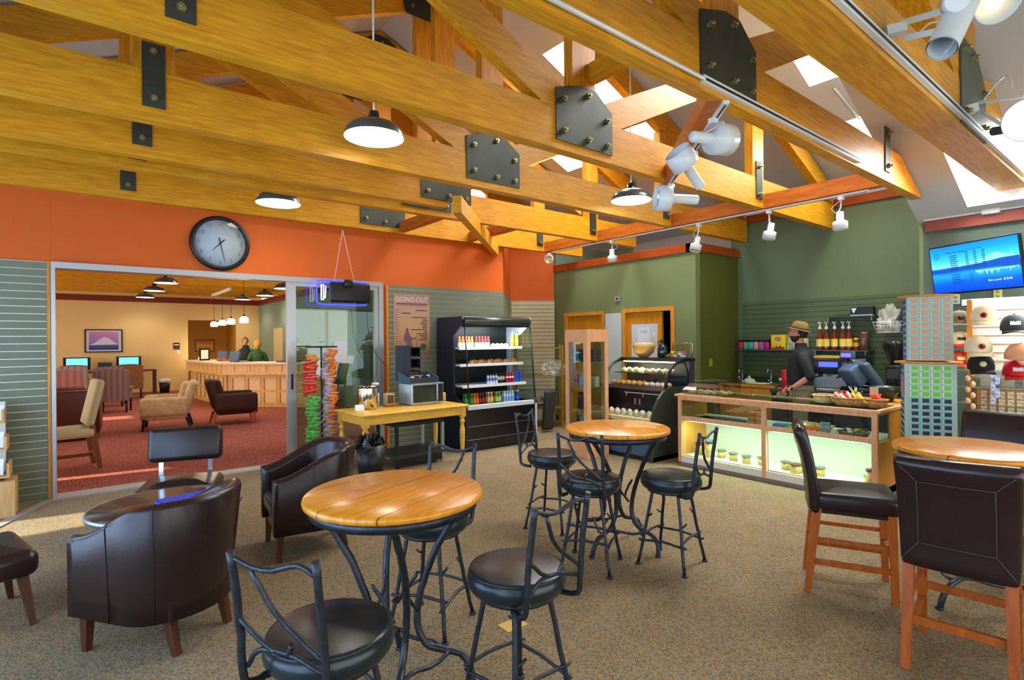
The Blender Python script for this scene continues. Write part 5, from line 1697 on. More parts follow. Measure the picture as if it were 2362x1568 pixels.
# pastry bin on the counter, baskets of bars
t = thing('pastry_bin', 'clear slant-front acrylic bin of pastries on the left end of the counter', 'pastry bin', kw(.28, LY - .30, .9005))
MB().prism([(-.22, 0), (.22, 0), (.22, .16), (.0, .16), (-.22, .055)], 1, -.27, -.266).build('side_wall', glass('acrylic', (235, 242, 240), .12), t)
MB().prism([(-.22, 0), (.22, 0), (.22, .16), (.0, .16), (-.22, .055)], 1, .266, .27).build('side_wall', glass('acrylic', (235, 242, 240), .12), t)
MB().add([(-.22, -.27, .055), (-.22, .27, .055), (0, .27, .16), (0, -.27, .16)], [(0, 1, 2, 3)]).bx(-.222, -.218, -.27, .27, 0, .055).bx(0, .22, -.27, .27, .158, .162).bx(-.22, .22, -.27, .27, .0, .003).build('lid', glass('acrylic_lid', (225, 236, 232), .22), t)
for i in range(15):
    o = lump('doughnut', PALEB if i % 3 else MUF, (.042, .042, .03), 20 + i) if i < 2 else clone(o0 if i % 3 else o1, (0, 0, 0))
    if i == 0: o1 = o
    if i == 1: o0 = o
    tag(o, ('golden' if i % 3 == 0 else 'pale sugared') + ' pastry inside the clear bin on the counter', 'pastry', ('golden' if i % 3 == 0 else 'pale') + ' pastries in the acrylic bin')
    o.location = kw(.14 + .1 * (i // 5), LY - .50 + .098 * (i % 5), .905)
WIC = mat('honey_wicker', (206, 150, 84), .6, scale=50, col2=(150, 98, 44), bump=1.0)
def basket(loc, rx, ry, h, lab, mt=WIC):
    t = thing('wicker_basket', lab, 'basket', loc)
    MB().lathe([(0, 0), (rx * .8, 0), (rx, h), (rx * .95, h), (rx * .76, .006), (0, .006)], n=28, sy=ry / rx).build('body', mt, t)
    m = MB().tube([(rx * math.cos(R(a)), ry * math.sin(R(a)), h + .003 * (a // 15 % 2)) for a in range(0, 361, 15)], .009, 6)
    m.build('rim', mt, t)
    return t
p1, p2, p3 = oZ(.905, 1895, 928), oZ(.905, 1955, 930), oZ(.905, 2026, 930)
basket(kw(.36, .62, .9005), .12, .10, .075, 'empty pale wicker basket behind the middle of the counter', mat('pale_wicker', (214, 196, 130), .6, scale=50, col2=(180, 150, 90), bump=1.0))
basket(kw(.28, .33, .9005), .13, .17, .075, 'large wicker basket of bright snack bars at the right of the counter')
basket(kw(.27, .085, .9005), .08, .095, .075, 'small round wicker basket of red bars at the right end of the counter')
cols = [('red', (226, 40, 24)), ('yellow', (244, 196, 30)), ('white', (226, 222, 214)), ('scarlet', (236, 80, 24))]
BARS = {}
for nm, c in cols:
    BARS[nm] = MB().rbox((0, 0, 0), (.035, .13, .018), .008, 2).build('snack_bar', mat('bar_' + nm, c, .3, coat=.5))
used = set()
def bar(nm, loc, rot, where):
    o = BARS[nm] if nm not in used else clone(BARS[nm], loc)
    used.add(nm)
    tag(o, '%s snack bar standing in the %s wicker basket on the counter' % (nm, where), 'snack bar', '%s bars in the %s wicker basket' % (nm, where))
    o.location = loc
    o.rotation_euler = rot
for i in range(20):
    nm = 'yellow' if i < 6 else ('white' if i in (8, 12, 16) else ('red' if i % 2 else 'scarlet'))
    bar(nm, kw(.22 + .035 * (i % 4), .20 + .26 * (i / 20), .975 + .006 * (i % 3)), (R(38 + 9 * (i % 3)), R(rnd.uniform(-15, 15)), R(rnd.uniform(-30, 30))), 'large')
for i in range(6):
    bar('red' if i % 3 else 'scarlet', kw(.24 + .03 * (i % 3), .06 + .035 * (i // 3), .985), (R(50), R(rnd.uniform(-15, 15)), R(rnd.uniform(-30, 30))), 'small')
for i, o in enumerate([x for x in COL.objects if x.name.startswith('snack_bar')]): pass
# wooden end panel beyond the counter
tag(MB().bx(XF + DP + .03, XF + DP + .66, Y0 - .0, Y0 + .02, 0, .89).bx(XF + DP + .03, XF + DP + .66, Y0 - .02, Y0 + .40, .86, .90).build('side_counter', OAK), 'honey oak side return joined behind the right end of the glass counter', 'counter')
# ---------------------------------------------------------------- back counter
bc = thing('back_counter', 'honey oak sink counter along the green slatted wall behind the glass counter', 'counter', (8.08, 0, 0))
MB().bx(0, .60, 3.90, 4.79, .02, .84).build('cabinet', OAK, bc)
MB().bx(-.02, .605, 3.89, 4.795, .84, .885).build('worktop', mat('olive_worktop', (104, 96, 60), .4), bc)
MB().bx(-.021, -.018, 3.89, 4.79, .85, .882).build('edge_strip', OAK, bc)
for y in (3.92, 4.36):
    MB().bx(-.012, 0, y, y + .40, .70, .83).build('drawer', OAK, bc)
    MB().bx(-.012, 0, y, y + .40, .06, .68).build('door', OAK, bc)
MB().bx(.58, .60, 3.9, 4.79, .885, .98).build('splashback', mat('dark_green_splash', (30, 56, 36), .5), bc)
def faucet(y, h, lab):
    t = thing('faucet', lab, 'faucet', (8.45, y, .8855))
    MB().lathe([(0, 0), (.03, 0), (.026, .02), (.014, .03), (0, .03)], n=14).build('base', CHROME, t)
    MB().tube(curve([(0, 0, .02), (0, 0, h), (-.04, 0, h + .04), (-.10, 0, h + .02), (-.12, 0, h - .03)], 5), .011, 8).build('spout', CHROME, t)
    MB().tube([(0, .02, .03), (0, .06, .06)], .008, 6).build('lever', CHROME, t)
faucet(4.60, .18, 'chrome gooseneck faucet at the far left of the sink counter')
faucet(4.13, .20, 'taller chrome faucet in the middle of the sink counter')
t = thing('butter_dish', 'pale domed dish between the two faucets', 'dish', (8.30, 4.40, .8855))
MB().lathe([(0, 0), (.09, 0), (.095, .03), (.06, .07), (0, .075)], n=20).build('dome', mat('pale_green_ceramic', (176, 190, 150), .3), t)
MB().lathe([(.02, .07), (.014, .10), (0, .13)], n=12).build('knob', mat('pale_green_ceramic', (176, 190, 150), .3), t)
tag(MB().rbox((0, 0, .01), (.16, .30, .018), .006, 2).build('cutting_board', mat('pale_board', (200, 186, 140), .5)), 'pale cutting board lying right of the domed dish', 'board').location = (8.22, 4.22, .8855)
for i, (y, r_) in enumerate(((4.70, .03), (4.53, .035), (4.02, .035))):
    t = thing('steel_cup', ['small steel cup left of the far faucet', 'small steel cup right of the far faucet', 'small steel cup behind the middle faucet'][i], 'cup', (8.52, y, .8855))
    MB().lathe([(0, 0), (r_, 0), (r_ * 1.15, .09), (r_, .09), (r_ * .9, .01)], n=16).build('body', mat('dull_steel', (130, 130, 118), .35, .8), t)
# espresso side: dark counter
dk2 = thing('espresso_counter', 'dark counter under the espresso machine and the register', 'counter', (7.9, 0, 0))
MB().bx(0, .78, 2.12, 3.86, .0, .80).build('cabinet', mat('dark_counter_body', (40, 40, 40), .5), dk2)
MB().bx(-.02, .785, 2.115, 3.87, .80, .84).build('worktop', mat('dark_counter_top', (60, 58, 54), .3), dk2)
t = thing('espresso_machine', 'steel espresso machine with a blue display behind the man', 'espresso machine', (8.15, 3.15, .8405))
STL = mat('espresso_steel', (150, 154, 158), .25, .9)
MB().rbox((.12, 0, .36), (.42, .62, .22), .03, 3).build('upper_body', mat('black_enamel', (24, 24, 28), .25), t)
MB().bx(.12, .33, -.31, .31, .05, .26).build('back_body', STL, t)
MB().rbox((.08, 0, .03), (.46, .62, .06), .015, 2).build('drip_tray', STL, t)
for sy in (-.33, .31): MB().bx(-.11, .30, sy, sy + .02, .02, .46).build('side_panel', mat('pale_side_panel', (196, 204, 206), .3, .3), t)
MB().bx(-.096, -.09, -.12, .12, .35, .42).build('display', mat('blue_display', (60, 70, 230), .4, emit=3), t)
for y in (-.14, .12):
    MB().cyl((-.04, y, .26), (-.04, y, .21), .03).cyl((-.04, y, .225), (-.17, y, .215), .012).build('portafilter', BLACK, t)
MB().tube(curve([(-.08, -.26, .30), (-.11, -.27, .22), (-.10, -.27, .12)], 4), .006, 6).build('steam_wand', CHROME, t)
MB().bx(0, .22, -.1, .22, .47, .50).build('cup_rack', mat('yellow_cloth', (206, 176, 60), .7), t)
t = thing('coffee_brewer', 'white and black coffee brewer left of the espresso machine', 'coffee maker', (8.20, 3.60, .8405))
MB().rbox((0, 0, .34), (.26, .2, .14), .02, 2).build('head', WHITE, t)
MB().bx(.04, .13, -.1, .1, 0, .3).build('body', WHITE, t)
MB().bx(-.135, -.128, -.08, .08, .30, .38).build('panel', BLACK, t)
tag(MB().rbox((0, 0, .14), (.10, .10, .28), .02, 2).build('red_container', mat('bright_red_plastic', (200, 24, 30), .35)), 'bright red upright container left of the coffee brewer', 'container').location = (8.20, 3.79, .8405)
mil = mat('blue_milk_jug', (120, 190, 220), .3)
t = make_bottle('milk_jug', .22, .07, mil, WHITE, mat('blue_cap2', (50, 110, 180), .4), 'jar')
tag(t, 'translucent blue milk jug under the espresso machine front', 'jug').location = (8.10, 2.74, .8405)
# register on the dark counter
t = thing('cash_register', 'slate grey touch-screen register seen from behind with a small blue customer display', 'register', (7.35, 2.50, .94), R(150))
SLG2 = mat('slate_grey_plastic', (70, 88, 108), .4)
q = Matrix.Rotation(R(38), 3, 'Y')
MB().rbox((0, 0, .22), (.08, .40, .34), .03, 3, M=q).build('screen_housing', SLG2, t)
MB().rbox((.12, 0, .20), (.16, .22, .26), .03, 3, M=q).build('rear_shell', SLG2, t)
MB().rbox((0, 0, .03), (.34, .30, .06), .015, 2).build('base', BLACK, t)
MB().cyl((.10, -.10, .05), (.10, -.10, .40), .014).build('display_pole', BLACK, t)
MB().rbox((.10, -.10, .44), (.05, .20, .09), .01, 2).build('customer_display', SLG2, t)
MB().bx(.126, .128, -.18, -.02, .415, .465).build('blue_screen', mat('violet_blue_screen', (90, 80, 250), .4, emit=3), t)
tag(MB().bx(7.1, 7.7, 2.31, 2.70, 0, .939).build('register_stand', mat('dark_counter_body', (40, 40, 40), .5)), 'dark cabinet carrying the register behind the right end of the counter', 'cabinet')
# coffee grinder
t = thing('coffee_grinder', 'black coffee grinder with a flared hopper behind the register', 'grinder', (8.25, 2.42, .8405))
MB().rbox((0, 0, .20), (.20, .18, .40), .03, 3).build('body', BLK, t)
MB().lathe([(.05, .40), (.07, .44), (.14, .66), (.145, .70), (.0, .70)], n=20).build('hopper', mat('smoked_hopper', (36, 34, 34), .15, coat=.4), t)
MB().bx(-.11, -.10, -.06, .06, .22, .34).build('front_panel', mat('grinder_panel', (60, 60, 66), .3), t)
MB().cyl((-.1, 0, .16), (-.17, 0, .16), .035).build('spout', BLACK, t)
t = thing('dark_bowl', 'wide dark green bowl with a round emblem on the right of the counter', 'bowl', Vector((6.82, 2.10, .9005)))
MB().lathe([(0, 0), (.07, 0), (.13, .10), (.155, .16), (.145, .16), (.12, .10), (.06, .01), (0, .01)], n=28).build('bowl', mat('dark_green_bowl', (34, 44, 32), .3), t)
MB().lathe([(0, .0), (.028, .0), (.028, .003), (0, .004)], (0, 0, 0), 16, Matrix.Rotation(R(-60), 3, 'Y')).build('emblem', mat('brass_emblem', (170, 150, 80), .3, .8), t).location = (-.126, .02, .08)
# plant cutting and sign card on the counter
t = thing('potted_sprig', 'small dark pot with pale leaf sprigs behind the bars basket', 'plant', kw(.50, .36, .9005))
MB().lathe([(0, 0), (.04, 0), (.055, .08), (.0, .08)], n=16).build('pot', BLACK, t)
m = MB()
for k in range(16):
    a, b = rnd.uniform(0, 6.28), rnd.uniform(.3, 1.2)
    d_ = Vector((math.cos(a) * math.cos(b), math.sin(a) * math.cos(b), math.sin(b)))
    m.seg(Vector((0, 0, .08)), Vector((0, 0, .08)) + d_ * rnd.uniform(.08, .14), .02, .003, (0, 0, 1), .004, .002)
m.build('leaves', mat('pale_variegated_leaf', (196, 206, 150), .5), t)
tag(MB().box((0, 0, .09), (.012, .075, .18)).build('price_card', mat('tan_card', (206, 176, 130), .6)), 'tall tan card standing behind the bars basket', 'card').location = kw(.48, .18, .9005)
# shelves on the slatted wall
def wshelf(y0, y1, z, lab, depth=.24, mt=None):
    t = thing('wall_shelf', lab, 'shelf', (XB - .014 - depth / 2, (y0 + y1) / 2, z))
    MB().bx(-depth / 2, depth / 2, -(y1 - y0) / 2, (y1 - y0) / 2, -.012, 0).build('board', mt or mat('smoky_shelf', (84, 92, 76), .25), t)
    for s in (-1, 1):
        MB().bx(-depth * .3, depth / 2, s * (y1 - y0) * .42 - .004, s * (y1 - y0) * .42 + .004, -.07, -.012).build('bracket', ALU, t)
wshelf(3.62, 4.74, 1.415, 'long shelf of colourful tea tins behind the man')
wshelf(2.78, 3.56, 1.415, 'shelf of syrup pump bottles on the slatted wall')
wshelf(2.72, 3.38, 1.90, 'upper short shelf with a black box on the slatted wall', .2)
tins = [('crimson', (196, 40, 80)), ('green', (70, 170, 80)), ('teal', (60, 170, 190)), ('peach', (226, 150, 110)), ('lilac', (150, 110, 170)), ('magenta', (206, 30, 110))]
for i, (nm, c) in enumerate(tins):
    t = thing('drink_tin', '%s tinted jar with a black lid on the tea shelf' % nm, 'jar', (XB - .13, 4.68 - i * .087, 1.4155))
    MB().rbox((0, 0, .06), (.07, .075, .12), .012, 2).build('body', mat('tin_' + nm, c, .3), t)
    MB().bx(-.03, .03, -.03, .03, .12, .15).build('lid', BLACK, t)
t = thing('tea_box', 'yellow tea box with a red oval logo on the tea shelf', 'box', (XB - .13, 4.05, 1.4155))
MB().box((0, 0, .115), (.10, .22, .23)).build('carton', mat('tea_yellow', (240, 208, 30), .45), t)
MB().lathe([(0, 0), (.04, 0), (.04, .002), (0, .002)], (0, 0, 0), 24, Matrix.Rotation(R(-90), 3, 'Y') @ Matrix.Diagonal((.7, 1.35, 1))).build('oval_logo', mat('logo_red', (206, 30, 30), .4), t).location = (-.051, 0, .165)
text('lettering', 'Lipton', .045, WHITE, t, (-.0535, 0, .165), (R(90), 0, R(-90)))
MB().prism([(-.10, .004), (.10, .004), (.09, .05), (.05, .02), (.03, .06), (0, .03), (-.03, .07), (-.06, .03), (-.09, .05)], 0, -.0525, -.0505).build('leaf_print', mat('tea_print_red', (150, 30, 20), .4), t)
pack('drink_mix', (.09, .10, .20), printed('white_green', (206, 214, 170), (120, 140, 70)), (XB - .13, 3.87, 1.4155), 'white and green carton right of the yellow tea box')
pack('drink_mix', (.09, .12, .17), printed('pale_green', (196, 214, 150), (226, 230, 206)), (XB - .13, 3.70, 1.4155), 'pale green carton partly behind the man on the tea shelf')
t = make_bottle('white_bottle', .36, .05, mat('cream_bottle', (206, 200, 180), .4), WHITE, WHITE, 'pet')
tag(t, 'tall white bottle behind the brim of the hat on the tea shelf', 'bottle').location = (XB - .18, 3.79, 1.4155)
syr = thing('syrup_bottle', '', 'syrup bottle')
MB().lathe([(0, 0), (.042, 0), (.044, .02), (.044, .17), (.03, .22), (.018, .27), (.018, .31)], n=20).build('body', mat('amber_syrup', (120, 40, 20), .1, coat=.4), syr)
MB().lathe([(.0452, .05), (.0452, .16)], n=20).build('label_band', mat('yellow_syrup_label', (236, 196, 40), .5, scale=14, col2=(230, 216, 120)), syr)
MB().lathe([(.022, .305), (.024, .335), (.010, .345), (.009, .40), (0, .40)], n=12).tube([(.012, 0, .40), (-.05, 0, .405), (-.055, 0, .39)], .007, 6).box((0, 0, .403), (.03, .05, .012)).build('pump', WHITE, syr)
ys = [3.46, 3.37, 3.26, 3.15, 3.07]
wh = ['leftmost syrup pump bottle, beside the man', 'second syrup pump bottle from the man', 'middle syrup pump bottle of the five on the shelf', 'fourth syrup pump bottle from the man', 'syrup pump bottle next to the small honey bottle']
for i, y in enumerate(ys):
    if i == 0:
        syr.location = (XB - .13, y, 1.4155)
        tag(syr, wh[i], 'syrup bottle', 'syrup pump bottles')
    else: dup(syr, (XB - .13, y, 1.4155), 0, wh[i])
t = make_bottle('honey_bottle', .17, .05, mat('honey_brown', (130, 60, 20), .15), mat('honey_label', (200, 160, 60), .5), mat('yellow_tip', (240, 200, 40), .4), 'jar')
tag(t, 'small brown honey bottle with a yellow tip right of the syrup bottles', 'bottle').location = (XB - .13, 2.98, 1.4155)
t = make_bottle('cocoa_shaker', .25, .08, mat('smoky_brown_jar', (96, 66, 48), .2), mat('smoky_brown_jar', (96, 66, 48), .2), WHITE, 'can')
tag(t, 'tall smoky brown jar with a white lid at the right end of the syrup shelf', 'jar').location = (XB - .13, 2.88, 1.4155)
t = thing('napkin_caddy', 'black box with a white corner emblem on the upper short shelf', 'box', (XB - .11, 2.90, 1.9005))
MB().box((0, 0, .06), (.10, .28, .12)).build('body', BLACK, t)
MB().prism([(.10, .03), (.13, .105), (.06, .105)], 0, -.0515, -.0505).build('emblem', WHITE, t)
MB().bx(-.055, .05, -.14, .14, -.0, .012).build('base_strip', mat('pale_strip', (190, 210, 206), .3), t)
tag(MB().box((0, 0, .008), (.10, .22, .014)).build('tray', DKG), 'flat dark tray left of the black box on the upper shelf', 'tray').location = (XB - .11, 3.19, 1.9005)
t = thing('wire_basket', 'white wire basket on the slatted wall holding plastic bags', 'basket', (XB - .16, 2.50, 1.66))
m = MB()
for z, k in ((.14, 1.0), (.09, .94), (0, .85)):
    m.tube([(-.13 * k, -.22 * k, z), (.13, -.22 * k, z), (.13, .22 * k, z), (-.13 * k, .22 * k, z), (-.13 * k, -.22 * k, z)], .0035, 5)
for i in range(12):
    y = -.22 + .04 * i
    m.tube([(-.13, y, .14), (-.11, y * .85, 0), (.13, y * .85, 0)], .002, 4)
m.build('wire_mesh', WHITE, t)
b = lump('plastic_bag', BAGC, (.09, .14, .22), 31, 1)
tag(b, 'clear plastic bag heaped in the white wire basket', 'bag').location = (XB - .16, 2.56, 1.664)
b = lump('plastic_bag', mat('dark_bag', (50, 52, 52), .4), (.07, .08, .20), 32, 1)
tag(b, 'dark grey bag at the right side of the white wire basket', 'bag').location = (XB - .16, 2.37, 1.664)
# outlets and small wall plates
def plate(loc, axis, lab, c=(186, 178, 90), s=(.075, .115)):
    d_ = (.008, s[0], s[1]) if axis == 0 else (s[0], .008, s[1])
    t = thing('wall_outlet', lab, 'outlet', loc)
    MB().box((0, 0, 0), d_).build('cover_plate', mat('plate_%d_%d_%d' % c, c, .5), t)
    n = (-.005, 0) if axis == 0 else (0, -.005)
    for z in (-.025, .025):
        MB().box((n[0], n[1], z), (.004, .03, .028) if axis == 0 else (.03, .004, .028)).build('socket', mat('socket_dark', tuple(int(v * .8) for v in c), .5), t)
p = oY(4.8, 1639, 836); plate((p.x, 4.794, p.z), 1, 'yellowish light switch plate on the dark green return wall', (176, 168, 30))
p = oX(XD, 1289, 857); plate((XD - .006, 7.86, p.z), 0, 'beige outlet low on the green wall left of the narrow door')
p = oX(XD, 1425, 689)
t = thing('wall_sensor', 'small grey square sensor high between the two oak doors', 'sensor', (XD - .012, p.y, p.z))
MB().box((0, 0, 0), (.024, .10, .085)).build('housing', mat('grey_sensor', (150, 140, 136), .5), t)
MB().box((-.014, 0, 0), (.006, .03, .03)).build('eye', BLACK, t)
# door notice
p = oX(XD, 1483, 770)
t = thing('door_notice', 'white sheets of notices taped on the half-open oak door', 'paper', (XD + .026, oX(XD, 1485, 780).y, 0))
MB().bx(-.002, .002, -.26, .28, 1.08, 1.85).build('large_sheet', mat('pale_sheet', (196, 202, 204), .5), t)
MB().bx(-.004, -.002, -.10, .15, 1.50, 1.80).build('upper_page', mat('white_page', (216, 220, 224), .5), t)
MB().bx(-.004, -.002, -.08, .10, 1.20, 1.46).build('lower_page', mat('white_page', (216, 220, 224), .5), t)
m = MB()
for i in range(3): m.bx(-.0046, -.004, -.06, .10, 1.74 - .02 * i, 1.746 - .02 * i)
m.bx(-.0046, -.004, -.13, .13, 1.475, 1.485)
m.build('print', GREYINK, t)
# ================================================================ PEOPLE
SKIN = mat('skin', (196, 132, 100), .5, var=.1, scale=6)
def skinmesh(J, E, root, sub=2, extra=None):
    """grow a continuous surface over joints J {name:(x,y,z,r[,r2])} and edges E; returns a mesh"""
    names = list(J)
    me = bpy.data.meshes.new('body_skeleton')
    me.from_pydata([J[n][:3] for n in names], [(names.index(a), names.index(b)) for a, b in E], [])
    o = bpy.data.objects.new('body_skeleton', me)
    COL.objects.link(o)
    o.modifiers.new('s', 'SKIN')
    for i, n in enumerate(names):
        sv = me.skin_vertices[0].data[i]
        r1 = J[n][3]
        r2 = J[n][4] if len(J[n]) > 4 else r1
        sv.radius = (r1, r2)
        sv.use_root = (n in root)
    sb = o.modifiers.new('u', 'SUBSURF')
    sb.levels = sb.render_levels = sub
    dg = bpy.context.evaluated_depsgraph_get()
    dg.update()
    out = bpy.data.meshes.new_from_object(o.evaluated_get(dg))
    bpy.data.objects.remove(o)
    bpy.data.meshes.remove(me)
    out.polygons.foreach_set('use_smooth', [True] * len(out.polygons))
    return out
def add_mesh(me, mb):
    """join a mesh-builder's geometry into a mesh"""
    bm = bmesh.new()
    bm.from_mesh(me)
    t = bpy.data.meshes.new('tmp')
    t.from_pydata(mb.v, [], mb.f)
    t.polygons.foreach_set('use_smooth', [True] * len(t.polygons))
    bm.from_mesh(t)
    bpy.data.meshes.remove(t)
    bm.to_mesh(me)
    bm.free()
def ob(nm, me, mt, parent=None):
    me.materials.clear()
    me.materials.append(mt)
    o = bpy.data.objects.new(nm, me)
    COL.objects.link(o)
    o.parent = parent
    return o
def fingers(J, E, side, wrist, palm, d, palmn, curl=.5):
    """palm at 'palm', fingers pointing along d, palm normal palmn"""
    d, pn = Vector(d).normalized(), Vector(palmn).normalized()
    a = d.cross(pn).normalized()
    L = [.068, .078, .072, .055]
    for k in range(4):
        o = Vector(palm) + a * (.028 - .019 * k) + d * .03
        p0 = o
        p1 = o + d * L[k] * .45 + pn * .006 * curl
        p2 = p1 + (d * (1 - curl * .5) + pn * curl).normalized() * L[k] * .32
        p3 = p2 + (d * (1 - curl) + pn * curl * 1.4).normalized() * L[k] * .26
        for i, p in enumerate((p0, p1, p2, p3)):
            J['%sf%d%d' % (side, k, i)] = (p.x, p.y, p.z, [.0095, .009, .008, .007][i])
        for i in range(3): E.append(('%sf%d%d' % (side, k, i), '%sf%d%d' % (side, k, i + 1)))
    o = Vector(palm) + a * .032 - d * .015
    pts = [o, o + (a + d * .5).normalized() * .035, o + (a + d * .5).normalized() * .035 + (d + pn * .5).normalized() * .03]
    for i, p in enumerate(pts): J['%st%d' % (side, i)] = (p.x, p.y, p.z, [.012, .010, .008][i])
    for i in range(2): E.append(('%st%d' % (side, i), '%st%d' % (side, i + 1)))
def loft(mb, secs, N=28):
    vs, fs = [], []
    for (x, z, rx, ry) in secs:
        for i in range(N):
            t_ = 2 * math.pi * i / N
            c_, s_ = math.cos(t_), math.sin(t_)
            vs.append((x + rx * math.copysign(abs(c_) ** .85, c_), ry * math.copysign(abs(s_) ** .85, s_), z))
    for k in range(len(secs) - 1):
        for i in range(N):
            q = (i + 1) % N
            fs.append((k * N + i, k * N + q, (k + 1) * N + q, (k + 1) * N + i))
    mb.add(vs, fs, True)

def person(nm_label, loc, rz, arms, top_m, legs_m, skin=SKIN, H=1.0, hair=None, female=False, sleeve='elbow', head_turn=0.0, nod=0.0):
    """faces +x; arms = {'L': (elbow, wrist), 'R': (...)}"""
    sh = .165 if female else .195
    J = {'pel': (0, 0, .95, .125, .15), 'hipL': (0, .09, .90, .095), 'hipR': (0, -.09, .90, .095),
         'kneeL': (.02, .10, .50, .055), 'kneeR': (.02, -.10, .50, .055), 'ankL': (-.02, .11, .09, .038), 'ankR': (-.02, -.11, .09, .038),
         'toeL': (.14, .12, .035, .035), 'toeR': (.14, -.12, .035, .035),
         'wai': (.01, 0, 1.10, .10, .125), 'che': (.0, 0, 1.27, .105, .14), 'upc': (-.01, 0, 1.39, .065, .10), 'nek': (.0, 0, 1.48, .056), 'nk2': (.022, 0, 1.61, .052)}
    E = [('pel', 'hipL'), ('pel', 'hipR'), ('hipL', 'kneeL'), ('hipR', 'kneeR'), ('kneeL', 'ankL'), ('kneeR', 'ankR'), ('ankL', 'toeL'), ('ankR', 'toeR'),
         ('pel', 'wai'), ('wai', 'che'), ('che', 'upc'), ('upc', 'nek'), ('nek', 'nk2')]
    for s, k in (('L', 1), ('R', -1)):
        el, wr = Vector(arms[s][0]), Vector(arms[s][1])
        J['sh' + s] = (-.01, k * (sh - .03), 1.365, .042)
        J['el' + s] = (*el, .038)
        m_ = el.lerp(wr, .35)
        J['fo' + s] = (*m_, .040)
        J['wr' + s] = (*wr, .027)
        d = (wr - el).normalized()
        pm = wr + d * .06
        J['pa' + s] = (*pm, .030, .022)
        E += [('upc', 'sh' + s), ('sh' + s, 'el' + s), ('el' + s, 'fo' + s), ('fo' + s, 'wr' + s), ('wr' + s, 'pa' + s)]
    J0, E0 = dict(J), list(E)
    roots = ['pel']
    for s, k in (('L', 1), ('R', -1)):
        el, wr = Vector(arms[s][0]), Vector(arms[s][1])
        d = (wr - el).normalized()
        fingers(J, E, s, wr, Vector(J['pa' + s][:3]), d, (0, -k, -.2), .55)
        roots += ['%sf%d0' % (s, q) for q in range(4)] + [s + 't0']
    me = skinmesh(J, E, roots, 2)
    # head with a face, joined to the same body mesh
    hq = Matrix.Rotation(head_turn, 3, 'Z') @ Matrix.Rotation(nod, 3, 'Y')
    hc = Vector((.03, 0, 1.655))
    def hp(x, y, z): return hc + hq @ Vector((x, y, z))
    m = MB()
    vs, fs, N, K = [], [], 24, 18
    for j in range(K + 1):
        ph = math.pi * j / K
        z = -math.cos(ph)
        for i in range(N):
            th = 2 * math.pi * i / N
            x, y = math.sin(ph) * math.cos(th), math.sin(ph) * math.sin(th)
            X, Y, Z = x * .098, y * .075, z * .118
            if z < 0:                                # jaw narrows, chin forward
                X = X * (1 - .22 * (-z)) + .018 * (-z)
                Y *= 1 - .30 * (-z)
            if x > .45:
                f = (x - .45) / .55
                g = math.exp(-(y / .16) ** 2)
                X += .032 * f * g * math.exp(-((z + .12) / .15) ** 2)        # nose
                X += .006 * f * math.exp(-((z - .22) / .12) ** 2)            # brow
                X -= .010 * f * math.exp(-((z - .06) / .09) ** 2) * math.exp(-((abs(y) - .33) / .14) ** 2)  # eye sockets
                X += .007 * f * math.exp(-(y / .3) ** 2) * math.exp(-((z + .46) / .08) ** 2)    # lips
                X += .008 * f * g * math.exp(-((z + .85) / .15) ** 2)        # chin
            vs.append(hp(X, Y, Z))
    for j in range(K):
        for i in range(N):
            q = (i + 1) % N
            fs.append((j * N + i, j * N + q, (j + 1) * N + q, (j + 1) * N + i))
    m.add(vs, fs, True)
    for k in (-1, 1):
        m.ball(hp(-.005, k * .077, -.005), .028, 8, 6, (.75, .35, 1.1), hq)
    add_mesh(me, m)
    body = ob('person', me, skin)
    tag(body, nm_label, 'person')
    body.location = loc
    body.rotation_euler = (0, 0, rz)
    body.scale = (H, H, H)
    EYE = mat('eye_dark', (30, 22, 20), .2)
    m = MB()
    for k in (-1, 1): m.ball(hp(.083, k * .027, .012), .0085, 8, 6)
    m.build('eyes', EYE, body)
    LIP = mat('lip', (150, 80, 70), .5)
    MB().ball(hp(.094, 0, -.055), .011, 10, 6, (.5, 1.5, .45), hq).build('mouth', LIP, body)
    # clothes grown over the same skeleton
    g = .014
    def grow(names, edges, root, extra=g, over=None):
        JJ = {}
        for n in names:
            v = list(J0[n])
            for i in range(3, len(v)): v[i] += extra
            JJ[n] = tuple(v)
        if over: JJ.update(over)
        return skinmesh(JJ, edges, [root], 2)
    m = MB()
    f_ = .86 if female else 1.0
    loft(m, [(.0, .90, .10, .14), (.005, .93, .148, .178 * f_), (.012, 1.02, .150, .176 * f_), (.02, 1.12, .150, .174 * f_), (.015, 1.22, .148, .186 * f_), (.0, 1.31, .142, .200 * f_), (-.008, 1.38, .128, .205 * f_), (-.012, 1.425, .108, .185 * f_), (-.008, 1.455, .088, .135 * f_), (-.002, 1.475, .074, .088), (.002, 1.50, .070, .074), (.004, 1.53, .068, .070), (.004, 1.528, .058, .060)])
    for s, k in (('L', 1), ('R', -1)):
        el, wr = Vector(arms[s][0]), Vector(arms[s][1])
        S0, S1 = Vector((-.005, k * (sh - .05), 1.385)), Vector((-.01, k * (sh + .005), 1.36))
        end = el.lerp(wr, .16 if sleeve == 'elbow' else .93)
        m.tube([S0, S1, S1.lerp(el, .35), S1.lerp(el, .75), el, end], [.070, .074, .070, .062, .060, .056 if sleeve == 'elbow' else .040], 16)
    m.build('shirt', top_m, body)
    me3 = grow(['pel', 'hipL', 'hipR', 'kneeL', 'kneeR'], [('pel', 'hipL'), ('pel', 'hipR'), ('hipL', 'kneeL'), ('hipR', 'kneeR'), ('kneeL', 'anL'), ('kneeR', 'anR')], 'pel', .022,
               {'anL': (-.02, .11, .10, .066), 'anR': (-.02, -.11, .10, .066), 'pel': (0, 0, .955, .140, .165)})
    ob('trousers', me3, legs_m, body)
    m = MB()
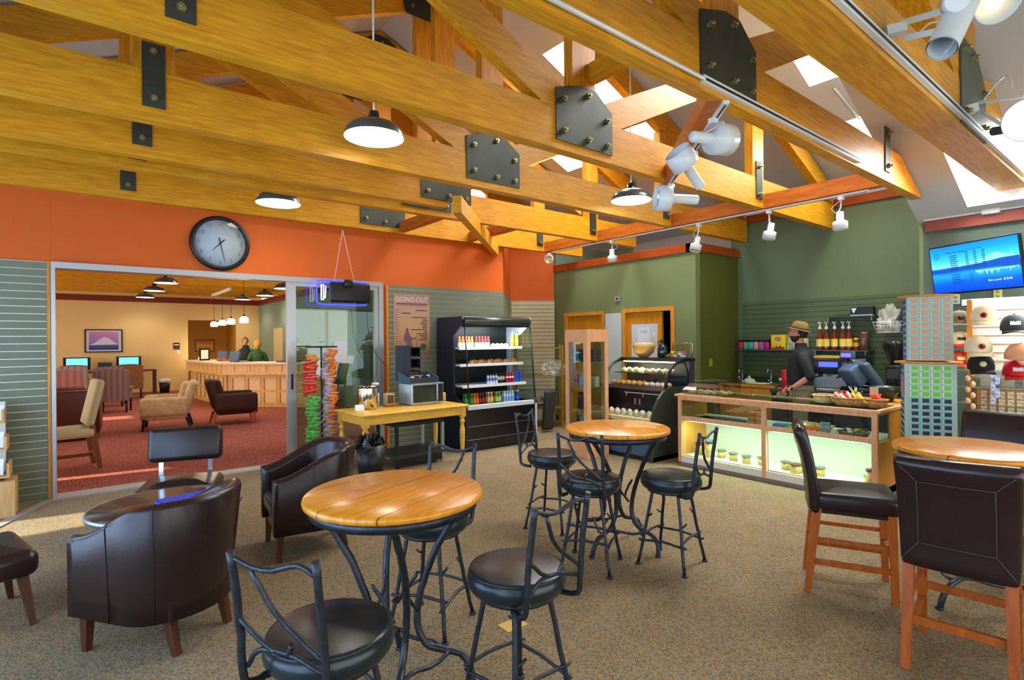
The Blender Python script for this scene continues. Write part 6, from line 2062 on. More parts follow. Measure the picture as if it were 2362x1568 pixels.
    for k in (-1, 1): m.rbox((.04, k * .115, .05), (.29, .105, .10), .035, 3)
    m.build('shoes', BLACK, body)
    return body, hp, hq
BEARD = mat('dark_brown_hair', (44, 30, 22), .7, bump=.6, bscale=120)
SHIRT = mat('black_cotton_shirt', (16, 20, 20), .75, var=.3, scale=8)
KHAKI = mat('khaki_cotton', (150, 138, 104), .8, var=.1, scale=8)
man, hp, hq = person('man in a brown hat and black shirt walking behind the glass counter, seen in profile', (7.08, 3.08, 0), R(113),
                     {'L': ((-.10, .27, 1.13), (.10, .22, .98)), 'R': ((-.02, -.28, 1.12), (.17, -.20, .94))}, SHIRT, KHAKI, H=1.0)
m = MB()                                                             # beard and hair caps follow the head
vs = []
def shell(cond, off, nm, mt, par, hp_, N=28, K=20):
    m = MB()
    idx, vs, fs = {}, [], []
    for j in range(K + 1):
        ph = math.pi * j / K
        z = -math.cos(ph)
        for i in range(N):
            th = 2 * math.pi * i / N
            x, y = math.sin(ph) * math.cos(th), math.sin(ph) * math.sin(th)
            X, Y, Z = x * (.098 + off), y * (.075 + off), z * (.118 + off)
            if z < 0:
                X = X * (1 - .22 * (-z)) + .018 * (-z)
                Y *= 1 - .30 * (-z)
                if x > .3: X += .006
            idx[(i, j)] = (len(vs), cond(x, y, z))
            vs.append(hp_(X, Y, Z))
    for j in range(K):
        for i in range(N):
            q = (i + 1) % N
            if all(idx[k][1] for k in ((i, j), (q, j), (q, j + 1), (i, j + 1))):
                fs.append((idx[(i, j)][0], idx[(q, j)][0], idx[(q, j + 1)][0], idx[(i, j + 1)][0]))
    m.add(vs, fs, True)
    o = m.build(nm, mt, par)
    sd = o.modifiers.new('t', 'SOLIDIFY')
    sd.thickness = .008
    sd.offset = 1
    return o
shell(lambda x, y, z: z < -.22 and x > -.15 and not (z > -.56 and z < -.36 and abs(y) < .2 and x > .5) or (z < .2 and -.2 < x < .12 and abs(y) > .5), .006, 'beard', BEARD, man, hp)
shell(lambda x, y, z: (x < .05 and z > -.55) or z > .55, .006, 'hair', BEARD, man, hp)
HATM = mat('olive_tan_felt', (134, 108, 50), .8, var=.15, scale=10)
hz = .045
hat = MB()
HQ = Matrix.Rotation(R(-14), 3, 'Y') @ hq
hat.lathe([(.090, -.01), (.091, .03), (.084, .06), (.070, .088), (.048, .104), (.0, .10)], hp(-.012, 0, hz), 28, HQ, sx=1.12, sy=.95)
hat.lathe([(.086, .0), (.12, -.012), (.155, -.014), (.165, -.006), (.155, -.004), (.12, -.002), (.086, .008)], hp(-.012, 0, hz), 32, HQ, sx=1.08, sy=.92)
ho = hat.build('hat', HATM, man, 'brown brimmed felt hat')
MB().lathe([(.0935, .0), (.0945, .020)], hp(-.012, 0, hz), 28, HQ, sx=1.12, sy=.95).build('hat_band', mat('dark_hat_band', (60, 44, 24), .6), ho)
bl = MB().lathe([(.150, -.018), (.154, .0), (.150, .018)], (0, 0, .955), 32, sx=1.05, sy=1.20)
bl.build('belt', BLACK, man)
w = Vector((.10, .22, .98))
MB().lathe([(.031, -.012), (.033, 0), (.031, .012)], w, 16, Matrix.Rotation(R(60), 3, 'Y')).build('watch', BLACK, man)
VEST = mat('green_fleece', (60, 104, 56), .9, var=.2, scale=10)
NAV = mat('dark_trousers', (30, 32, 40), .8)
fem = {'L': ((.0, .25, 1.15), (.18, .16, 1.10)), 'R': ((.0, -.25, 1.15), (.18, -.16, 1.10))}
p1_ = oX(3.80, 567, 790)
a1, hpa, hqa = person('woman in a black vest over a green top behind the reception desk, facing us', (3.80, p1_.y, 0), R(-125), fem, VEST, NAV, H=.98, female=True, sleeve='wrist', head_turn=.5)
shell(lambda x, y, z: (x < .25 and z > -.3) or z > .5, .008, 'hair', mat('light_brown_hair', (128, 88, 50), .7), a1, hpa)
MB().ball(hpa(-.05, 0, .12), .035, 10, 8).build('hair_bun', mat('light_brown_hair', (128, 88, 50), .7), a1)
m = MB()
loft(m, [(.005, .94, .165, .168), (.012, 1.02, .166, .166), (.02, 1.12, .165, .164), (.0, 1.31, .158, .172), (-.008, 1.38, .142, .166), (-.012, 1.43, .118, .145), (-.004, 1.475, .090, .092), (.002, 1.54, .084, .086), (.002, 1.53, .070, .072)])
m.build('vest', mat('black_vest', (20, 22, 24), .7), a1)
p2_ = oX(3.86, 594, 795)
a2, hpb, hqb = person('blonde woman in a green fleece behind the reception desk, seen from behind', (3.86, p2_.y, 0), R(75), fem, VEST, NAV, H=.93, female=True, sleeve='wrist', head_turn=.3)
shell(lambda x, y, z: (x < .3 and z > -.92) or z > .45, .022, 'hair', mat('blonde_hair', (206, 160, 70), .6), a2, hpb)

# ================================================================ SCREEN, CARD SPINNER, HATS
n = Vector((-math.cos(-.506) * math.cos(.143), -math.sin(-.506) * math.cos(.143), -math.sin(.143)))
tvc = Vector((7.75, 1.532, 2.37))
rr = Vector((0, 0, 1)).cross(n).normalized()
uu = n.cross(rr)
tv = thing('television', 'wall-mounted flat screen showing a blue lake menu, tilted down in the upper right', 'television', tvc)
tv.rotation_mode = 'QUATERNION'
tv.rotation_quaternion = Matrix((rr, uu, n)).transposed().to_quaternion()    # local x right, y up, z towards the room
W, H = 1.0, .564
MB().rbox((0, 0, -.02), (W, H, .035), .006, 2).build('bezel', BLACK, tv)
SCR = bands('tv_picture', 'Y', [(0, (0, 60, 190)), (.20, (0, 90, 226)), (.38, (30, 150, 250)), (.46, (10, 70, 170)), (.52, (20, 90, 190)), (.545, (120, 200, 236)), (.66, (60, 190, 250)), (.85, (20, 150, 255)), (1, (10, 120, 250))], .3, emit=1.1, noise=.10, scale=4)
SCR.node_tree.nodes['Principled BSDF'].inputs['Base Color'].links and None
MB().bx(-W / 2 + .016, W / 2 - .016, -H / 2 + .016, H / 2 - .016, -.002, .0005).build('screen', SCR, tv)
m = MB()
hills = [(-.484, .0), (-.30, .005), (-.1, .02), (.1, .03), (.3, .055), (.484, .06), (.484, -.01), (.2, -.02), (-.1, -.025), (-.484, -.03)]
m.prism(hills, 2, .0008, .0014)
m.build('hills_picture', mat('tv_hills', (10, 76, 170), .3, emit=1.0), tv)
m = MB().prism([(.0, .035), (.06, .06), (.12, .075), (.2, .11), (.27, .12), (.33, .10), (.42, .075), (.3, .055)], 2, .0008, .0013)
for k in range(26):
    x = .02 + .017 * k
    m.prism([(x, -.045), (x + .022, -.045), (x + .012 + rnd.uniform(-.01, .01), -.06 - .05 * rnd.random())], 2, .0008, .0013)
for k in range(30):
    x = -.44 + .03 * k
    m.prism([(x, .02 + .04 * (x + .44)), (x + .035, .02 + .04 * (x + .44)), (x + .017, .035 + .05 * rnd.random() * (1.2 if x > 0 else .6) + .04 * (x + .44))], 2, .0007, .00078)
m.build('snow_picture', mat('tv_snow', (130, 206, 244), .3, emit=1.0), tv)
DKB = mat('tv_print', (10, 60, 130), .4, emit=.5)
m = MB()
for i in range(8):
    y = .15 - .022 * i
    m.bx(-.25, -.25 + rnd.uniform(.06, .10), y - .004, y + .004, .0012, .0018)
    for x in (-.07, .02, .11):
        m.bx(x, x + .035, y + .02 - .004, y + .02 + .004, .0012, .0018)
for i in range(5):
    y = -.07 - .025 * i
    m.bx(-.25, -.12 + rnd.uniform(-.05, .02), y - .004, y + .004, .0016, .0022)
    if i < 4: m.bx(-.05, .0, y - .003, y + .003, .0016, .0022)
m.build('lettering', DKB, tv)
text('heading', 'Espresso Drinks', .035, DKB, tv, (-.17, .19, .0015))
text('price_line', 'Box Lunch  $10.00', .032, mat('tv_white', (200, 226, 250), .4, emit=1.0), tv, (.27, -.17, .0015))
text('price_line', '12oz   16oz   20oz', .022, DKB, tv, (.03, .20, .0015))
m = MB().lathe([(.032, 0), (.036, 0.0005)], (-.40, .16, .0012), 20)
m.bx(-.42, -.38, .165, .17, .0012, .0018).bx(-.42, -.38, .15, .155, .0012, .0018)
m.build('round_mark', DKB, tv)
MB().seg((0, 0, -.03), (0, -.05, -.25), .06, .06, (0, 1, 0)).build('wall_arm', BLACK, tv)
p = oX(XT, 2205, 690); plate((XT - .006, p.y, p.z), 0, 'white outlet plate just below the screen, left one', (190, 200, 190))
p = oX(XT, 2302, 682); plate((XT - .006, p.y, p.z + .02), 0, 'pale yellow-green plate under the right half of the screen', (176, 184, 120))
# card spinner
SPX, SPY = 6.08, 1.53
sp = thing('card_spinner', 'two-tier rotating rack of souvenir cards right of the glass counter', 'spinner rack', (SPX, SPY, 0), R(20))
ACR = mat('pale_green_acrylic', (170, 184, 172), .3)
s1, s2 = .165, .185
MB().bx(-s1, s1, -s1, s1, 1.385, 1.955).build('upper_box', ACR, sp)
MB().bx(-s2, s2, -s2, s2, .42, 1.355).build('lower_box', ACR, sp)
for z, k in ((1.955, s1 + .012), (1.355, s2 + .012)):
    MB().lathe([(0, z), (k * 1.28, z), (k * 1.28, z + .018), (0, z + .018)], n=8).build('wood_cap', OAK, sp)
MB().lathe([(0, 0), (.20, 0), (.20, .03), (.04, .05), (.035, .42), (0, .42)], n=24).build('stand', BLACK, sp)
spm = Matrix.Translation((SPX, SPY, 0)) @ Matrix.Rotation(R(20), 4, 'Z')
def card(nm, c1, c2):
    m = MB().box((0, 0, 0), (.068, .004, .050)).mat(1).box((.004, -.003, -.003), (.050, .003, .036)).mat(2).box((0, -.003, .020), (.066, .002, .005))
    return m.build('souvenir_card', [mat('card_base_' + nm, c1, .5), mat('card_pic_' + nm, c2, .4, scale=45, col2=tuple(int(v * .6 + 60) for v in c2)), mat('card_strip', (110, 170, 160), .5)])
kinds = {'purple': card('purple', (170, 200, 216), (60, 50, 110)), 'peach': card('peach', (170, 206, 180), (214, 150, 110)), 'green': card('green', (206, 226, 190), (96, 196, 30)),
         'black': card('black', (150, 210, 200), (20, 22, 30)), 'orange': card('orange', (90, 160, 210), (232, 90, 40))}
first = {}
def put(kind, tier, face, col, row_, ncol):
    s = s1 if tier == 'upper' else s2
    x = (col - (ncol - 1) / 2) * .078
    z = (1.92 - .056 * row_) if tier == 'upper' else (1.32 - .058 * row_)
    if face == 'front': M_ = Matrix.Rotation(R(-90), 4, 'Z')         # -x side
    else: M_ = Matrix.Rotation(R(180), 4, 'Z') if face == 'back' else Matrix.Identity(4)
    # faces: 'left' normal +y side, 'front' normal -x
    if face == 'front':
        Mx = spm @ Matrix.Translation((-s - .003, -x, z)) @ Matrix.Rotation(R(-90), 4, 'Z')
    else:
        Mx = spm @ Matrix.Translation((-x, s + .003, z)) @ Matrix.Rotation(R(180), 4, 'Z')
    key = (kind, tier, face)
    if kind not in first:
        o = kinds[kind]
        first[kind] = o
    else:
        o = kinds[kind].copy()
        COL.objects.link(o)
    o.matrix_world = Mx
    w = {'front': 'the broad front side', 'left': 'the narrower left side'}[face]
    tag(o, '%s picture card on %s of the %s spinner tier' % (kind, w, tier), 'souvenir card', '%s cards on %s of the %s tier' % (kind, w, tier))
for r_ in range(10):
    for c in range(4):
        put('peach', 'upper', 'front', c, r_, 4)
        if c < 4: put('purple', 'upper', 'left', c, r_, 4)
for r_ in range(15):
    for c in range(4):
        put('green' if r_ < 5 else 'black', 'lower', 'front', c, r_, 4)
        put('orange' if (1 < r_ < 5) else ('purple' if r_ < 2 else 'black'), 'lower', 'left', c, r_, 4)
# hat wall
XH = 6.78
hw = thing('merchandise_wall', 'bright glass-shelved fixture holding caps and souvenirs at the right edge', 'display fixture', (XH, .62, 0))
MB().bx(0, .03, -.72, .74, .0, 1.96).build('back_panel', bands('fixture_back_glow', 'Z', [(0, (120, 110, 90)), (.45, (196, 180, 140)), (.7, (226, 220, 206)), (1, (236, 236, 240))], .5, noise=.35, scale=7), hw)  # bright light behind the caps painted in as a paler upper back
MB().bx(-.30, 0, -.72, .74, .0, .80).build('base_cabinet', mat('dark_fixture_base', (50, 48, 44), .5), hw)
for z in (.97, 1.12, 1.28):
    MB().bx(-.22, 0, -.72, .80, z - .006, z).build('glass_shelf', mat('glass_shelf_green', (170, 190, 170), .1, alpha=.6), hw)
MB().bx(-.03, -.0, -.72, .80, 1.90, 1.955).build('glow_rail', mat('added_rail_glow', (236, 226, 240), .4, emit=1.5), hw)  # glowing rail added to brighten the area behind the caps
MB().bx(-.05, -.03, .72, .76, .8, 1.95).build('upright', OAK, hw)
for i in range(7):
    m = MB().bx(-.012, 0, -.7, .78, 1.36 + .08 * i, 1.366 + .08 * i)
    m.build('slat_line', mat('orange_brown_slat', (196, 130, 60), .5), hw)
def cap_mesh(mt, brimm, logo_m, patch=None):
    t = thing('baseball_cap', '', 'cap')
    prof = [(.088, 0), (.09, .03), (.082, .07), (.06, .105), (.03, .12), (0, .123)]
    MB().lathe(prof, n=24, sx=1.1, sy=.95).build('crown', mt, t)
    vs, fs = [], []
    N = 12
    for i in range(N + 1):
        a = R(-62 + 124 * i / N)
        vs.append((.094 * math.cos(a), .083 * math.sin(a), .004 + .004))
        vs.append((.094 * math.cos(a) + .075 * math.cos(a * .6), .088 * math.sin(a), -.012 - .02 * (math.sin(a)) ** 2))
    for i in range(N): fs.append((2 * i, 2 * i + 1, 2 * i + 3, 2 * i + 2))
    b = MB().add(vs, fs, True).build('brim', brimm, t)
    sd = b.modifiers.new('t', 'SOLIDIFY')
    sd.thickness = .004
    q = Matrix.Rotation(R(72), 3, 'Y')
    m = MB()
    if patch: m.lathe([(0, 0), (.022, 0), (.022, .003), (0, .004)], (.098, 0, .052), 18, q)
    else: m.box((.093, 0, .055), (.003, .06, .03), M=Matrix.Rotation(R(-20), 3, 'Y'))
    o = m.build('emblem', logo_m, t)
    if patch == 2:
        MB().lathe([(0, .004), (.015, .004), (.015, .0055), (0, .006)], (.098, 0, .052), 18, q).build('emblem_centre', mat('emblem_dark', (60, 16, 16), .5), o)
    MB().ball((0, 0, .123), .008, 8, 5).build('button', brimm, t)
    return t
CRM = mat('cream_cotton', (232, 214, 170), .8, var=.06, scale=10)
caps = [((2270, 724), 4.65, CRM, CRM, mat('red_emblem', (206, 40, 30), .5), 2, 175, 'cream cap with a round red emblem, upper one on the fixture', 10),
        ((2256, 797), 4.6, CRM, CRM, mat('red_emblem', (206, 40, 30), .5), 2, 190, 'cream cap with a round red emblem, lower one below the first', 6),
        ((2340, 748), 4.5, mat('charcoal_cotton', (56, 58, 60), .8), BLACK, WHITE, None, 178, 'charcoal cap with white stitched lettering at the right edge', 0),
        ((2352, 815), 4.4, mat('salmon_cotton', (226, 160, 116), .8), mat('salmon_cotton', (226, 160, 116), .8), mat('salmon_dark', (190, 120, 80), .7), None, 215, 'salmon cap cut off by the right edge', 5),
        ((2262, 838), 4.6, mat('black_cotton', (26, 22, 20), .8), mat('black_cotton', (26, 22, 20), .8), mat('cream_patch', (214, 200, 150), .6), 1, 185, 'black cap with a round cream patch in the lower row', 4),
        ((2345, 852), 4.5, mat('red_cotton', (214, 24, 30), .75), mat('red_cotton', (214, 24, 30), .75), WHITE, None, 180, 'red cap with white lettering at the right edge', 2),
        ((2212, 828), 5.4, mat('orange_red_cotton', (214, 72, 30), .8), mat('orange_red_cotton', (214, 72, 30), .8), CRM, None, 190, 'orange-red cap half hidden behind the card spinner', 0),
        ((2213, 735), 5.4, mat('taupe_cotton', (130, 112, 96), .8), mat('taupe_cotton', (130, 112, 96), .8), BLACK, 1, 185, 'taupe cap half hidden at the top beside the card spinner', 0),
        ((2212, 783), 5.4, CRM, mat('red_cotton', (214, 24, 30), .75), BLACK, None, 190, 'cream cap with a red brim peeking out from the card spinner', 0)]
for (pxy, D, mt, bmx, lg, patch, yaw, lab, tilt) in caps:
    t = cap_mesh(mt, bmx, lg, patch)
    tag(t, lab, 'cap', 'caps on the fixture')
    p = oD(D, *pxy)
    t.location = p - Vector((0, 0, .05))
    t.rotation_euler = (0, R(tilt), R(yaw + 14))
    t.scale = (1.08, 1.08, 1.08)
# souvenirs on the fixture shelves
tr = thing('souvenir_tray', 'light wood tray of small cream souvenirs on the fixture ledge', 'tray', (XH - .17, .98, .805))
MB().bx(-.02, .02, -.30, .30, 0, .30).build('board', OAK, tr)
cols_ = [(236, 224, 190), (214, 196, 150), (190, 90, 60), (150, 130, 90)]
o = MB().box((0, 0, .03), (.012, .045, .06)).build('small_souvenir', mat('souvenir_cream', cols_[0], .5, scale=40, col2=cols_[3]))
series(o, [(Vector((XH - .20, .98 - .25 + .062 * (i % 9), .82 + .07 * (i // 9))), None) for i in range(36)], 'small cream souvenir tile in rows on the light wood tray', 'souvenir', 'cream souvenir tiles on the tray')
o = MB().box((0, 0, .04), (.02, .05, .08)).build('souvenir_box', mat('souvenir_grey_green', (130, 140, 120), .5, scale=30, col2=(80, 84, 76)))
series(o, [(Vector((XH - .12, 1.30 - .075 * i, 1.281 if i % 2 else 1.121)), None) for i in range(14)], 'small grey-green boxed souvenir on the glass shelves below the caps', 'souvenir', 'grey-green boxed souvenirs')
o = MB().ball((0, 0, .03), .022, 8, 6, (1, 1, 1.4)).build('key_fob', mat('fob_pink_stripe', (220, 90, 110), .4, scale=30, col2=(236, 210, 150)))
series(o, [(Vector((XH - .27, 1.33 - .035 * (i % 2), .86 + .052 * i)), None) for i in range(10)], 'pink and cream key fob hanging in a strip beside the card spinner', 'key fob', 'key fobs in a hanging strip')
o = MB().box((0, 0, .04), (.02, .03, .085)).build('blue_fob', mat('fob_blue', (60, 90, 190), .4, scale=30, col2=(226, 226, 236)))
series(o, [(Vector((XH - .27, 1.15 - .03 * (i % 2), .98 + .06 * i)), None) for i in range(5)], 'blue and white fob hanging left of the grey-green boxes', 'key fob', 'blue fobs in a hanging strip')
lamp('fixture_fill', 'AREA', (XH - .28, .7, 2.05), 26, (1, .95, .88), .2, 1.2, target=(XH - .1, .7, 1.2))  # added lamp, stands in for the white light around the caps

# ================================================================ LAMPS ABOVE
SHO = mat('grey_green_enamel_shade', (84, 92, 88), .25, .3, coat=.4)
GLOW = mat('lamp_glow', (255, 250, 235), .5, emit=9)
def pendant(D, x, y, lab, r=.243, grp=None, ztop=None, real=True, power=24):
    c = oD(D, x, y)
    t = thing('pendant_lamp', lab, 'lamp', c, 0, grp)
    MB().lathe([(r, -.0), (r * .985, .03), (r * .90, .07), (r * .72, .105), (r * .48, .128), (r * .22, .14)], n=36).build('shade', SHO, t)
    MB().lathe([(r * .985, .003), (0, .006)], n=36).build('diffuser', GLOW, t)
    MB().lathe([(r * .24, .13), (r * .21, .15), (r * .16, .215), (.012, .225)], n=20).build('socket', mat('glossy_black', (14, 14, 16), .15, coat=.6), t)
    MB().cyl((0, 0, .22), (0, 0, (ztop or zR(c.x)) - c.z - .01), .008).build('stem', WHITE, t)
    if real:
        l = lamp('pendant_light', 'SPOT', c - Vector((0, 0, .02)), power, (1, .90, .72), .12, target=c - Vector((0, 0, 1)), spot=R(150), blend=.6)
    return t
pendant(4.48, 863, 318, 'large pendant lamp with a grey metal shade, nearest the viewer, upper left of centre')
pendant(6.25, 642, 470, 'pendant lamp with a grey shade hanging above the wall clock')
pendant(6.60, 1456, 463, 'pendant lamp with a grey shade hanging before the green door wall')
for i, (D, x, y, lab) in enumerate(((12.6, 383, 653, 'lounge pendant lamp nearest the sliding door opening'), (14.5, 356, 671, 'lounge pendant lamp second from the opening, left row'),
                                    (16.9, 335, 686, 'lounge pendant lamp farthest back in the left row'), (16.9, 611, 682, 'lounge pendant lamp above the two women'),
                                    (18.6, 560, 691, 'lounge pendant lamp beside the small spotlight, far right row'), (13.0, 657, 666, 'lounge pendant lamp half hidden by the door stile'))):
    pendant(D, x, y, lab, power=60)
# small glass pendants over the desk
rail = MB().bx(-.03, .03, -1.15, 1.15, -.03, .03).build('light_track', WHITE)
tag(rail, 'white light track hanging over the reception desk with glass pendants', 'light track')
rail.location = (2.9, 15.9, 2.92)
for i, (x, y) in enumerate(((494, 748), (513, 745), (533, 742), (563, 738))):
    p = oX(2.9, x, y)
    t = thing('glass_pendant', ['leftmost frosted glass pendant over the reception desk', 'second frosted glass pendant over the reception desk', 'third frosted glass pendant over the reception desk', 'separate fourth frosted glass pendant over the reception desk'][i], 'lamp', p, 0, 'frosted glass pendants over the desk')
    MB().lathe([(.085, -.06), (.095, -.02), (.09, .04), (.05, .075), (0, .08)], n=20).build('glass_shade', mat('frosted_lit_glass', (255, 240, 205), .5, emit=7), t)
    MB().cyl((0, 0, .08), (0, 0, .13), .02).build('cap', BLACK, t)
    MB().cyl((0, 0, .12), (0, 0, (2.89 if i < 3 else zR(2.9)) - p.z), .005).build('cord', BLACK, t)
    lamp('glass_pendant_light', 'POINT', p - Vector((0, 0, .12)), 16, (1, .84, .6), .08)
# spotlights on tracks
WENA = mat('white_enamel', (212, 216, 214), .35, coat=.2)
SLOT = mat('black_track_slot', (22, 22, 24), .5)
def track(nm, p0, p1, lab, face, w=.036, h=.03):
    p0, p1 = Vector(p0), Vector(p1)
    t = thing(nm, lab, 'light track', p0)
    up = Vector(face)
    d = (p1 - p0).normalized()
    side_ = d.cross(up)
    MB().seg(Vector((0, 0, 0)), p1 - p0, w, h, up).build('rail', WENA, t)
    MB().seg(up * (h / 2 + .001) + d * .02, p1 - p0 + up * (h / 2 + .001) - d * .02, w * .34, .002, up).build('slot', SLOT, t)
    return t
track('light_track', (6.56, 7.05, 3.155), (6.56, 2.15, 3.155), 'long white light track under the reddish timbers, above the doors', (0, 0, -1), .036, .022)
track('light_track', (3.08, 1.925, 3.235), (5.66, 1.925, 3.235), 'white light track along the second roof truss', (0, -1, 0), .05, .028)
MB_ = MB().tube([(-1.2, 1.918, 3.235), (3.08, 1.918, 3.235)], .014, 8)
tag(MB_.build('conduit', WENA), 'thin white pipe running along the second roof truss to its track', 'pipe')
track('light_track', (2.2, 1.07, 3.245), (7.6, 1.07, 3.245), 'white light track with a black slot along the thick nearest truss', (0, -1, 0), .055, .03)
track('light_track', (3.37, 1.93, 3.168), (4.76, 3.38, 3.168), 'short white track under the diagonal timber with three big spotlights', (0, 0, -1), .04, .024)
def spot(mount, head, aim, lab, r=.085, L=.10, tail=.12, lit=False, grp=None, kind='drum'):
    mount, head, aim = Vector(mount), Vector(head), Vector(aim).normalized()
    t = thing('track_spotlight', lab, 'spotlight', mount, 0, grp)
    h = head - mount
    MB().box((0, 0, -.015), (.06, .045, .035)).build('adapter', WENA, t)
    q = Vector((0, 0, 1)).rotation_difference(aim).to_matrix()
    sd = aim.cross(Vector((0, 0, 1)))
    sd = sd.normalized() if sd.length > .1 else Vector((0, 1, 0))
    a = h - aim * .05
    st = sd * r * .55
    MB().tube([(0, 0, -.03), tuple(Vector((0, 0, -.06)).lerp(a, .3)), tuple(a + sd * .04)], .009, 7).build('arm', WENA, t)
    m = MB()
    m.lathe([(.0, -tail), (.034, -tail), (.038, -tail + .01), (.038, -.02), (r, .0), (r, L), (r - .006, L), (r - .008, .012), (0, .01)], h, 24, q)
    m.build('housing', WENA, t)
    MB().lathe([(0, .03), (r * .6, .045), (r * .88, .075)], h, 20, q).build('bulb', mat('spot_bulb_lit', (255, 250, 230), .3, emit=30) if lit else mat('spot_reflector', (206, 200, 150), .25, .6), t)
    if kind == 'cord':
        pass
    MB().tube(curve([(0, 0, -.03), tuple(h * .4 + sd * .09), tuple(h - aim * tail * .8 + sd * .03)], 6), .004, 5).build('cord', WENA, t)
    return t
for i, (mx, my, hx, hy, aim, lab) in enumerate(((1412, 560, 1412, 598, (.2, .1, -1), 'track spotlight second from the left, above the narrow oak door'),
                                                 (1612, 517, 1606, 573, (-.3, .1, -1), 'track spotlight at the corner of the green door wall'),
                                                 (1774, 486, 1776, 545, (-.1, .15, -1), 'track spotlight in front of the dark green recess wall'),
                                                 (1940, 455, 1938, 522, (.05, 0, -1), 'rightmost track spotlight on the long track, biggest of the four'))):
    a, b = oX(6.56, mx, my), oX(6.56, hx, hy)
    a.z = 3.14
    b.z += .05
    spot(a, b, aim, lab, .075, .085, .11, grp='small spotlights on the long track')
a = oX(6.56, 1268, 582); a.z = 3.14
spot(a, a + Vector((0, 0, -.10)), (-.8, -.5, -.2), 'round-looking spotlight at the far left end of the long track', .075, .085, .08, grp='small spotlights on the long track')
def on_tr(x, y): return oZ(3.15, x, y)
spot(on_tr(1645, 275), oD(3.75, 1645, 320), (.85, -.15, .08), 'big white spotlight on the diagonal track pointing right, nearest its upper end', .105, .15, .20, grp='big spotlights on the diagonal track')
spot(on_tr(1600, 350), oD(3.95, 1583, 382), (-.75, .15, .75), 'big white spotlight on the diagonal track pointing up to the left', .10, .13, .20, grp='big spotlights on the diagonal track')
spot(on_tr(1548, 425), oD(4.25, 1545, 458), (-.8, .6, .05), 'big white spotlight at the lower end of the diagonal track', .10, .11, .22, grp='big spotlights on the diagonal track')
# the two big lamps on the near truss
a = oY(1.05, 2062, 70)
t = thing('cylinder_spotlight', 'long white cylinder spotlight held on two arms from the nearest truss track', 'spotlight', a)
D0 = (a - CAM).dot(Fv)
def rel(D, x, y): return oD(D, x, y) - a
MB().seg(rel(D0, 2040, 76), rel(D0 - .02, 2085, 66), .07, .05, (0, 0, 1)).build('adapter', WENA, t)
c1, c2 = rel(D0 - .35, 2172, 112), rel(D0 - .20, 2262, -75)
MB().tube([c1, c1.lerp(c2, .5), c2], .068, 24, caps=False).tube([c1, c1.lerp(c2, .5)], .062, 24, caps=False).build('housing', WENA, t)
MB().cyl(c1.lerp(c2, .4), c1.lerp(c2, .42), .06, .06, 20).build('inner_lens', mat('dark_lens', (70, 80, 84), .3), t)
MB().seg(rel(D0, 2082, 52), rel(D0 - .25, 2190, 22), .016, .03, (0, 0, 1)).build('arm', WENA, t)
MB().seg(rel(D0, 2086, 88), rel(D0 - .25, 2180, 68), .016, .03, (0, 0, 1)).build('arm', WENA, t)
MB().cyl(rel(D0 - .30, 2196, 8), rel(D0 - .38, 2210, -2), .055, .055, 20).build('pivot_knob', WENA, t)
MB().tube([rel(D0, 2088, 72)] + curve([rel(D0 - .1, 2120, 76), rel(D0 - .2, 2150, 52), rel(D0 - .3, 2190, 60), rel(D0 - .33, 2200, 95), rel(D0 - .33, 2180, 122)], 5), .005, 6).build('cord', WENA, t)
hc_ = rel(D0 - .05, 2292, 0)
q = Vector((0, 0, 1)).rotation_difference(Vector((-.6, -.5, -.6)).normalized()).to_matrix()
MB().lathe([(.03, -.1), (.10, -.02), (.115, .05), (.108, .05), (.09, -.01), (0, -.02)], hc_, 24, q).build('reflector_head', WENA, t)
MB().ball(hc_, .05, 12, 8).build('bulb', mat('bulb_warm', (250, 226, 170), .3, emit=2.5), t)
a = oY(1.05, 2245, 252)
D0 = (a - CAM).dot(Fv)
t = thing('lit_spotlight', 'glowing spotlight at the right edge hanging from the nearest truss track', 'spotlight', a)
MB().seg(rel(D0, 2222, 258), rel(D0 - .02, 2250, 250), .09, .06, (0, 0, 1)).build('adapter', WENA, t)
MB().seg(rel(D0, 2256, 236), rel(D0 - .3, 2362, 222), .014, .02, (0, 0, 1)).build('arm', WENA, t)
MB().seg(rel(D0, 2270, 262), rel(D0 - .3, 2330, 300), .014, .02, (0, 0, 1)).build('arm', WENA, t)
MB().cyl(rel(D0 - .28, 2290, 303), rel(D0 - .28, 2312, 300), .03, .03, 14).build('pivot_knob', DKG, t)
MB().tube(curve([rel(D0, 2262, 240), rel(D0 - .1, 2300, 190), rel(D0 - .2, 2325, 175), rel(D0 - .25, 2335, 200)], 5), .005, 6).build('cord', WENA, t)
hc_ = rel(D0 - .45, 2366, 272)
q = Vector((0, 0, 1)).rotation_difference(Vector((-.85, -.25, -.4)).normalized()).to_matrix()
MB().lathe([(.04, -.2), (.06, -.12), (.13, 0), (.14, .10), (.132, .10), (.12, .0), (0, -.02)], hc_, 28, q).build('housing', WENA, t)
MB().lathe([(0, .115), (.08, .11), (.125, .09), (.13, .06)], hc_, 28, q).build('bulb', mat('spot_bulb_strong', (255, 252, 240), .3, emit=30), t)
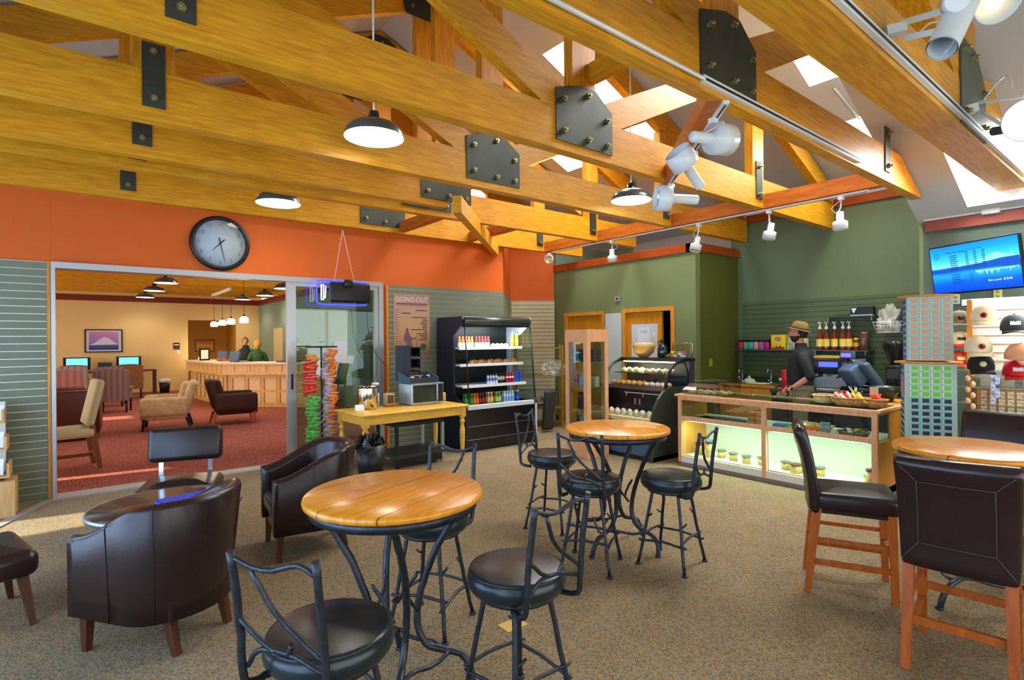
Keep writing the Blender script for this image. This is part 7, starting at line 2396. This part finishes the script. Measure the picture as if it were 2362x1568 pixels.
# pipe on the ceiling slope and along the red trim
for nm, pts, lab in (('conduit', [(6.95, 2.62, zR(6.95) - .02), (7.5, 2.55, zR(7.5) - .02)], 'short white pipe on the ceiling between two skylights'),
                     ('conduit', [(XT - .05, 2.06, 3.15), (XT - .05, 2.03, 3.01), (XT - .05, 1.9, 3.0), (XT - .05, .6, 3.0)], 'white pipe running along the top of the dull red trim over the screen')):
    tag(MB().tube(curve([Vector(p) for p in pts], 4) if len(pts) > 2 else pts, .012, 8).build(nm, WENA), lab, 'pipe')
tag(MB().rbox((0, 0, 0), (.06, .16, .07), .01, 2).build('junction_box', WENA), 'small white junction box on the dull red trim below the skylight', 'junction box').location = (XT - .05, 1.42, 3.0)

# ================================================================ LOUNGE BEYOND THE DOOR
CRF = mat('cream_upholstery', (224, 198, 150), .85, scale=8, col2=(198, 168, 120), bump=.2)
BRF = mat('brown_upholstery', (72, 36, 26), .8, var=.2, scale=8)
DLEG = mat('black_wood_leg', (24, 18, 16), .4)
OLEG = mat('orange_wood_leg', (196, 100, 50), .4)
def lounge_chair(nm, lab, fab, legm, loc, rz, slant=.22):
    t = thing(nm, lab, 'armchair', loc, rz)
    MB().rbox((.04, 0, .28), (.72, .64, .18), .04, 3).build('seat_base', fab, t)
    MB().rbox((.09, 0, .42), (.66, .50, .14), .055, 4, bulge=.02).build('seat_cushion', fab, t)
    q = Matrix.Rotation(R(-14), 3, 'Y')
    MB().rbox((-.36, 0, .58), (.16, .62, .62), .07, 4, M=q).build('backrest', fab, t)
    MB().rbox((-.27, 0, .66), (.14, .50, .42), .06, 4, M=q).build('back_cushion', fab, t)
    for s in (-1, 1):
        MB().rbox((.02, .36 * s, .44), (.74, .13, .34), .055, 4).build('armrest', fab, t)
        MB().seg((.33, .3 * s, .22), (.36, .3 * s, 0), .06, .06, (1, 0, 0), .035, .035).build('leg', legm, t)
        MB().seg((-.33, .3 * s, .22), (-.40, .3 * s, 0), .06, .06, (1, 0, 0), .035, .035).build('leg', legm, t)
    return t
lounge_chair('lounge_armchair', 'cream armchair in the lounge facing left into the sunlight', CRF, DLEG, (1.27, 12.05, 0), R(170))
lounge_chair('lounge_armchair', 'dark brown armchair in the lounge back to back with the cream one', BRF, OLEG, (2.40, 12.02, 0), R(-5))
STR = bands('striped_upholstery', 'Y', [(i / 12, (140, 112, 112) if i % 2 else (106, 84, 88)) for i in range(13)], .85)
def wing_chair(lab, loc, rz, mt=STR, h=1.02):
    t = thing('striped_chair', lab, 'armchair', loc, rz)
    MB().rbox((0, 0, .38), (.60, .62, .18), .04, 3).build('seat', mt, t)
    pts = [(.33 * math.cos(R(a)), h - .06 + .06 * math.sin(R(a))) for a in range(0, 181, 20)]
    MB().prism([(y, z) for y, z in pts] + [(-.33, .28), (.33, .28)], 0, -.34, -.24).build('backrest', mt, t)
    for s in (-1, 1):
        MB().rbox((0, .31 * s, .55), (.50, .07, .08), .03, 3).build('armrest', mt, t)
        MB().cyl((.20, .28 * s, .0), (.20, .28 * s, .52), .02).build('arm_post', DLEG, t)
        MB().cyl((.26, .27 * s, .0), (.26, .27 * s, .30), .02, .028).build('leg', DLEG, t)
        MB().cyl((-.27, .27 * s, .0), (-.27, .27 * s, .30), .02, .028).build('leg', DLEG, t)
    return t
wing_chair('mauve striped high-backed chair standing alone in the lounge, back to us', (.62, 15.75, 0), R(78))
wing_chair('mauve striped high-backed chair just behind the lone striped chair, partly hidden', (.60, 17.3, 0), R(80))
wing_chair('pinkish striped chair behind the brown leather sofa, left one', (-.25, 15.6, 0), R(82), bands('pink_stripe_upholstery', 'Y', [(i / 10, (176, 126, 120) if i % 2 else (150, 96, 92)) for i in range(11)], .85))
wing_chair('greyish striped chair by the left computer screen', (-.15, 18.6, 0), R(84), bands('grey_stripe_upholstery', 'Y', [(i / 10, (160, 140, 130) if i % 2 else (130, 110, 104)) for i in range(11)], .85))
TANF = mat('tan_brown_upholstery', (130, 84, 50), .8, var=.1, scale=6)
wing_chair('plain tan chair before the right-hand computer screen', (1.12, 19.4, 0), R(86), TANF, 1.0)
wing_chair('plain tan chair before the left-hand computer screen', (-.15, 20.0, 0), R(88), TANF, 1.0)
# leather sofa seen from behind, cream dining chair
t = thing('leather_sofa', 'reddish brown leather sofa in the lounge seen from behind, cut off by the door frame', 'sofa', (-.75, 11.9, 0), R(86))
LS = mat('red_brown_leather', (92, 38, 20), .35, var=.3, scale=4, bump=.2)
MB().rbox((-.32, 0, .45), (.24, 1.9, .80), .06, 4).build('backrest', LS, t)
MB().rbox((.1, 0, .28), (.70, 1.9, .36), .05, 3).build('seat', LS, t)
for s in (-1, 1):
    MB().rbox((.05, .93 * s, .38), (.90, .20, .58), .06, 4).build('armrest', LS, t)
MB().rbox((-.30, 0, .84), (.22, 1.7, .09), .04, 3).build('top_roll', LS, t)
for sx in (-.36, .36):
    for sy in (-.9, .9): MB().bx(sx - .03, sx + .03, sy - .03, sy + .03, 0, .11).build('foot', DLEG, t)
t = thing('dining_chair', 'pale cream dining chair with carved wooden legs just inside the lounge', 'chair', (-.14, 8.95, 0), R(188))
CD = mat('pale_green_cream_fabric', (196, 196, 156), .8)
CW = mat('carved_brown_wood', (130, 76, 30), .45)
q = Matrix.Rotation(R(-12), 3, 'Y')
MB().rbox((-.26, 0, .84), (.09, .50, .60), .045, 4, M=q).build('backrest', CD, t)
MB().rbox((0, 0, .47), (.50, .52, .12), .04, 3).build('seat', CD, t)
for s in (-1, 1):
    MB().seg((-.22, .22 * s, .56), (-.30, .22 * s, 0), .055, .06, (1, 0, 0), .04, .05).build('leg', CW, t)
    MB().tube(curve([(.20, .22 * s, .44), (.25, .22 * s, .30), (.20, .22 * s, .14), (.25, .22 * s, .02)], 4), .024, 8).build('leg', CW, t)
MB().seg((-.27, -.22, .16), (-.27, .22, .16), .03, .04).seg((-.27, 0, .16), (.22, 0, .16), .03, .04).build('stretcher', CW, t)
t = thing('dining_table', 'wooden table edge just inside the lounge at the left of the opening', 'table', (-1.25, 9.3, 0))
MB().lathe([(0, .72), (.62, .72), (.64, .74), (.62, .76), (0, .76)], n=32).build('tabletop', OAK, t)
MB().lathe([(.0, 0), (.26, 0), (.24, .05), (.06, .12), (.05, .72), (0, .72)], n=20).build('pedestal', CW, t)
# framed pictures
def framed(lab, x0, x1, z0, z1, y, stops, matc=(206, 200, 214), fr=BLACK, cat='picture'):
    t = thing('framed_picture', lab, cat, ((x0 + x1) / 2, y, (z0 + z1) / 2))
    w, h = (x1 - x0) / 2, (z1 - z0) / 2
    b = .035
    MB().bx(-w, w, -.03, 0, h - b, h).bx(-w, w, -.03, 0, -h, -h + b).bx(-w, -w + b, -.03, 0, -h, h).bx(w - b, w, -.03, 0, -h, h).build('frame', fr, t)
    MB().bx(-w + b, w - b, -.012, -.004, -h + b, h - b).build('mount', mat('mount_%d%d%d' % matc, matc, .6), t)
    k = .78
    MB().bx(-w * k, w * k, -.016, -.012, -h * k, h * k).build('print', stops, t)
    return t
t = framed('framed purple mountain picture on the cream lounge wall', .10, 1.06, 1.32, 2.05, YF - .002, bands('mountain_print', 'Z', [(0, (40, 56, 110)), (.22, (60, 80, 140)), (.32, (120, 124, 180)), (.55, (150, 130, 190)), (.75, (176, 120, 180)), (1, (196, 130, 180))], .5))
MB().prism([(-.36, -.13), (-.2, -.04), (-.1, .05), (-.02, .11), (.05, .12), (.14, .06), (.24, -.02), (.37, -.12)], 1, -.018, -.016).build('peak_print', mat('snowy_lilac', (206, 196, 226), .5), t)
c0_, c1_ = oY(YF + 1.58, 450, 783), oY(YF + 1.58, 495, 811)
framed('framed orange sunset print in the dim recess behind the desk', c0_.x, c1_.x, c1_.z, c0_.z, YF + 1.598, bands('sunset_print', 'Z', [(0, (200, 130, 30)), (.5, (240, 180, 60)), (1, (190, 90, 20))], .5), (214, 190, 130), mat('dark_red_frame', (70, 26, 16), .4))
p = oY(YF, 407, 798)
t = thing('wall_sign', 'small black sign with white marks on the cream lounge wall', 'sign', (p.x, YF - .002, p.z))
MB().bx(-.09, .09, -.015, 0, -.11, .11).build('board', BLACK, t)
MB().bx(-.07, .07, -.017, -.015, .02, .06).bx(-.07, .07, -.017, -.015, -.06, -.055).build('print', WHITE, t)
# computer tables
t = thing('computer_table', 'long dark desk carrying two computer screens along the lounge wall', 'desk', (.55, 20.85, 0))
MB().bx(-1.1, 1.35, -.3, .3, .72, .76).build('top', mat('dark_red_wood', (84, 40, 22), .4), t)
for x in (-1.05, 1.28):
    for y in (-.25, .25): MB().bx(x, x + .06, y - .03, y + .03, 0, .72).build('leg', mat('dark_red_wood', (84, 40, 22), .4), t)
for (xa_, xb_, za, zb_, lab) in ((-.41, .24, .80, 1.19, 'computer screen with a bright blue picture, left one on the lounge desk'), (.87, 1.50, .78, 1.19, 'computer screen with a bright blue picture, right one on the lounge desk')):
    t = thing('computer_monitor', lab, 'monitor', ((xa_ + xb_) / 2, 20.8, .7605))
    MB().bx(-.32, .32, -.02, .03, .04, .43).build('housing', BLACK, t)
    MB().bx(-.25, .25, -.024, -.02, .12, .40).build('screen', bands('monitor_picture', 'Z', [(0, (60, 120, 140)), (.4, (110, 210, 236)), (1, (90, 200, 245))], .4, emit=1.4), t)
    MB().bx(-.1, .1, -.08, .08, 0, .04).build('foot', BLACK, t)
tag(MB().rbox((0, 0, .13), (.35, .35, .26), .02, 2).build('printer', mat('dark_blue_printer', (36, 44, 66), .4)), 'dark printer between the two computer screens', 'printer').location = (.58, 20.8, .7605)
t = thing('lounge_bin', 'small black bin with a white liner beside the computer desk', 'bin', (2.12, 20.7, 0))
MB().lathe([(0, 0), (.13, 0), (.16, .36), (.15, .36), (.12, .01)], n=16).build('bin', BLACK, t)
MB().lathe([(.155, .32), (.17, .38), (.14, .46), (.10, .40)], n=12).build('liner', mat('white_liner_bag', (210, 206, 200), .5), t)
# reception desk
PINE = mat('golden_pine_desk', (230, 182, 108), .4, scale=3, stretch=(5, 5, 1), col2=(212, 156, 80))
GAP = mat('pine_shadow_groove', (150, 100, 50), .6)
K0, K1, K2 = Vector((2.72, 15.0)), Vector((4.55, 13.1)), Vector((2.42, 18.4))
rd = thing('reception_desk', 'panelled golden pine reception desk in the lounge with an angled front', 'reception desk', (K0.x, K0.y, 0))
def deskseg(a, b, side_):
    a, b = a - K0, b - K0
    d = (b - a).normalized()
    n = Vector((-d.y, d.x)) * side_
    def P(mb, u0, u1, o0, o1, z0, z1):
        mb.prism([tuple(a + d * u0 + n * o0), tuple(a + d * u1 + n * o0), tuple(a + d * u1 + n * o1), tuple(a + d * u0 + n * o1)], 2, z0, z1)
        return mb
    L_ = (b - a).length
    P(MB(), 0, L_, .12, .75, 0, 1.04).build('front_panel', PINE, rd)
    P(MB(), -.05, L_, -.05, .80, 1.06, 1.10).build('counter_top', mat('pale_counter_top', (226, 200, 160), .4), rd)
    P(MB(), -.02, L_, .0, .12, .82, 1.06).build('fascia', PINE, rd)
    P(MB(), -.02, L_, -.02, .14, .80, .83).build('ledge', PINE, rd)
    k = 0
    u = .25
    while u < L_ - .3 and side_ < 0 or (side_ > 0 and u < L_ - .3):
        for z0, z1 in ((.42, .72), (.10, .36)):
            P(MB(), u, u + .30, .112, .12, z0, z1).build('raised_panel', mat('pale_pine_panel', (236, 196, 130), .4), rd)
            P(MB(), u - .025, u, .108, .12, z0, z1).build('panel_groove', GAP, rd)
        P(MB(), u + .1, u + .115, -.004, 0, .87, 1.03).build('groove', GAP, rd)
        u += .42
deskseg(K0, K1, 1)
deskseg(K0, K2, -1)
p = oX(3.0, 457, 818)
t = thing('certificate_frame', 'black-framed certificate standing at the left end of the reception desk', 'frame', (2.72, 17.3, 1.1005), R(20))
MB().box((0, 0, .17), (.28, .03, .34)).build('frame', BLACK, t)
MB().box((0, -.017, .17), (.20, .004, .25)).build('sheet', WHITE, t)
t = thing('table_lamp', 'small glowing table lamp in the recess behind the framed certificate', 'lamp', (3.22, 21.0, .95))
MB().lathe([(.07, .20), (.10, .12), (.11, .05), (.09, .04)], n=16).build('lamp_shade', mat('warm_shade', (255, 214, 130), .5, emit=5), t)
MB().lathe([(0, -.95), (.05, -.95), (.03, -.6), (.02, .05), (0, .05)], n=14).build('base', OAK, t)
lamp('table_lamp_light', 'POINT', (3.22, 20.9, 1.25), 18, (1, .75, .4), .06)
for i, (x, y) in enumerate(((3.05, 16.6), (3.15, 15.6))):
    t = thing('desk_monitor', ['slate grey monitor back at the left on the reception desk', 'slate grey monitor back nearer the desk corner'][i], 'monitor', (x, y, 1.1005), R(30))
    MB().box((0, 0, .13), (.05, .34, .26), M=Matrix.Rotation(R(15), 3, 'Y')).build('housing', SLG2, t)
tag(MB().box((0, 0, .04), (.2, .3, .08)).build('leaflet_box', mat('red_white_leaflets', (190, 90, 70), .5, var=.6, scale=20)), 'small box of red and white leaflets between the desk monitors', 'box').location = (2.95, 16.1, 1.1005)
t = thing('reception_laptop', 'open dark device at the right end of the reception desk', 'laptop', (4.05, 14.0, 1.1005), R(-45))
MB().box((0, 0, .02), (.5, .3, .03)).build('base', BLACK, t)
MB().box((.1, .10, .12), (.05, .03, .2)).build('handset', BLACK, t)
a, b = oX(XR, 633, 757), oX(XR, 654, 835)
t = struct(MB().bx(XR - .03, XR, b.y, a.y, 0, a.z).build('door_3', mat('pale_lounge_door', (206, 180, 130), .5)))
# lounge outlets
tag(MB().bx(-.05, .05, -.01, 0, -.05, .05).build('thermostat', WHITE), 'small white thermostat on the cream wall under the black sign', 'thermostat').location = oY(YF - .001, 412, 812)
join_texts()
